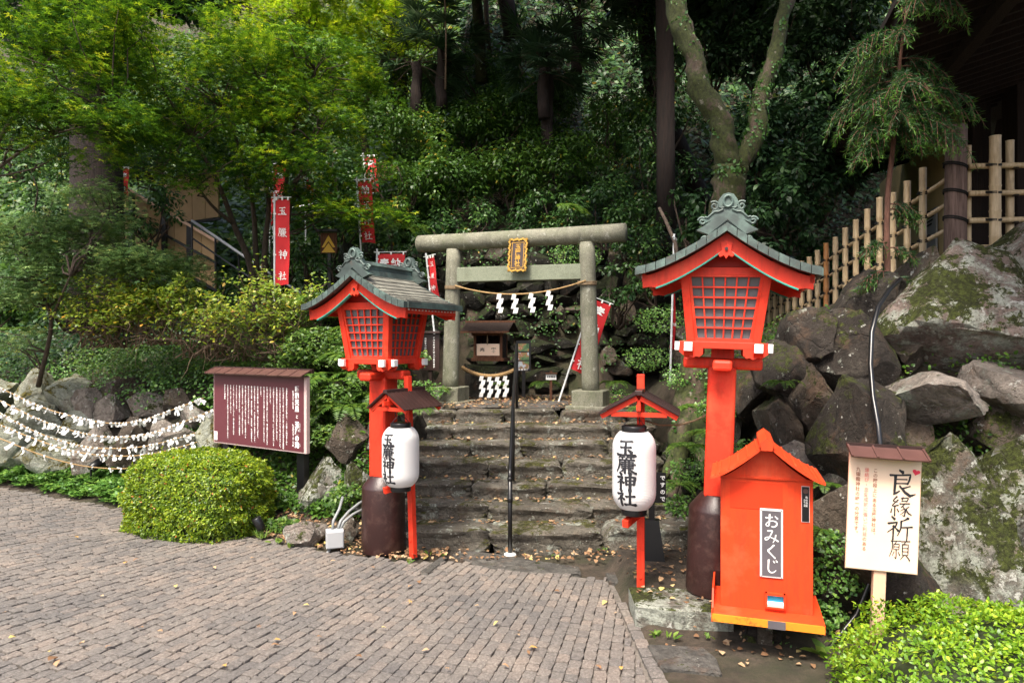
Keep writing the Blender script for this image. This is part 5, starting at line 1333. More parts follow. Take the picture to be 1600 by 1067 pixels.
for pts, n_, lab, _ in ROPES:
    W_ = np.array([P(*q) for q in pts]); t_ = np.linspace(0, 1, len(W_)); u = np.linspace(0, 1, 40)
    C_ = catmull(W_, 6)
    rp_ = thing('fortune_rope', lab, 'cord', tuple(C_[len(C_)//2]), local=False, group='cords hung with paper fortunes')
    MB().tube(list(C_), .007, 6).build('cord', M['straw'], rp_)
    for k in range(n_):
        u_ = (k+rng.uniform(.1,.9))/n_
        if n_ > 60 and u_ < .0: continue
        q = C_[min(len(C_)-1, int(u_*(len(C_)-1)))]*(1-(u_*(len(C_)-1))%1)+C_[min(len(C_)-1, int(u_*(len(C_)-1))+1)]*((u_*(len(C_)-1))%1)
        o = bpy.data.objects.new('paper_fortune', FM[int(rng.integers(14))]); COL.objects.link(o); o.parent = rp_; o.location = Vector(q)-rp_.location
        o.rotation_euler = (rng.normal(0,.35), rng.normal(0,.5), rng.uniform(-.9,.9)); sc_ = rng.uniform(.55,1.2); o.scale = (sc_,)*3
        if k % 17 == 5: pass
for (px_, d_, h_) in ((-45, 9.1, 1.9), (344, 8.68, 1.45)):
    c = P(px_, 700, d_); o = MB().box((c.x, d_, h_/2), (.07,.07,h_)).build('timber_post', M['timber'])
    tag(o, 'dark timber post at the %s end of the paper fortune cords' % ('far left' if px_ < 0 else 'right'), 'post')

# ------------------------------------------------------------------ bamboo fence
bf = thing('bamboo_fence', 'dried bamboo fence of uprights and rails lashed with black cord above the boulders', 'bamboo fence', (4.2, 6.5, 2.9), local=False)
def fz(y): return 2.86-.142*(y-6.45)      # bottom rail height
p0 = Vector((4.20, 6.45, 0)); p1 = Vector((4.52, 12.4, 0))
def bam(p, h0, h1, r_, mat='bamboo', name='bamboo_upright', up=True):
    a_ = Vector(p)+Vector((0,0,h0)); b_ = Vector(p)+Vector((0,0,h1)); n_ = 5; pts = []; rs = []
    for k in range(n_):
        u0, u1 = k/n_, (k+1)/n_
        pts += [a_.lerp(b_, u0+.001), a_.lerp(b_, u0+.01), a_.lerp(b_, u1-.012)]; rs += [r_*1.10, r_, r_]
    pts.append(b_); rs.append(r_*1.06)
    return MB().tube(pts, rs, 12).build(name, M[mat], bf, True)
nU = 19; ups = []
for k in range(nU):
    u = k/(nU-1)*1.0; y = 6.95+(12.4-6.95)*u; x = p0.x+(p1.x-p0.x)*(y-6.45)/5.95
    z = fz(y); sc_ = 1-.02*k/2
    bam((x-.045, y, 0), z-.16, z+(.98-.12*u)+rng.normal(0,.02), .034, 'bamboo_o' if k in (8,) else 'bamboo')
    bam((x+.05, y+.17, 0), z-.16, z+(.90-.12*u), .026)
    ups.append((x, y, z))
for k in range(4):
    pts = []
    for y in np.linspace(6.55, 12.6, 9):
        x = p0.x+(p1.x-p0.x)*(y-6.45)/5.95; sc_ = 1-.15*(y-6.45)/6; pts.append((x, y, fz(y)+k*.245*sc_+.0))
    MB().tube(pts, [.021+.002*(i % 2) for i in range(9)], 10).build('bamboo_rail', M['bamboo'], bf, True)
    for (x, y, z) in ups:
        sc_ = 1-.15*(y-6.45)/6; zz = fz(y)+k*.245*sc_
        c_ = MB()
        for j in range(2): c_.tube([(x-.02+.062*math.cos(a_), y+.03*math.sin(a_), zz+.004+.018*j+.030*math.sin(a_*1+.8)) for a_ in np.linspace(0, 2*math.pi, 11)], .0085, 5)
        c_.box((x-.085, y+.01, zz-.01), (.014,.03,.02)); c_.build('lashing', M['cord'], bf)
pw = (4.22, 6.5, 0)
MB().tube([(pw[0], pw[1], 2.6), (pw[0], pw[1], 3.2), (pw[0]+.01, pw[1], 4.05)], [.098,.094,.090], 18, jit=.02).build('corner_post', M['post_wood'], bf, True)
for k in range(4):
    z = 2.88+k*.255
    if k: 
        c_ = MB()
        for j in range(2): c_.tube([(pw[0]+.10*math.cos(a_), pw[1]+.10*math.sin(a_), z+.01+.018*j-.03*math.cos(a_)) for a_ in np.linspace(0, 2*math.pi, 17)], .007, 5)
        c_.build('lashing', M['cord'], bf)
    MB().tube([(4.30, 6.42, z), (4.8, 6.42, z+.01), (5.6, 6.42, z+.015), (6.6, 6.42, z+.02)], .027, 10).build('bamboo_rail', M['bamboo'], bf, True)
for px_, w_, top_, yy in ((1513,.026,228,6.50), (1555,.048,213,6.36), (1578,.035,220,6.49), (1628,.04,215,6.36), (1690,.035,220,6.49)):
    c = P(px_, top_, yy); bam((c.x, yy, 0), 2.75, c.z, w_)
    for k in range(4):
        z = 2.88+k*.255; c_ = MB(); r_ = w_+.016
        for j in range(2): c_.tube([(c.x+r_*math.cos(a_), yy+(.03 if yy < 6.4 else -.03)+(r_+.01)*math.sin(a_), z+.012*j+.015*math.sin(a_)) for a_ in np.linspace(0, 2*math.pi, 11)], .006, 5)
        c_.box((c.x+.01, yy-.04, z-.012), (.03,.02,.02)); c_.build('lashing', M['cord'], bf)

# ------------------------------------------------------------------ hall at the right
hall = thing('shrine_hall', 'dark timber hall with tan plaster wall and deep raftered eaves at the right', 'building', (6, 9, 2.7), local=False)
ang = math.atan2(1.91, 6)       # the eave runs away from us, turned a little right
ed = Vector((math.sin(ang), math.cos(ang), 0)); en = Vector((math.cos(ang), -math.sin(ang), 0))
W0 = Vector((6.82, 10.4, 0)); W1 = W0+ed*5.5; W2 = W0-ed*.0
mt = lambda p, z: Vector((p.x, p.y, z))
MB().bar(mt(W0, 3.85), mt(W1, 3.85), .12, 3.5).build('plaster_wall', M['tan'], hall)
E0 = Vector((3.41, 5.46, 0)); E1 = Vector((6.01, 14.04, 0)); wall_line = lambda p: p+en*((W0-p).dot(en))
a0, a1 = E0-ed*2.4, E1; b0_, b1_ = wall_line(a0)+en*3.0, wall_line(a1)+en*3.0
zs = lambda s_: 5.07+s_*.26
def slope(name, mat, dz, th, s0, s1, pa, pb):
    q = [pa+en*s0, pb+en*s0, pb+en*s1, pa+en*s1]; V = [mt(p_, zs(s_)+dz) for p_, s_ in zip(q, (s0,s0,s1,s1))]+[mt(p_, zs(s_)+dz+th) for p_, s_ in zip(q, (s0,s0,s1,s1))]
    return MB().add(V, [(0,1,2,3),(7,6,5,4),(0,4,5,1),(1,5,6,2),(2,6,7,3),(3,7,4,0)]).build(name, mat, hall)
slope('roof', M['timber'], .0, .12, 0, 6.5, a0, a1)
slope('roof_tiles', M['timber'], .125, .07, -.06, 6.5, a0, a1)
L_e = (a1-a0).length
for k in range(int(L_e/.26)):
    p_ = a0+ed*(k*.26+.05)
    MB().bar(mt(p_+en*.03, zs(.03)-.035), mt(p_+en*2.3, zs(2.3)-.035), .055, .07).build('rafter', M['timber'], hall)
    MB().bar(mt(p_+en*.012, zs(.01)-.033), mt(p_+en*.028, zs(.02)-.033), .057, .072).build('rafter_end', M['timber'], hall)
MB().bar(mt(a0+en*.9, zs(.9)-.14), mt(a1+en*.9, zs(.9)-.14), .12, .14).build('eave_purlin', M['timber'], hall)
for nm, px_, py_, d_, w_, h0, h1 in (('column',1524,0,10.2,.28,2.3,7.2), ('column',1594,0,9.7,.31,2.3,7.2), ('column',1700,0,9.5,.38,2.3,7.2)):
    c = P(px_, 300, d_); MB().box((c.x, c.y, (h0+h1)/2), (w_, w_, h1-h0)).build('column', M['timber_mid'] if px_ == 1592 else M['timber'], hall, bevel=.01)
c = P(1560, 130, 7.6)
MB().bar(P(1495,135,10.2), P(1760,95,9.4), .28, .34).build('head_beam', M['timber'], hall, bevel=.02)
MB().bar(P(1490,60,10.0), P(1760,10,9.1), .3, .4).build('head_beam', M['timber'], hall, bevel=.02)
bk_ = MB(); c = P(1545, 70, 9.4); bk_.tube([c+Vector((-.35,0,-.05)), c+Vector((-.15,-.1,.02)), c+Vector((.1,-.1,-.06)), c+Vector((.4,0,.02))], [.05,.12,.13,.1], 10); bk_.build('carved_bracket', M['timber'], hall, True)
MB().bar(P(1540,300,12.0), P(1760,300,10.9), .1, 4.6).build('inner_wall', M['timber'], hall)
c = P(1455, 358, 11.6); nbd = wall_line(c)-en*.10
MB().bar(mt(nbd-ed*.42, c.z-.1), mt(nbd+ed*.50, c.z-.1), .03, .80).build('notice_panel', M['grey_metal'], hall)
mb = MB()
for i_ in range(3):
    for k in range(12): mb.box(tuple(mt(nbd-en*.02-ed*(.30-i_*.06-.0)+ed*(k*.05), c.z+.18-i_*.06)), (.004,.035,.025))
mb.build('notice_text', M['ink'], hall)

# ------------------------------------------------------------------ covered stair at the left, rails, screens
st = thing('stair_house', 'tan corrugated stair enclosure with dark posts half hidden behind the maples', 'building', tuple(P(270,400,14.5)), local=False)
def quad(name, pts, mat, th=.08, parent=st):
    A = [Vector(P(*q)) for q in pts]; n_ = (A[1]-A[0]).cross(A[2]-A[0]).normalized()*th; n = len(A)
    return MB().add([tuple(q) for q in A]+[tuple(q+n_) for q in A], [tuple(range(n)), tuple(reversed(range(n, 2*n)))]+[(i, n+i, n+(i+1)%n, (i+1)%n) for i in range(n)]).build(name, mat, parent)
for k in range(7):
    x0, x1 = 192+k*21, 192+(k+1)*21-.6; tp = lambda x: 292+(x-192)*.58; bt_ = lambda x: 372+(x-192)*.55
    quad('wall_panel', [(x0,tp(x0),14.6-.05*k),(x0,bt_(x0),14.6-.05*k),(x1,bt_(x1),14.6-.05*k),(x1,tp(x1),14.6-.05*k)], M['tan2'])
for k in range(4):
    x0, x1 = 262+k*20.5, 262+(k+1)*20.5-.6; tp = lambda x: 292-(x-262)*.42; bt_ = lambda x: 352-(x-262)*.15
    quad('wall_panel', [(x0,tp(x0),15.4),(x0,bt_(x0),15.4),(x1,bt_(x1),15.4),(x1,tp(x1),15.4)], M['tan2'])
for a_, b_, w_ in (((190,290,14.4),(340,378,14.1),.05), ((190,372,14.4),(340,455,14.1),.05), ((190,330,14.4),(340,412,14.1),.04), ((258,292,15.2),(344,256,15.2),.06), ((258,352,15.2),(344,342,15.2),.05)):
    MB().bar(P(*a_), P(*b_), w_, .05).build('trim_rail', M['black'] if a_[1] not in (290, 292) else M['creampost'], st)
for x_ in (206, 257, 296): MB().bar(P(x_, 300+(x_-200)*.5, 14.3), P(x_, 440, 14.3), .09, .09).build('post', M['black'], st)
quad('sign_plate', [(193,356,14.2),(193,362,14.2),(207,368,14.2),(207,362,14.2)], M['white'], .02)
hl = thing('stair_railing', 'long pale tubular handrail slanting down beside the covered stair', 'handrail', tuple(P(390,420,12.6)), local=False)
MB().tube([P(300,345,13.4), P(395,410,12.6), P(520,490,11.8)], .028, 8).build('top_rail', M['steel'], hl, True)
MB().tube([P(300,372,13.4), P(395,437,12.6), P(520,516,11.8)], .018, 8).build('lower_rail', M['black'], hl, True)
for u in np.linspace(0, 1, 7): MB().tube([P(300+220*u, 345+145*u, 13.4-1.6*u), P(300+220*u, 400+145*u, 13.4-1.6*u)], .02, 6).build('baluster', M['black'], hl)
h2 = thing('path_railing', 'thin dark wire railing crossing the slope above the left lantern', 'handrail', tuple(P(520,320,13.5)), local=False)
for dz in (0, 12): MB().tube([P(450,326+dz,13.3), P(540,310+dz,13.6), P(640,292+dz,14.2), P(690,270+dz,14.6)], .015, 6).build('rail', M['steel'] if dz == 0 else M['black'], h2)
for u in np.linspace(0, 1, 6): MB().tube([P(450+240*u, 326-56*u, 13.3+1.3*u), P(450+240*u, 352-56*u, 13.3+1.3*u)], .015, 6).build('upright', M['black'], h2)
sc_ = thing('timber_screen', 'yellowish latticed screen wall among leaves above the left torii pillar', 'fence', tuple(P(630,270,14.5)), local=False)
for k in range(6): quad('screen_panel', [(590+k*17,256-k*1.5,14.9),(590+k*17,284-k*2,14.9),(606+k*17,282-k*2,14.9),(606+k*17,254-k*1.5,14.9)], M['tan2'], .05, sc_)
for k in range(9): MB().bar(P(592+k*11, 252-k, 14.7), P(600+k*11, 286-k*1.5, 14.7), .02, .02).build('lattice_bar', M['timber'], sc_)
for k in range(3): MB().bar(P(590, 258+k*10, 14.72), P(692, 248+k*10, 14.72), .02, .02).build('lattice_bar', M['timber'], sc_)
# ------------------------------------------------------------------ plants
def A3(*a): return np.array(a, float)
def PP(px, py, d): return np.array(P(px, py, d))
def clipped_bush(name, label, c, rad, n, mat, L=(.018,.03), yaw=0, flat=.0, seed=0):
    t = thing(name, label, 'bush', (c[0], c[1], c[2]), local=False)
    d = unit(rnd(n)); d[:,2] = np.where(d[:,2] < -.75, -d[:,2], d[:,2])
    e = 3.8; k = (np.abs(d[:,0])**e+np.abs(d[:,1])**e+np.abs(d[:,2])**e)**(-1/e); base = d*k[:,None]
    lump = 1+.034*fbm(base*1.0, seed, 2.6)+.030*fbm(base, seed+5, 6)+.02*fbm(base, seed+6, 11)
    q = base*lump[:,None]*(1-np.abs(rng.normal(0,.035,n)))[:,None]
    p = q*np.array(rad); cs, sn = math.cos(yaw), math.sin(yaw)
    p = np.stack([p[:,0]*cs-p[:,1]*sn, p[:,0]*sn+p[:,1]*cs, p[:,2]], 1)+np.array(c); N = unit(d/np.array(rad))
    N = np.stack([N[:,0]*cs-N[:,1]*sn, N[:,0]*sn+N[:,1]*cs, N[:,2]], 1)
    tint = np.clip(rng.beta(2.2, 2.6, n)+.22*fbm(base, seed+9, 5)*.5, 0, .955); tint[rng.uniform(size=n) < .012] = 1
    leaves('foliage', p, N*.55+rnd(n,.5)+A3(0,0,.3), N*.8+rnd(n,.55), rng.uniform(*L, n), mat, tint, t, w=.48, kind='oval')
    ns = 70; ss = []; sh_ = MB(); ii = rng.integers(0, len(p), ns*3); ii = ii[N[ii][:,2] > -.1][:ns]
    for i_ in ii:
        dr = unit(N[i_]*.8+rnd(1,.3)[0]+A3(0,0,.5)); ln = rng.uniform(.03,.085); sh_.tube([p[i_], p[i_]+dr*ln], .0016, 4)
        for q_ in np.linspace(.3,1,6): ss.append((p[i_]+dr*ln*q_, dr))
    sp = np.array([a_ for a_, _ in ss]); sdv = np.array([b_ for _, b_ in ss])
    leaves('young_shoots', sp, rnd(len(sp),.4)+A3(0,0,1), sdv*.5+rnd(len(sp),.6), rng.uniform(*L, len(sp)), mat, rng.uniform(.5,.95,len(sp)), t, w=.45)['kind'] = 'stuff'
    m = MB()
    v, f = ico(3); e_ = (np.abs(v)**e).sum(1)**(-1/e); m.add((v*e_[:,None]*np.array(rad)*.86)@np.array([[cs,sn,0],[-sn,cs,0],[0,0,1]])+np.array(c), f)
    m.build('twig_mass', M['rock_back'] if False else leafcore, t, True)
    return t
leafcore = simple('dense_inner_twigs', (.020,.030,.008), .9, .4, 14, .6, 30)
# front left azalea: px 196-430, py 708-845
clipped_bush('azalea_bush', 'large clipped rounded azalea bush in front of the notice board', tuple(A3(-3.36,7.35,.30)), (.72,.52,.49), 52000, M['L_azalea'], yaw=R(-20), seed=3, L=(.024,.040))
clipped_bush('azalea_bush', 'bright green azalea bush filling the lower right corner before the cream sign', (3.0, 3.55, -.05), (1.15,.72,.53), 36000, M['L_azalea2'], yaw=R(-8), seed=8, L=(.022,.038))

def strip_cover(name, label, pts_fn, n, mat, L, kind='oval', w=.5, cat='ground cover', grp=None):
    p = pts_fn(n); N = rnd(len(p), .35)+A3(0,0,1); D = rnd(len(p))*A3(1,1,.25)
    o = leaves(name, p, N, D, rng.uniform(*L, len(p)), mat, np.clip(rng.normal(.5,.22,len(p)),0,1), None, w=w, kind=kind)
    tag(o, label, cat, grp, 'stuff'); return o
def whorls(c, n_leaf=7, L=.06):
    """rosettes of leaves"""
    m = len(c); a = rng.uniform(0, 2*np.pi, (m, n_leaf)); pos = np.repeat(c, n_leaf, 0)
    D = np.stack([np.cos(a), np.sin(a), np.full_like(a, .15)], 2).reshape(-1, 3); N = A3(0,0,1)-D*.35+rnd(m*n_leaf, .22)
    return pos, N, D
def cover_left(n):
    x = rng.uniform(-9.5, -3.2, n); yb = np.interp(x, BXL, BYL); y = yb+.07+rng.uniform(0, 1, n)**.9*(.78+.1*np.sin(x*3)); z = ground_z(x, y)+rng.uniform(.02,.13,n)+.05*np.sin(x*7)*np.sin(y*6)
    return np.stack([x, y, np.maximum(z, .03)], 1)
c = cover_left(5200); p, N, D = whorls(c, 7)
o = leaves('ground_cover', p, N, D, rng.uniform(.045,.075,len(p)), M['L_cover'], np.clip(np.repeat(rng.normal(.5,.22,len(c)),7)+rng.normal(0,.1,len(p)),0,1), None, w=.42)
tag(o, 'low glossy green ground cover edging the paving below the paper fortunes', 'ground cover', kind='stuff')

# generic scatter over the terrain
def on_ground(n, x0, x1, y0, y1, test=None):
    x = rng.uniform(x0, x1, n); y = rng.uniform(y0, y1, n)
    if test is not None: k = test(x, y); x, y = x[k], y[k]
    return np.stack([x, y, ground_z(x, y)], 1)
def vis(p, m=.12):
    y = np.maximum(p[:,1], .1); u = p[:,0]/y; v = (p[:,2]-H)/y
    return (np.abs(u) < .75+m) & (v < .5+m) & (v > -.5-m)
# bank plants at the left, undergrowth of the hill
def left_bank(x, y):
    s = y-np.interp(x, BXL, BYL); return (s > 1.5) & ((x < -1.45) | (y > 12))
p = on_ground(60000, -13, -1.3, 7.4, 14, left_bank); k = rng.uniform(size=len(p)) < .38+.4*(fbm(p*1.0, 5, 1.3) > 0); p = p[k]; p = p[vis(p)]
p2 = on_ground(26000, -4.4, -1.5, 7.2, 9.6, lambda x, y: (y-np.interp(x, BXL, BYL) > .62) & (y-np.interp(x, BXL, BYL) < 1.8)); p2 = p2[fbm(p2*1.0, 15, 2.0) > -.5]
p = np.vstack([p, p2]); p[:,2] += rng.uniform(.02,.16,len(p))
o = leaves('undergrowth', p, rnd(len(p),.5)+A3(0,-.3,1), rnd(len(p)), rng.uniform(.04,.085,len(p)), M['L_mid'], np.clip(rng.normal(.5,.22,len(p)),0,1), None)
tag(o, 'tangled low undergrowth over the left bank', 'undergrowth', kind='stuff')
p = on_ground(110000, -16, 14, 12.2, 24, lambda x, y: y > 12); p = p[vis(p)]; p[:,2] += rng.uniform(.02,.35,len(p))
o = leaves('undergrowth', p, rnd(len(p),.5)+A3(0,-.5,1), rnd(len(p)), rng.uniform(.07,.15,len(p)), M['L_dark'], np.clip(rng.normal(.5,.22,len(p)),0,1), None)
tag(o, 'dark leafy undergrowth covering the hillside above the shrine', 'undergrowth', kind='stuff')
def strip_litter(n, x0, x1, y0, y1, test, L=(.03,.07)):
    q = on_ground(n, x0, x1, y0, y1, test); q[:,2] = np.maximum(q[:,2], .0)+rng.uniform(.004,.02,len(q)); return q
def hill_cover(n, x0, x1, y0, y1, mat, L, lab):
    p = on_ground(n, x0, x1, y0, y1, lambda x, y: y > 12); p = p[vis(p, .1)]; p[:,2] += rng.uniform(.0,1.,len(p))**1.5*1.6
    o = leaves('undergrowth', p, rnd(len(p),.5)+A3(0,-.7,1), rnd(len(p))+A3(0,0,-.3), rng.uniform(*L,len(p)), M[mat], np.clip(rng.normal(.5,.22,len(p)),0,1), None); tag(o, lab, 'undergrowth', kind='stuff')
hill_cover(170000, -22, -1.5, 14.5, 34, 'L_mid', (.16,.3), 'lit green undergrowth high on the slope at the upper left')
hill_cover(50000, -3, 22, 16, 34, 'L_ever', (.16,.3), 'dim undergrowth high on the slope behind the palms')
q1 = strip_litter(700, .9, 3.2, 4.2, 7.6, lambda x, y: x > .93); q1 = q1[(q1[:,2] < 1.6)]
q1[:,2] += np.where((q1[:,1] < 5.5)&(q1[:,0] < 2.2)&(q1[:,1] > 4.65), .03, 0)
q2 = strip_litter(1500, -2.6, -.6, 6.3, 7.6, lambda x, y: y > np.interp(x, BXL, BYL)+.03)
n_ = 700; ii = rng.integers(0, 7, n_); xx = rng.uniform(-1.3, 1.6, n_); SYa, SZa = np.array(SY), np.array(SZ)
yy = SYa[ii]+.20+rng.uniform(0,.15,n_)+.16*((xx-.1)/1.4)**2*np.where(ii < 4, 1, .3); q3 = np.stack([xx, yy, SZa[ii]+rng.uniform(.004,.02,n_)], 1)
q4 = np.stack([rng.uniform(-1.5,1.8,900), rng.uniform(8.95,10.8,900), np.full(900, 1.15)], 1)
q5 = np.stack([rng.uniform(-1.2,1.0,160), rng.uniform(6.2,6.5,160), np.full(160, .02)], 1)
p = np.vstack([q1, q2, q3, q4, q5])
o = leaves('leaf_litter', p, rnd(len(p),.28)+A3(0,0,1), rnd(len(p))*A3(1,1,.2), rng.uniform(.02,.06,len(p)), M['L_litter'], np.clip(rng.beta(2,2,len(p)),0,1), None, fold=.25, w=.75)
tag(o, 'dry leaf litter lying on the steps and the soil beside them', 'leaf litter', kind='stuff')
# single leaves on the paving, as many as the photograph shows
spots = [(80,1036,.1),(90,1040,.07),(78,1022,.04),(128,1010,.06),(170,1014,.05),(195,883,.06),(212,878,.05),(8,960,.05),(274,920,.06),(335,890,.05),(430,1012,.06),(433,1004,.05),(405,982,.05),(460,962,.05),(478,949,.05),(520,880,.05),(582,890,.04),(640,945,.06),(655,912,.07),(640,920,.05),(775,978,.05),(808,996,.05),(812,990,.04),(833,1016,.06),(826,1024,.04),(790,1045,.05),(945,945,.07),(960,962,.05),(935,1047,.05),(970,1048,.05),(870,927,.05),(395,875,.05),(300,858,.04),(160,935,.04),(220,985,.05),(350,1045,.05),(560,1030,.05),(700,1050,.06),(600,985,.04),(745,950,.04),(500,1000,.05),(120,842,.06),(60,870,.05),(250,990,.04),(20,1000,.06),(665,1020,.05)]
for k, (px_, py_, L_f) in enumerate(spots):
    x_, y_ = gp(px_, py_); V, T, idx = leaf_geo(A3(0,0,0)[None], A3(*rng.normal(0,.2,2),1)[None], A3(*rng.normal(0,1,2),0)[None], [L_f], .55, 'maple' if k % 5 == 2 else 'oval', .35)
    o = npmesh('fallen_leaf', V, T, M['L_litter'], np.full(len(V), (.25,.6,.9,.75,.45,.97)[k % 6])); o.location = (x_, y_, .024)
    tag(o, 'single dry fallen leaf lying on the granite setts', 'leaf', 'fallen leaves on the paving')

# ferns ---------------------------------------------------------------
def fern(loc, n_fr, L, seedy=0):
    Ps, Ns, Ds, Ls = [], [], [], []
    for k in range(n_fr):
        a = rng.uniform(0, 2*np.pi); ln = L*rng.uniform(.7, 1.1); dirh = A3(math.cos(a), math.sin(a)-.35, 0); dirh /= np.linalg.norm(dirh)
        u = np.linspace(.1, 1, 20); arc = np.array(loc)+dirh*(u*ln)[:,None]+A3(0,0,1)*(ln*(.75*u-.95*u*u))[:,None]
        tan = np.gradient(arc, axis=0); side = np.cross(unit(tan), A3(0,0,1)); side = unit(side); w = L*.24*np.sin(np.pi*np.clip(u*.9+.1,0,1))**.7
        for sg in (-1, 1):
            Ps.append(arc); Ns.append(np.cross(side, unit(tan))+rnd(20,.08)); Ds.append(side*sg+unit(tan)*.45+A3(0,0,-.15)); Ls.append(w)
    return np.vstack(Ps), np.vstack(Ns), np.vstack(Ds), np.concatenate(Ls)
fern_spots = [(500,470,9.3,.5),(540,560,8.6,.45),(520,600,8.3,.5),(545,640,8.1,.55),(500,650,7.9,.45),(560,520,9.2,.5),(590,620,8.3,.45),(470,520,9.4,.5),(520,500,9.3,.5),(680,610,9.5,.3),(655,640,8.2,.3),(1090,640,6.8,.3),(1075,700,6.3,.28),(1060,760,6.2,.25),(1110,680,6.4,.3),(1085,600,7.6,.3),(1000,640,7.9,.25),(850,600,10.4,.3),(780,600,10.3,.2),(1225,600,5.7,.2),(1290,830,4.9,.2),(1290,760,5.2,.2),(10,520,11,.6),(40,480,11.5,.6),(600,560,9,.5),(560,590,8.5,.45),(490,590,8.5,.45),(640,360,11.5,.5),(880,330,11.5,.5),(960,600,9.6,.3)]
FERN_AT = ['below the yellow arrow board', 'left of the left lantern box', 'above the right end of the notice board', 'just left of the red lantern post', 'behind the right end of the notice board', 'level with the left lantern tray', 'half hidden behind the left lantern post', 'on the bank under the maple stems', 'under the eave of the left lantern roof', 'between left stand roof and torii pillar', 'beside the top of the left stand', 'on the tree roots behind the right stand roof', 'low on the roots left of the drum base', 'by the dark A-shaped stand on the steps', 'right behind the right lantern post', 'beside the mossy trunk foot', 'at the right end of the upper steps', 'by the tiny stake sign', 'at the foot of the shrine plinth', 'between boulders right of the lantern post', 'under the boulder by the fortune box', 'between fortune box roof and cream sign', 'high at the far left edge', 'under the far left maple', 'behind the left lantern tray', 'on the bank just left of the lantern tray', 'above the notice board roof', 'left end of the torii beam', 'over the middle of the torii beam', 'beside the right torii pillar']
for k, (px_, py_, d_, L_f) in enumerate(fern_spots):
    if k == 4: d_ = 8.6
    c = PP(px_, py_, d_)
    t = thing('fern', 'arching green fern '+FERN_AT[k], 'fern', tuple(c), local=False, group='ferns on the banks and rocks')
    for q_ in range(9):
        p, N, D, L_a = fern(tuple(c), 1, L_f)
        leaves('frond', p, N, D, L_a, M['L_fern'], np.clip(rng.normal(.5,.2,len(p)),0,1), t, w=.30, kind='diamond')

# small leafy patches on the left green bank and around right rocks
def patch(px, py, d, r, n, mat, L=(.03,.06), flat=.5, kind='oval', w=.45):
    c = PP(px, py, d); q = c+unit(rnd(n))*(r*rng.uniform(.3,1,n)**.5)[:,None]*A3(1,.8,flat); return q
PT = []
for (px_, py_, d_, r_, n_) in [(520,480,9.6,.5,1500),(560,470,9.6,.45,1200),(500,540,9.0,.5,1600),(560,560,8.8,.45,1400),(600,540,9.1,.4,1100),(520,620,8.2,.35,900),(560,650,8.1,.3,700),(470,560,9.2,.45,1200),(600,600,8.6,.35,800),(620,500,9.6,.4,900),(480,500,9.8,.5,1200),(640,560,9.2,.3,500),(510,680,7.8,.25,600),(545,770,7.2,.2,500),(490,700,8.4,.3,600),(590,500,9.6,.4,900), (440,600,9.2,.5,1200),(400,560,9.6,.6,1500),(340,560,10,.6,1400),(280,590,10.2,.5,900),(230,560,10.6,.6,1200),(160,560,10.9,.6,1000),(420,770,8.5,.3,900),(390,750,8.6,.35,1100),(460,750,8.6,.3,700),(440,820,7.2,.15,300)]:
    PT.append((patch(px_, py_, d_, r_, n_, None)))
p = np.vstack(PT)
o = leaves('bank_plants', p, rnd(len(p),.4)+A3(0,-.4,1), rnd(len(p))+A3(0,-.3,-.2), rng.uniform(.03,.07,len(p)), M['L_fern'], np.clip(rng.normal(.45,.25,len(p)),0,1), None, kind='oval')
tag(o, 'mass of small light green leaves on the bank left of the tall lantern', 'undergrowth', kind='stuff')
PT = [patch(*q, None) for q in [(1085,735,6.4,.25,500),(1070,790,6.2,.2,350),(1080,590,7.5,.35,700),(1120,640,6.9,.25,350),(1165,700,5.9,.15,200),(1300,900,4.75,.26,600),(1310,850,4.68,.18,300),(1280,960,4.7,.2,500),(900,400,11.6,.5,700),(1030,500,9.5,.4,700),(1010,560,9.2,.35,500),(960,620,9.4,.25,300),(660,610,9.0,.3,400),(1190,850,5.2,.2,200),(1225,1020,4.5,.12,160),(1175,900,4.9,.15,160)]]
p = np.vstack(PT)
o = leaves('creeping_plants', p, rnd(len(p),.5)+A3(0,-.6,.8), rnd(len(p)), rng.uniform(.016,.04,len(p)), M['L_cover'], np.clip(rng.normal(.5,.25,len(p)),0,1), None, kind='diamond', w=.8)
tag(o, 'tiny creeping leaves in the joints of the boulders and round the steps', 'undergrowth', kind='stuff')
n_ = 5200; xx = rng.uniform(-3.4, 3.2, n_); zz = rng.uniform(1.15, 3.7, n_); k = (fbm(np.stack([xx, zz*1.3, xx*0], 1), 12, 1.1) > .35) | (zz > 3.2)
xx, zz = xx[k], zz[k]; yy = 11.35+(zz-1.1)*.30-.32-.35*np.maximum(0, xx-1.3)+.1*np.abs(xx)-.15*np.maximum(0, -1.2-xx)+rng.uniform(-.08,.05,len(xx))
p = np.stack([xx, yy, zz], 1); o = leaves('wall_plants', p, rnd(len(p),.5)+A3(0,-.8,.6), rnd(len(p))+A3(0,-.2,-.6), rng.uniform(.03,.075,len(p)), M['L_ever'], np.clip(rng.normal(.5,.22,len(p)),0,1), None)
tag(o, 'small dark leaves rooted in the mossy rock face behind the shrine', 'undergrowth', kind='stuff')
q = on_ground(60000, 1.6, 6.2, 4.3, 9, lambda x, y: (right_s(x, y) > .05) & (right_s(x, y) < 1.5)); q = q[q[:,2] < 2.0]; q = q[fbm(q*1.0, 31, 1.6) > .0][:16000]; q[:,2] += rng.uniform(.02,.40,len(q)); q[:,1] -= rng.uniform(0,.15,len(q))
o = leaves('crevice_plants', q, rnd(len(q),.5)+A3(-.3,-.6,.8), rnd(len(q))+A3(0,-.2,-.4), rng.uniform(.018,.05,len(q)), M['L_mid'], np.clip(rng.normal(.5,.25,len(q)),0,.95), None, w=.6)
tag(o, 'small plants and moss leaves growing in the gaps between the right boulders', 'undergrowth', kind='stuff')
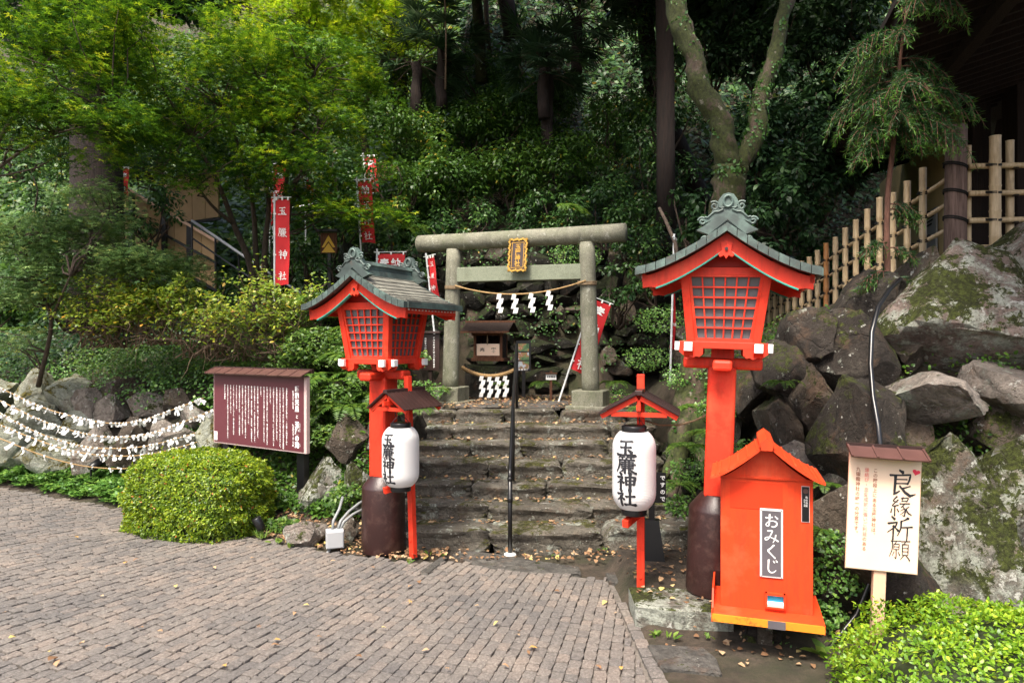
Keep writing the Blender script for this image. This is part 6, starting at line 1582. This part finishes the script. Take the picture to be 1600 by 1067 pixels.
q = on_ground(14000, -9.5, -3.4, 8.6, 12, lambda x, y: (y-np.interp(x, BXL, BYL) > 1.3) & (y-np.interp(x, BXL, BYL) < 2.6)); q = q[fbm(q*1.0, 21, 1.5) > .15]; q[:,2] += rng.uniform(.15,.42,len(q)); q[:,1] -= rng.uniform(0,.3,len(q))
o = leaves('ivy', q, rnd(len(q),.4)+A3(0,-.6,.8), rnd(len(q))+A3(0,-.2,-.5), rng.uniform(.03,.06,len(q)), M['L_cover'], np.clip(rng.normal(.4,.25,len(q)),0,1), None, w=.7)
tag(o, 'ivy trailing down over the pale rocks behind the paper fortunes', 'ivy', kind='stuff')
# small weeds at the paving edge, things one can point at
for k, (px_, py_, n_, L_f) in enumerate([(412,842,40,.13),(400,838,30,.12),(432,850,8,.09),(455,856,6,.06),(672,868,6,.06),(690,870,5,.05),(640,880,7,.06),(1022,995,9,.07),(1048,1000,6,.06),(1290,1030,7,.14),(862,870,4,.05),(940,862,6,.05),(1110,1002,5,.06)]):
    x_, y_ = gp(px_, py_); a = rng.uniform(0, 2*np.pi, n_); grass = L_f > .1 and px_ < 900
    D = np.stack([np.cos(a)*.5, np.sin(a)*.5, np.full(n_, 1. if grass else .35)], 1)
    o = leaves('weed', rnd(n_, .02)*A3(1,1,0), rnd(n_,.4)+np.stack([-np.cos(a),-np.sin(a),np.full(n_,1.)],1), D, rng.uniform(.6,1,n_)*L_f, M['L_fern'], rng.uniform(.4,1,n_), None, w=.08 if grass else .5)
    o.location = Vector((x_, y_, .012 if y_ > 4.6 or px_ < 900 else .02))+o.location; tag(o, ('right one of two tufts of fresh grass by the small spotlight', 'left one of two tufts of fresh grass by the small spotlight', 'small weed between grass tufts and the squat rock', 'tiny weed at the foot of the squat brown rock', 'small weed right of the left drum base', 'tiny weed between drum base and red post', 'small weed in front of the left drum base', 'bright weed against the kerb block under the lantern', 'tiny weed below the kerb block, nearer the fortune box', 'tall leafy weed beside the bottom right bush', 'tiny weed on the lowest step right of the handrail', 'small weed behind the right stand on the lowest step', 'tiny weed under the fortune box tray')[k], 'weed', 'weeds along the paving edge' if not grass else 'grass tufts by the spotlight')

# ------------------------------------------------------------------ trees
def trunk_tube(mb, pts, r0, r1, n=10, jit=.04):
    k = len(pts); return mb.tube(pts, [r0+(r1-r0)*(i/(k-1))**.8 for i in range(k)], n, jit=jit)
def maple(label, base, stems, crowns, mat, per=150, L=(.09,.15), group=None, name='maple_tree', spray_r=(.35,.6), n_sprays=None, tilt=.25, bark='bark', kind='maple', cat='tree'):
    """stems: list of point lists; crowns: (centre, radii, number of sprays)"""
    t = thing(name, label, cat, tuple(base), local=False, group=group)
    tk = MB()
    ends = []
    for pts, r0, r1 in stems:
        P_ = catmull(np.array([np.array(q) for q in pts]), 4) if len(pts) > 2 else np.array([np.array(q) for q in pts]); trunk_tube(tk, list(P_), r0, r1); ends.append(P_)
    tk.build('trunk', M[bark], t, True)
    allp = np.vstack(ends); cs, rs = [], []; br = MB()
    for (c, R_, n_) in crowns:
        c = np.array(c); R_ = np.array(R_)
        for _ in range(n_):
            d = unit(rnd(1))[0]; q = c+d*R_*rng.uniform(.25, 1)**.6; cs.append(q); rs.append(rng.uniform(*spray_r))
            if rng.uniform() < .8:
                j = np.argmin(((allp-q)**2).sum(1)+ (allp[:,2] > q[2]-.1)*3)
                if np.linalg.norm(allp[j]-q) < 2.8: br.tube(list(wander(allp[j], q, 5, .05, -.03)), [.016,.013,.010,.007,.004], 5)
    if br.n: br.build('branches', M[bark], t, True)
    p, N, D, Ls, T = spray_cloud(cs, rs, per, L=L, tilt=tilt)
    k = vis(p, .25); 
    leaves('crown', p[k], N[k], D[k], Ls[k], M[mat], T[k], t, w=.5, kind=kind)
    return t
# many-stemmed maple behind the fortune cords (main one)
b = PP(405, 470, 11.0)
stems = [([b+A3(-.05,0,-.5), PP(392,420,10.9), PP(365,350,10.6), PP(338,280,10.2), PP(300,215,9.8)], .07, .02),
 ([b+A3(.0,.1,-.5), PP(400,400,11.1), PP(396,330,11.0), PP(380,250,10.8), PP(350,170,10.4)], .06, .018),
 ([b+A3(.1,0,-.5), PP(413,400,10.9), PP(420,320,10.7), PP(410,240,10.4), PP(420,140,10.0)], .06, .018),
 ([b+A3(.2,.1,-.5), PP(428,410,11.1), PP(442,330,11.0), PP(452,250,10.7), PP(470,160,10.3), PP(520,60,10)], .055, .015),
 ([b+A3(.25,0,-.5), PP(434,420,10.8), PP(450,350,10.6), PP(462,290,10.3), PP(500,200,10.0)], .045, .012),
 ([PP(365,350,10.6), PP(330,320,10.2), PP(285,260,9.7)], .035, .012)]
maple('many-stemmed green maple spreading behind the notice board', b, stems,
 [(PP(330,150,10.0), (1.9,1.2,.95), 34), (PP(470,170,10.2), (1.2,1.1,1.1), 26), (PP(430,280,10.3), (1.1,1,.5), 10), (PP(560,330,10.4), (.7,.6,.30), 7), (PP(300,250,9.8), (1.2,.9,.35), 9), (PP(250,60,9.6), (2.0,1.3,.6), 20)], 'L_maple', per=250, spray_r=(.45,.8), group='maples over the left bank', tilt=.16)
b = PP(-30, 520, 9.5)
maple('maple at the far left whose layered boughs reach in over the cords', b, [([b+A3(-.3,0,-.6), PP(-60,400,9.5), PP(-50,300,9.4), PP(10,200,9.2), PP(80,90,8.9)], .07, .02), ([PP(-50,300,9.4), PP(60,220,9.0), PP(170,190,8.6)], .028, .008)],
 [(PP(60,120,8.6), (1.4,1.1,.9), 24), (PP(130,200,8.5), (1.3,.9,.35), 14), (PP(90,30,8.6), (1.5,1.1,.4), 12)], 'L_maple', per=250, spray_r=(.4,.75), tilt=.16, group='maples over the left bank')
b = PP(60, 560, 9.9)
maple('pale soft-leaved young maple low at the left edge', b, [([b+A3(0,0,-.4), PP(80,500,9.3), PP(50,430,9.2), PP(30,370,9.1)], .035, .010), ([PP(80,500,9.3), PP(110,430,8.6)], .025, .008)],
 [(PP(70,365,9.1), (1.0,.45,.20), 24), (PP(30,450,9.3), (.7,.4,.30), 16), (PP(120,410,9.2), (.55,.35,.15), 12), (PP(20,525,9.6), (.45,.3,.2), 6), (PP(160,345,9.1), (.35,.35,.08), 6)], 'L_maplep', per=120, L=(.09,.14), tilt=.10, group='maples over the left bank')
b = PP(230, 480, 10.8)
maple('low maple with layered leaves in front of the cedar trunk', b, [([b+A3(0,0,-.4), PP(220,440,10.6), PP(200,400,10.4)], .03, .012)],
 [(PP(215,405,9.2), (.65,.4,.16), 20), (PP(270,415,10.4), (.5,.5,.15), 8), (PP(160,300,10.4), (.5,.4,.12), 8)], 'L_maplep', per=120, L=(.09,.14), tilt=.10, group='maples over the left bank')
# yellow-green tree further up, its backlit look put into the leaf colour
b = PP(560, 420, 15.5)
maple('tall tree up the slope, backlit glow put into its yellow-green leaf colour', b, [([b+A3(0,0,-1.5), PP(575,300,15.2), PP(560,190,14.8), PP(500,80,14.4), PP(440,-30,14)], .12, .05), ([PP(560,190,14.8), PP(600,90,14.6), PP(640,10,14.4)], .06, .03)],
 [(PP(520,60,14.5), (2.0,1.4,1.3), 70), (PP(600,30,15), (1.2,1.2,.9), 26), (PP(430,20,14.5), (1.8,1.2,.9), 44), (PP(560,140,15), (.9,1,.6), 18), (PP(150,0,15),(3.,1.4,.8),30)], 'L_mapley', per=110, L=(.11,.18), spray_r=(.4,.7), group=None, name='broadleaf_tree', kind='maple')
# cedar with a great dark trunk
t = thing('cedar_tree', 'massive dark reddish cedar trunk standing behind the left maples', 'tree', tuple(PP(155,470,12.0)), local=False)
m = MB(); trunk_tube(m, [PP(158,520,12.2), PP(156,440,12.2), PP(152,380,12.2), PP(150,300,12.2), PP(148,150,12.2), PP(146,0,12.2), PP(146,-160,12.2)], .52, .34, 28, .05); m.build('trunk', M['bark_dark'], t, True)
p, N, D, Ls, T = clump_cloud([PP(146,-150,12.2)+rng.normal(0,1,3)*A3(1.6,1.6,.8) for _ in range(26)], [.9]*26, 420, L=(.12,.2)); leaves('crown', p, N, D, Ls, M['L_dark'], T, t)
# forked mossy tree behind the right lantern
t = thing('forked_tree', 'old mossy forked tree trunk rising behind the right tall lantern', 'tree', tuple(PP(1085,700,7.4)), local=False)
def limb(pts, name='trunk', n=22, par=t):
    q = np.array([np.append(PP(a, b_, d_), r_) for a, b_, d_, r_ in pts]); C_ = catmull(q, 6); o = MB().tube([c_[:3] for c_ in C_], [c_[3]*(1+.045*math.sin(i_*1.7+pts[0][0])) for i_, c_ in enumerate(C_)], n, jit=.09).build(name, M['bark_moss'], par, True); return C_
T1 = limb([(1078,720,7.3,.22),(1082,640,7.4,.20),(1092,560,7.5,.19),(1108,460,7.6,.18),(1128,370,7.6,.175),(1138,300,7.6,.175),(1141,262,7.6,.18)])
T2 = limb([(1145,275,7.6,.125),(1132,235,7.6,.135),(1124,188,7.6,.12),(1093,138,7.65,.125),(1086,92,7.7,.105),(1064,44,7.8,.12),(1052,-20,7.9,.11),(1040,-120,8.2,.11)], 'limb')
T3 = limb([(1140,290,7.6,.10),(1160,250,7.6,.10),(1182,208,7.65,.105),(1188,150,7.7,.085),(1210,92,7.8,.09),(1222,30,7.9,.075),(1240,-30,8.1,.09),(1262,-130,8.3,.08)], 'limb')
for pts in ([(1075,660,7.25,.10),(1062,720,7.0,.07),(1050,780,6.8,.04)], [(1090,650,7.2,.10),(1100,720,6.9,.07),(1112,770,6.7,.03)], [(1068,690,7.3,.09),(1040,740,7.2,.05),(1020,770,7.1,.03)]): limb(pts, 'root', 10)
Ps = []; 
for C_ in (T1, T2, T3):
    n_ = 1500; ii = rng.integers(0, len(C_)-1, n_); u = rng.uniform(0,1,n_)[:,None]; c = C_[ii]*(1-u)+C_[ii+1]*u; a = rng.uniform(0, 2*np.pi, n_); k = fbm(c[:,:3]*2.5, 3, 1.4)+.5*np.sin(a*2+c[:,2]*3) > .25
    q = c[:,:3]+np.stack([np.cos(a)*c[:,3], np.sin(a)*c[:,3]*1.0, np.zeros(n_)], 1)*1.04; q = q[k]; Ps.append((q, np.stack([np.cos(a), np.sin(a), np.zeros(n_)], 1)[k]))
p = np.vstack([q[0] for q in Ps]); nn = np.vstack([q[1] for q in Ps])
leaves('climbing_fern', p, nn+rnd(len(p),.4), rnd(len(p))+nn*.5+A3(0,0,-.2), rng.uniform(.03,.06,len(p)), M['L_cover'], np.clip(rng.normal(.25,.2,len(p)),0,1), t, w=.7, kind='diamond')['kind'] = 'stuff'
cs = [np.array([*(T2[-1][:3] if rng.uniform() < .5 else T3[-1][:3])])+rng.normal(0,1,3)*A3(2.4,2.0,.6)+A3(.0,.6,1.5) for _ in range(26)]
p, N, D, Ls, T = clump_cloud(cs, [.8]*26, 300, L=(.12,.2)); leaves('crown', p, N, D, Ls, M['L_dark'], T, t)

# shrubs on the slopes: everyone its own thing
def where(px, py):
    h_ = 'far left' if px < 130 else 'left' if px < 420 else 'left of centre' if px < 600 else 'middle left' if px < 760 else 'centre' if px < 880 else 'right of centre' if px < 1080 else 'right' if px < 1260 else 'far right'
    return h_
def shrub(px, py, d, R_, n, mat, L, label, group, per=420, name='shrub', stem=True, kind='oval', w=.45, up=.7, cat='shrub'):
    c = PP(px, py, d); R_ = np.array(R_); t = thing(name, label, cat, tuple(c-A3(0,0,R_[2])), local=False, group=group)
    cs = [c+unit(rnd(1))[0]*R_*rng.uniform(.2,1)**.6 for _ in range(n)]; rs = rng.uniform(.18,.38,n)*min(1.4, R_[0])
    p, N, D, Ls, T = clump_cloud(cs, rs, per, L=L, up=up); leaves('foliage', p, N, D, Ls, M[mat], T, t, kind=kind, w=w)
    if stem:
        m = MB(); g = c-A3(0,-.2,R_[2]+.25)
        for q in cs[:7]: m.tube(list(wander(g, q, 5, .06)), [.03,.024,.018,.012,.006], 6)
        m.build('stems', M['bark'], t, True)
    return t
# middle: glossy shrubs hanging over the shrine rocks
for k, (px_, py_, d_, rx, rz_, n_) in enumerate([(640,200,13.5,1.1,.7,26),(740,190,13.8,1.2,.7,28),(830,170,14.2,1.1,.7,24),(700,270,12.9,1.0,.6,22),(800,270,12.9,1.1,.6,24),(880,250,13.2,1.0,.7,22),(620,290,12.8,.8,.5,14),(960,200,13.6,1.1,.8,24),(760,120,15,1.2,.6,20),(660,130,15,1.1,.6,18)]):
    shrub(px_, py_, d_, (rx, .7, rz_), n_, 'L_mid', (.06,.105), 'glossy mid-green shrub '+['high above the left torii pillar', 'above the middle of the torii, under the palms', 'left below the big right fan palm', 'just over the left half of the torii', 'just over the plaque of the torii', 'over the right half of the torii', 'beside the latticed timber screen', 'above the right torii pillar', 'at the foot of the bare brown trunk', 'below the left fan palm'][k], 'glossy shrubs above the torii', per=300)
for k, (px_, py_, d_, rx, rz_, n_) in enumerate([(860,330,12.3,.9,.5,18),(950,320,12.2,.9,.6,18),(1010,270,12.6,.9,.8,22),(1000,380,11.6,.7,.5,14),(730,345,12.0,.8,.35,12),(620,370,11.8,.6,.4,10),(520,350,12.2,.7,.5,10),(1040,160,13,.8,.9,18),(1040,60,13.5,.9,.9,18),(640,440,11.2,.5,.35,8),(970,450,10.9,.5,.4,8),(1030,430,10.6,.6,.4,9),(480,410,11.8,.45,.35,9),(530,430,11,.4,.3,8)]):
    shrub(px_, py_, d_, (rx, .6, rz_), n_, 'L_ever', (.055,.10), 'dark evergreen shrub '+['right behind the top beam of the torii', 'hanging past the right end of the top beam', 'high between torii and forked tree', 'between the right torii pillar and the right lantern roof', 'directly behind the left end of the top beam', 'between the arrow board and the torii beam', 'right of the red banners above the left lantern', 'beside the dark straight trunk', 'at the top edge beside the dark straight trunk', 'behind the slender leaning banner', 'right of the right torii pillar', 'left of the right lantern eave', 'left of the yellow arrow board', 'below the yellow arrow board'][k], 'dark evergreen shrubs around the torii', per=260)
for k, (px_, py_, d_, rx, rz_, n_) in enumerate([(1210,230,11,.9,.8,26),(1260,160,11.5,.9,.8,24),(1230,320,10.5,.7,.6,18),(1180,400,10.5,.6,.5,14),(1300,80,12,.9,.8,20),(1200,60,12.5,1.0,.8,22),(1290,260,11,.7,.7,18),(1120,60,13,.8,.8,16),(1350,20,11.5,.9,.6,16),(1090,330,10.5,.5,.6,12),(1250,410,11,.6,.4,12),(1340,200,12,.8,.9,18)]):
    shrub(px_, py_, d_, (rx, .6, rz_), n_, 'L_dark', (.08,.15), 'big-leaved dark shrub '+['just right of the right limb of the forked tree', 'high beside the roof edge of the hall', 'above the right lantern ridge ornament', 'right above the right lantern roof', 'at the top edge left of the hall roof', 'at the top edge in the fork of the tree', 'under the roof corner of the hall', 'seen inside the fork of the mossy tree', 'behind the top of the conifer sapling', 'left of the forked tree above the lantern roof', 'behind the far end of the bamboo fence', 'behind the crown of the conifer sapling'][k], 'dark shrubs right of the forked tree', per=240)
for k, (px_, py_, d_, rx, rz_, n_) in enumerate([(40,330,12.5,1.0,.9,16),(90,430,11.8,.9,.7,14),(230,330,13.8,.8,.6,10),(330,460,11.6,.8,.4,10),(440,380,12.6,.8,.6,10),(20,180,13,1.1,1.0,14),(230,170,14,1.6,1.2,22),(380,200,14,1.4,1.0,20),(250,250,15.4,1.4,.6,14),(500,250,13.8,1.1,.8,16),(-30,480,11.2,.9,.5,12),(540,290,13.2,.8,.5,12),(120,240,13.5,1.1,.8,14)]):
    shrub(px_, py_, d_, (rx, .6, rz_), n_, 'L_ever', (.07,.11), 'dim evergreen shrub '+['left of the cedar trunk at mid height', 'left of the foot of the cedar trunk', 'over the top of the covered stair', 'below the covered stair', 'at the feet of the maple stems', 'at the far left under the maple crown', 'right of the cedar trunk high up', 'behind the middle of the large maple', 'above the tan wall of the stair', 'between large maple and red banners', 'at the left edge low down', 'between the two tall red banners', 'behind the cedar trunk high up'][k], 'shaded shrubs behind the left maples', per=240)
# yellowing twiggy shrub along the top of the left bank
for k, (px_, py_, d_) in enumerate([(160,480,9.3),(240,475,9.2),(320,495,9.1),(400,500,9.1),(455,470,9.4)]):
    c = PP(px_, py_, d_); t = thing('twiggy_shrub', ['leftmost yellowing shrub, leafiest of the five on the left bank', 'yellowing shrub with many leaves right of the cedar foot', 'half bare yellowing shrub straight above the notice board', 'mostly bare twiggy shrub below the maple stems', 'bare pale twigs with few yellow leaves left of the left lantern'][[160,240,320,400,455].index(px_)], 'shrub', tuple(c-A3(0,0,.6)), local=False, group='yellowing shrubs on the left bank')
    m = MB(); ends = []
    for j in range(34):
        a = rng.uniform(0, 2*np.pi); g = c+A3(rng.normal(0,.25), .1, -.55); e = c+A3(math.cos(a)*rng.uniform(.2,.75), math.sin(a)*.35-.2, rng.uniform(-.45,.35)); w_ = wander(g, e, 6, .05, -.06); m.tube(list(w_), [.011,.009,.008,.006,.004,.003], 5); ends.append(w_)
        for _ in range(2): s_ = w_[rng.integers(2,5)]; w2 = wander(s_, s_+rng.normal(0,.2,3), 4, .02); m.tube(list(w2), [.005,.004,.003,.002], 4); ends.append(w2)
    m.build('twigs', M['twig'], t, True)
    q = np.vstack(ends); n_ = 2600 if px_ < 300 else 1200; up_ = q[rng.integers(0, len(q), n_*3)]; up_ = up_[np.argsort(-up_[:,2]+rng.normal(0,.12,len(up_)))][:n_]
    p = up_+rnd(n_,.05)+A3(0,-.02,.03); leaves('foliage', p, rnd(n_,.4)+A3(0,-.4,1), rnd(n_), rng.uniform(.04,.075,n_), M['L_yellow'], np.clip(rng.normal(.45,.22,n_),0,1), t, w=.5)
# bare twiggy bush by the lantern
# palms -----------------------------------------------------------------
def palm(label, px, py, d, h, n_fr, trunk=True, grp='fan palms up the slope'):
    c = PP(px, py, d); t = thing('fan_palm', label, 'palm', tuple(c-A3(0,0,h)), local=False, group=grp)
    m = MB(); trunk_tube(m, list(wander(c-A3(0,0,h), c, 7, .02)), .11, .10, 12, .12); m.build('trunk', M['bark_dark'], t, True)
    st_ = MB(); Ps, Ns, Ds, Ls = [], [], [], []
    for k in range(n_fr):
        a = rng.uniform(0, 2*np.pi); el = rng.uniform(-.7, 1.0); d0 = A3(math.cos(a)*math.cos(el), math.sin(a)*math.cos(el), math.sin(el)); s_ = rng.uniform(.45,.75); e = c+d0*s_; st_.tube([c, c+d0*s_*.5+A3(0,0,.04), e], .008, 5)
        side = unit(np.cross(d0, A3(0,0,1))+1e-6); nrm = np.cross(side, d0)
        for th in np.linspace(-1.7, 1.7, 26):
            dd = d0*math.cos(th)+side*math.sin(th); Ps.append(e); Ns.append(nrm+side*.2*(1 if int(th*10)%2 else -1)); Ds.append(dd+A3(0,0,-.22)); Ls.append(rng.uniform(.40,.52)*(1-.12*abs(th)))
    st_.build('leaf_stalks', M['bark'], t)
    leaves('fronds', np.array(Ps), np.array(Ns), np.array(Ds), np.array(Ls), M['L_palm'], np.clip(rng.normal(.5,.25,len(Ps)),0,1), t, w=.075, kind='oval', fold=.3)
palm('fan palm with drooping pleated fronds at the top centre', 690, 60, 13.6, 1.4, 30)
palm('fan palm at the upper middle left of the bare brown trunk', 650, 100, 13.6, 1.0, 22)
palm('large fan palm right of the bare brown trunk', 850, 85, 12.8, 1.2, 30)
palm('fan palm hanging over the dark slope left of the forked tree', 900, 30, 12.8, 1.0, 26)
palm('lower fan palm above the middle of the torii', 855, 120, 13.0, 1.4, 16)
# bare trunks beyond
for lab, pts, r0, r1, mt_ in (('slender bare brown trunk between the two fan palms', [(752,130,14.5),(750,60,14.4),(745,0,14.3),(738,-90,14.2)], .13, .10, 'bark_moss'),
    ('dark straight trunk just left of the forked tree', [(1040,360,12),(1040,230,12),(1040,120,12),(1038,0,12),(1036,-90,12)], .17, .14, 'bark_dark'),
    ('second thin trunk behind the bare brown one', [(765,90,15.5),(760,30,15.5),(757,-80,15.4)], .06, .05, 'bark'),
    ('dim trunk at the top right of the fan palms', [(800,60,16),(790,0,16),(785,-80,16)], .2, .18, 'bark_dark'),
    ('curved dead stem low on the slope left of the right lantern roof', [(1060,420,8.7),(1055,380,9.0),(1040,345,9.3),(1030,325,9.4)], .03, .02, 'bark'),
    ('pale hanging vine stem in front of the palms', [(696,140,13),(697,60,13),(695,0,13),(694,-60,13)], .018, .015, 'twig')):
    t = thing('tree_trunk' if 'vine' not in lab else 'vine_stem', lab, 'tree' if 'vine' not in lab else 'vine', tuple(PP(*pts[0])), local=False)
    m = MB(); trunk_tube(m, [PP(*q) for q in pts], r0, r1, 12, .06); m.build('trunk' if 'vine' not in lab else 'stem', M[mt_], t, True)
# tall trees whose crowns shade the slope (their trunks rise out of the picture)
def shade_tree(label, x, y, zc, R_, n, tr=.25, mat='L_dark', foot=None):
    fx, fy = foot or (x, y)
    t = thing('tall_tree', label, 'tree', (fx, fy, float(ground_z(fx, fy))), local=False)
    m = MB(); trunk_tube(m, list(wander((fx, fy, float(ground_z(fx, fy))-.2), (x, y, zc+1), 8, .08)), tr, tr*.5, 12, .05)
    cs = [A3(x, y, zc)+unit(rnd(1))[0]*np.array(R_)*rng.uniform(.1,1)**.5 for _ in range(n)]
    for q in cs[::3]: m.tube(list(wander(A3(x, y, zc-.8), q, 4, .1)), [.07,.05,.03,.015], 6)
    m.build('trunk', M['bark_dark'], t, True)
    p, N, D, Ls, T = clump_cloud(cs, [.95]*n, 150, L=(.16,.26)); leaves('crown', p, N, D, Ls, M[mat], T, t)
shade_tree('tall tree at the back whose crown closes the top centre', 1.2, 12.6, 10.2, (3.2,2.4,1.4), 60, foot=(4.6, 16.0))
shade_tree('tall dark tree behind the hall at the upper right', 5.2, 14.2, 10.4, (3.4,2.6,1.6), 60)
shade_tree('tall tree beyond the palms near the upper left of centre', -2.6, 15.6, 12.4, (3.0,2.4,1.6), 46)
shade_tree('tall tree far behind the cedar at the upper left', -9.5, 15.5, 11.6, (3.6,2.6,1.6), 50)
# conifer sapling at the bamboo fence
c = PP(1388, 440, 6.15); t = thing('conifer_sapling', 'young conifer with drooping bright-tipped sprays growing beside the bamboo fence', 'tree', tuple(c), local=False)
spn = [c+A3(0,0,-.15), PP(1386,330,6.1), PP(1396,220,6.1), PP(1402,150,6.1), PP(1408,80,6.1), PP(1420,-10,6.1)]
C_ = catmull(np.array(spn), 6); m = MB(); trunk_tube(m, list(C_), .029, .010, 10, .08); m.build('trunk', M['bark_red'], t, True)
tw = MB(); Ps, Ds, Ts = [], [], []
def twig(a, d, L_t, lvl):
    n_ = 9; u = np.linspace(0, 1, n_)[:,None]; d = d/np.linalg.norm(d); q = a+d*u*L_t+A3(0,0,-1)*(u**2)*L_t*(.6 if lvl == 0 else .8)
    tw.tube(list(q), [.007-.0045*k/n_ if lvl == 0 else .003 for k in range(n_)], 4)
    if lvl == 0:
        for k in range(2, n_):
            for sg in (-1, 1): s_ = np.cross(d, A3(0,0,1)); twig(q[k], d*.6+s_*sg*.6+rnd(1,.2)[0]+A3(0,0,-.5), L_t*.48*rng.uniform(.6,1.1), 1)
    m_ = int(L_t*(230 if lvl else 110)); uu = rng.uniform(.1,1,m_); i0 = np.minimum((uu*(n_-1)).astype(int), n_-2); f = (uu*(n_-1)-i0)[:,None]
    pos = q[i0]*(1-f)+q[i0+1]*f; tg = unit(q[i0+1]-q[i0]); Ps.append(pos); Ds.append(tg*.9+rnd(m_,.45)); Ts.append(np.clip(.15+.75*uu**2*(1 if lvl else .5)+rng.normal(0,.1,m_),0,1))
for k in range(38):
    u = rng.uniform(.42, 1); a = C_[int(u*(len(C_)-1))]; an = rng.uniform(0, 2*np.pi); twig(a, A3(math.cos(an), math.sin(an), .25), (.50*(1-.45*abs(u-.65)))*rng.uniform(.6,1.1), 0)
for py_ in (380, 425, 320): twig(np.array(PP(1388, py_, 6.1)), A3(-1 if py_ != 320 else 1, -.2, .3), .22, 0); twig(np.array(PP(1388, py_+8, 6.1)), A3(.9,-.2,.3), .18, 0)
tw.build('branches', M['bark_red'], t, True); p = np.vstack(Ps); D = np.vstack(Ds)
leaves('needles', p, rnd(len(p)), D, rng.uniform(.045,.075,len(p)), M['L_conif'], np.concatenate(Ts), t, w=.13, kind='diamond')
# trailing stalks among the bamboo etc. end
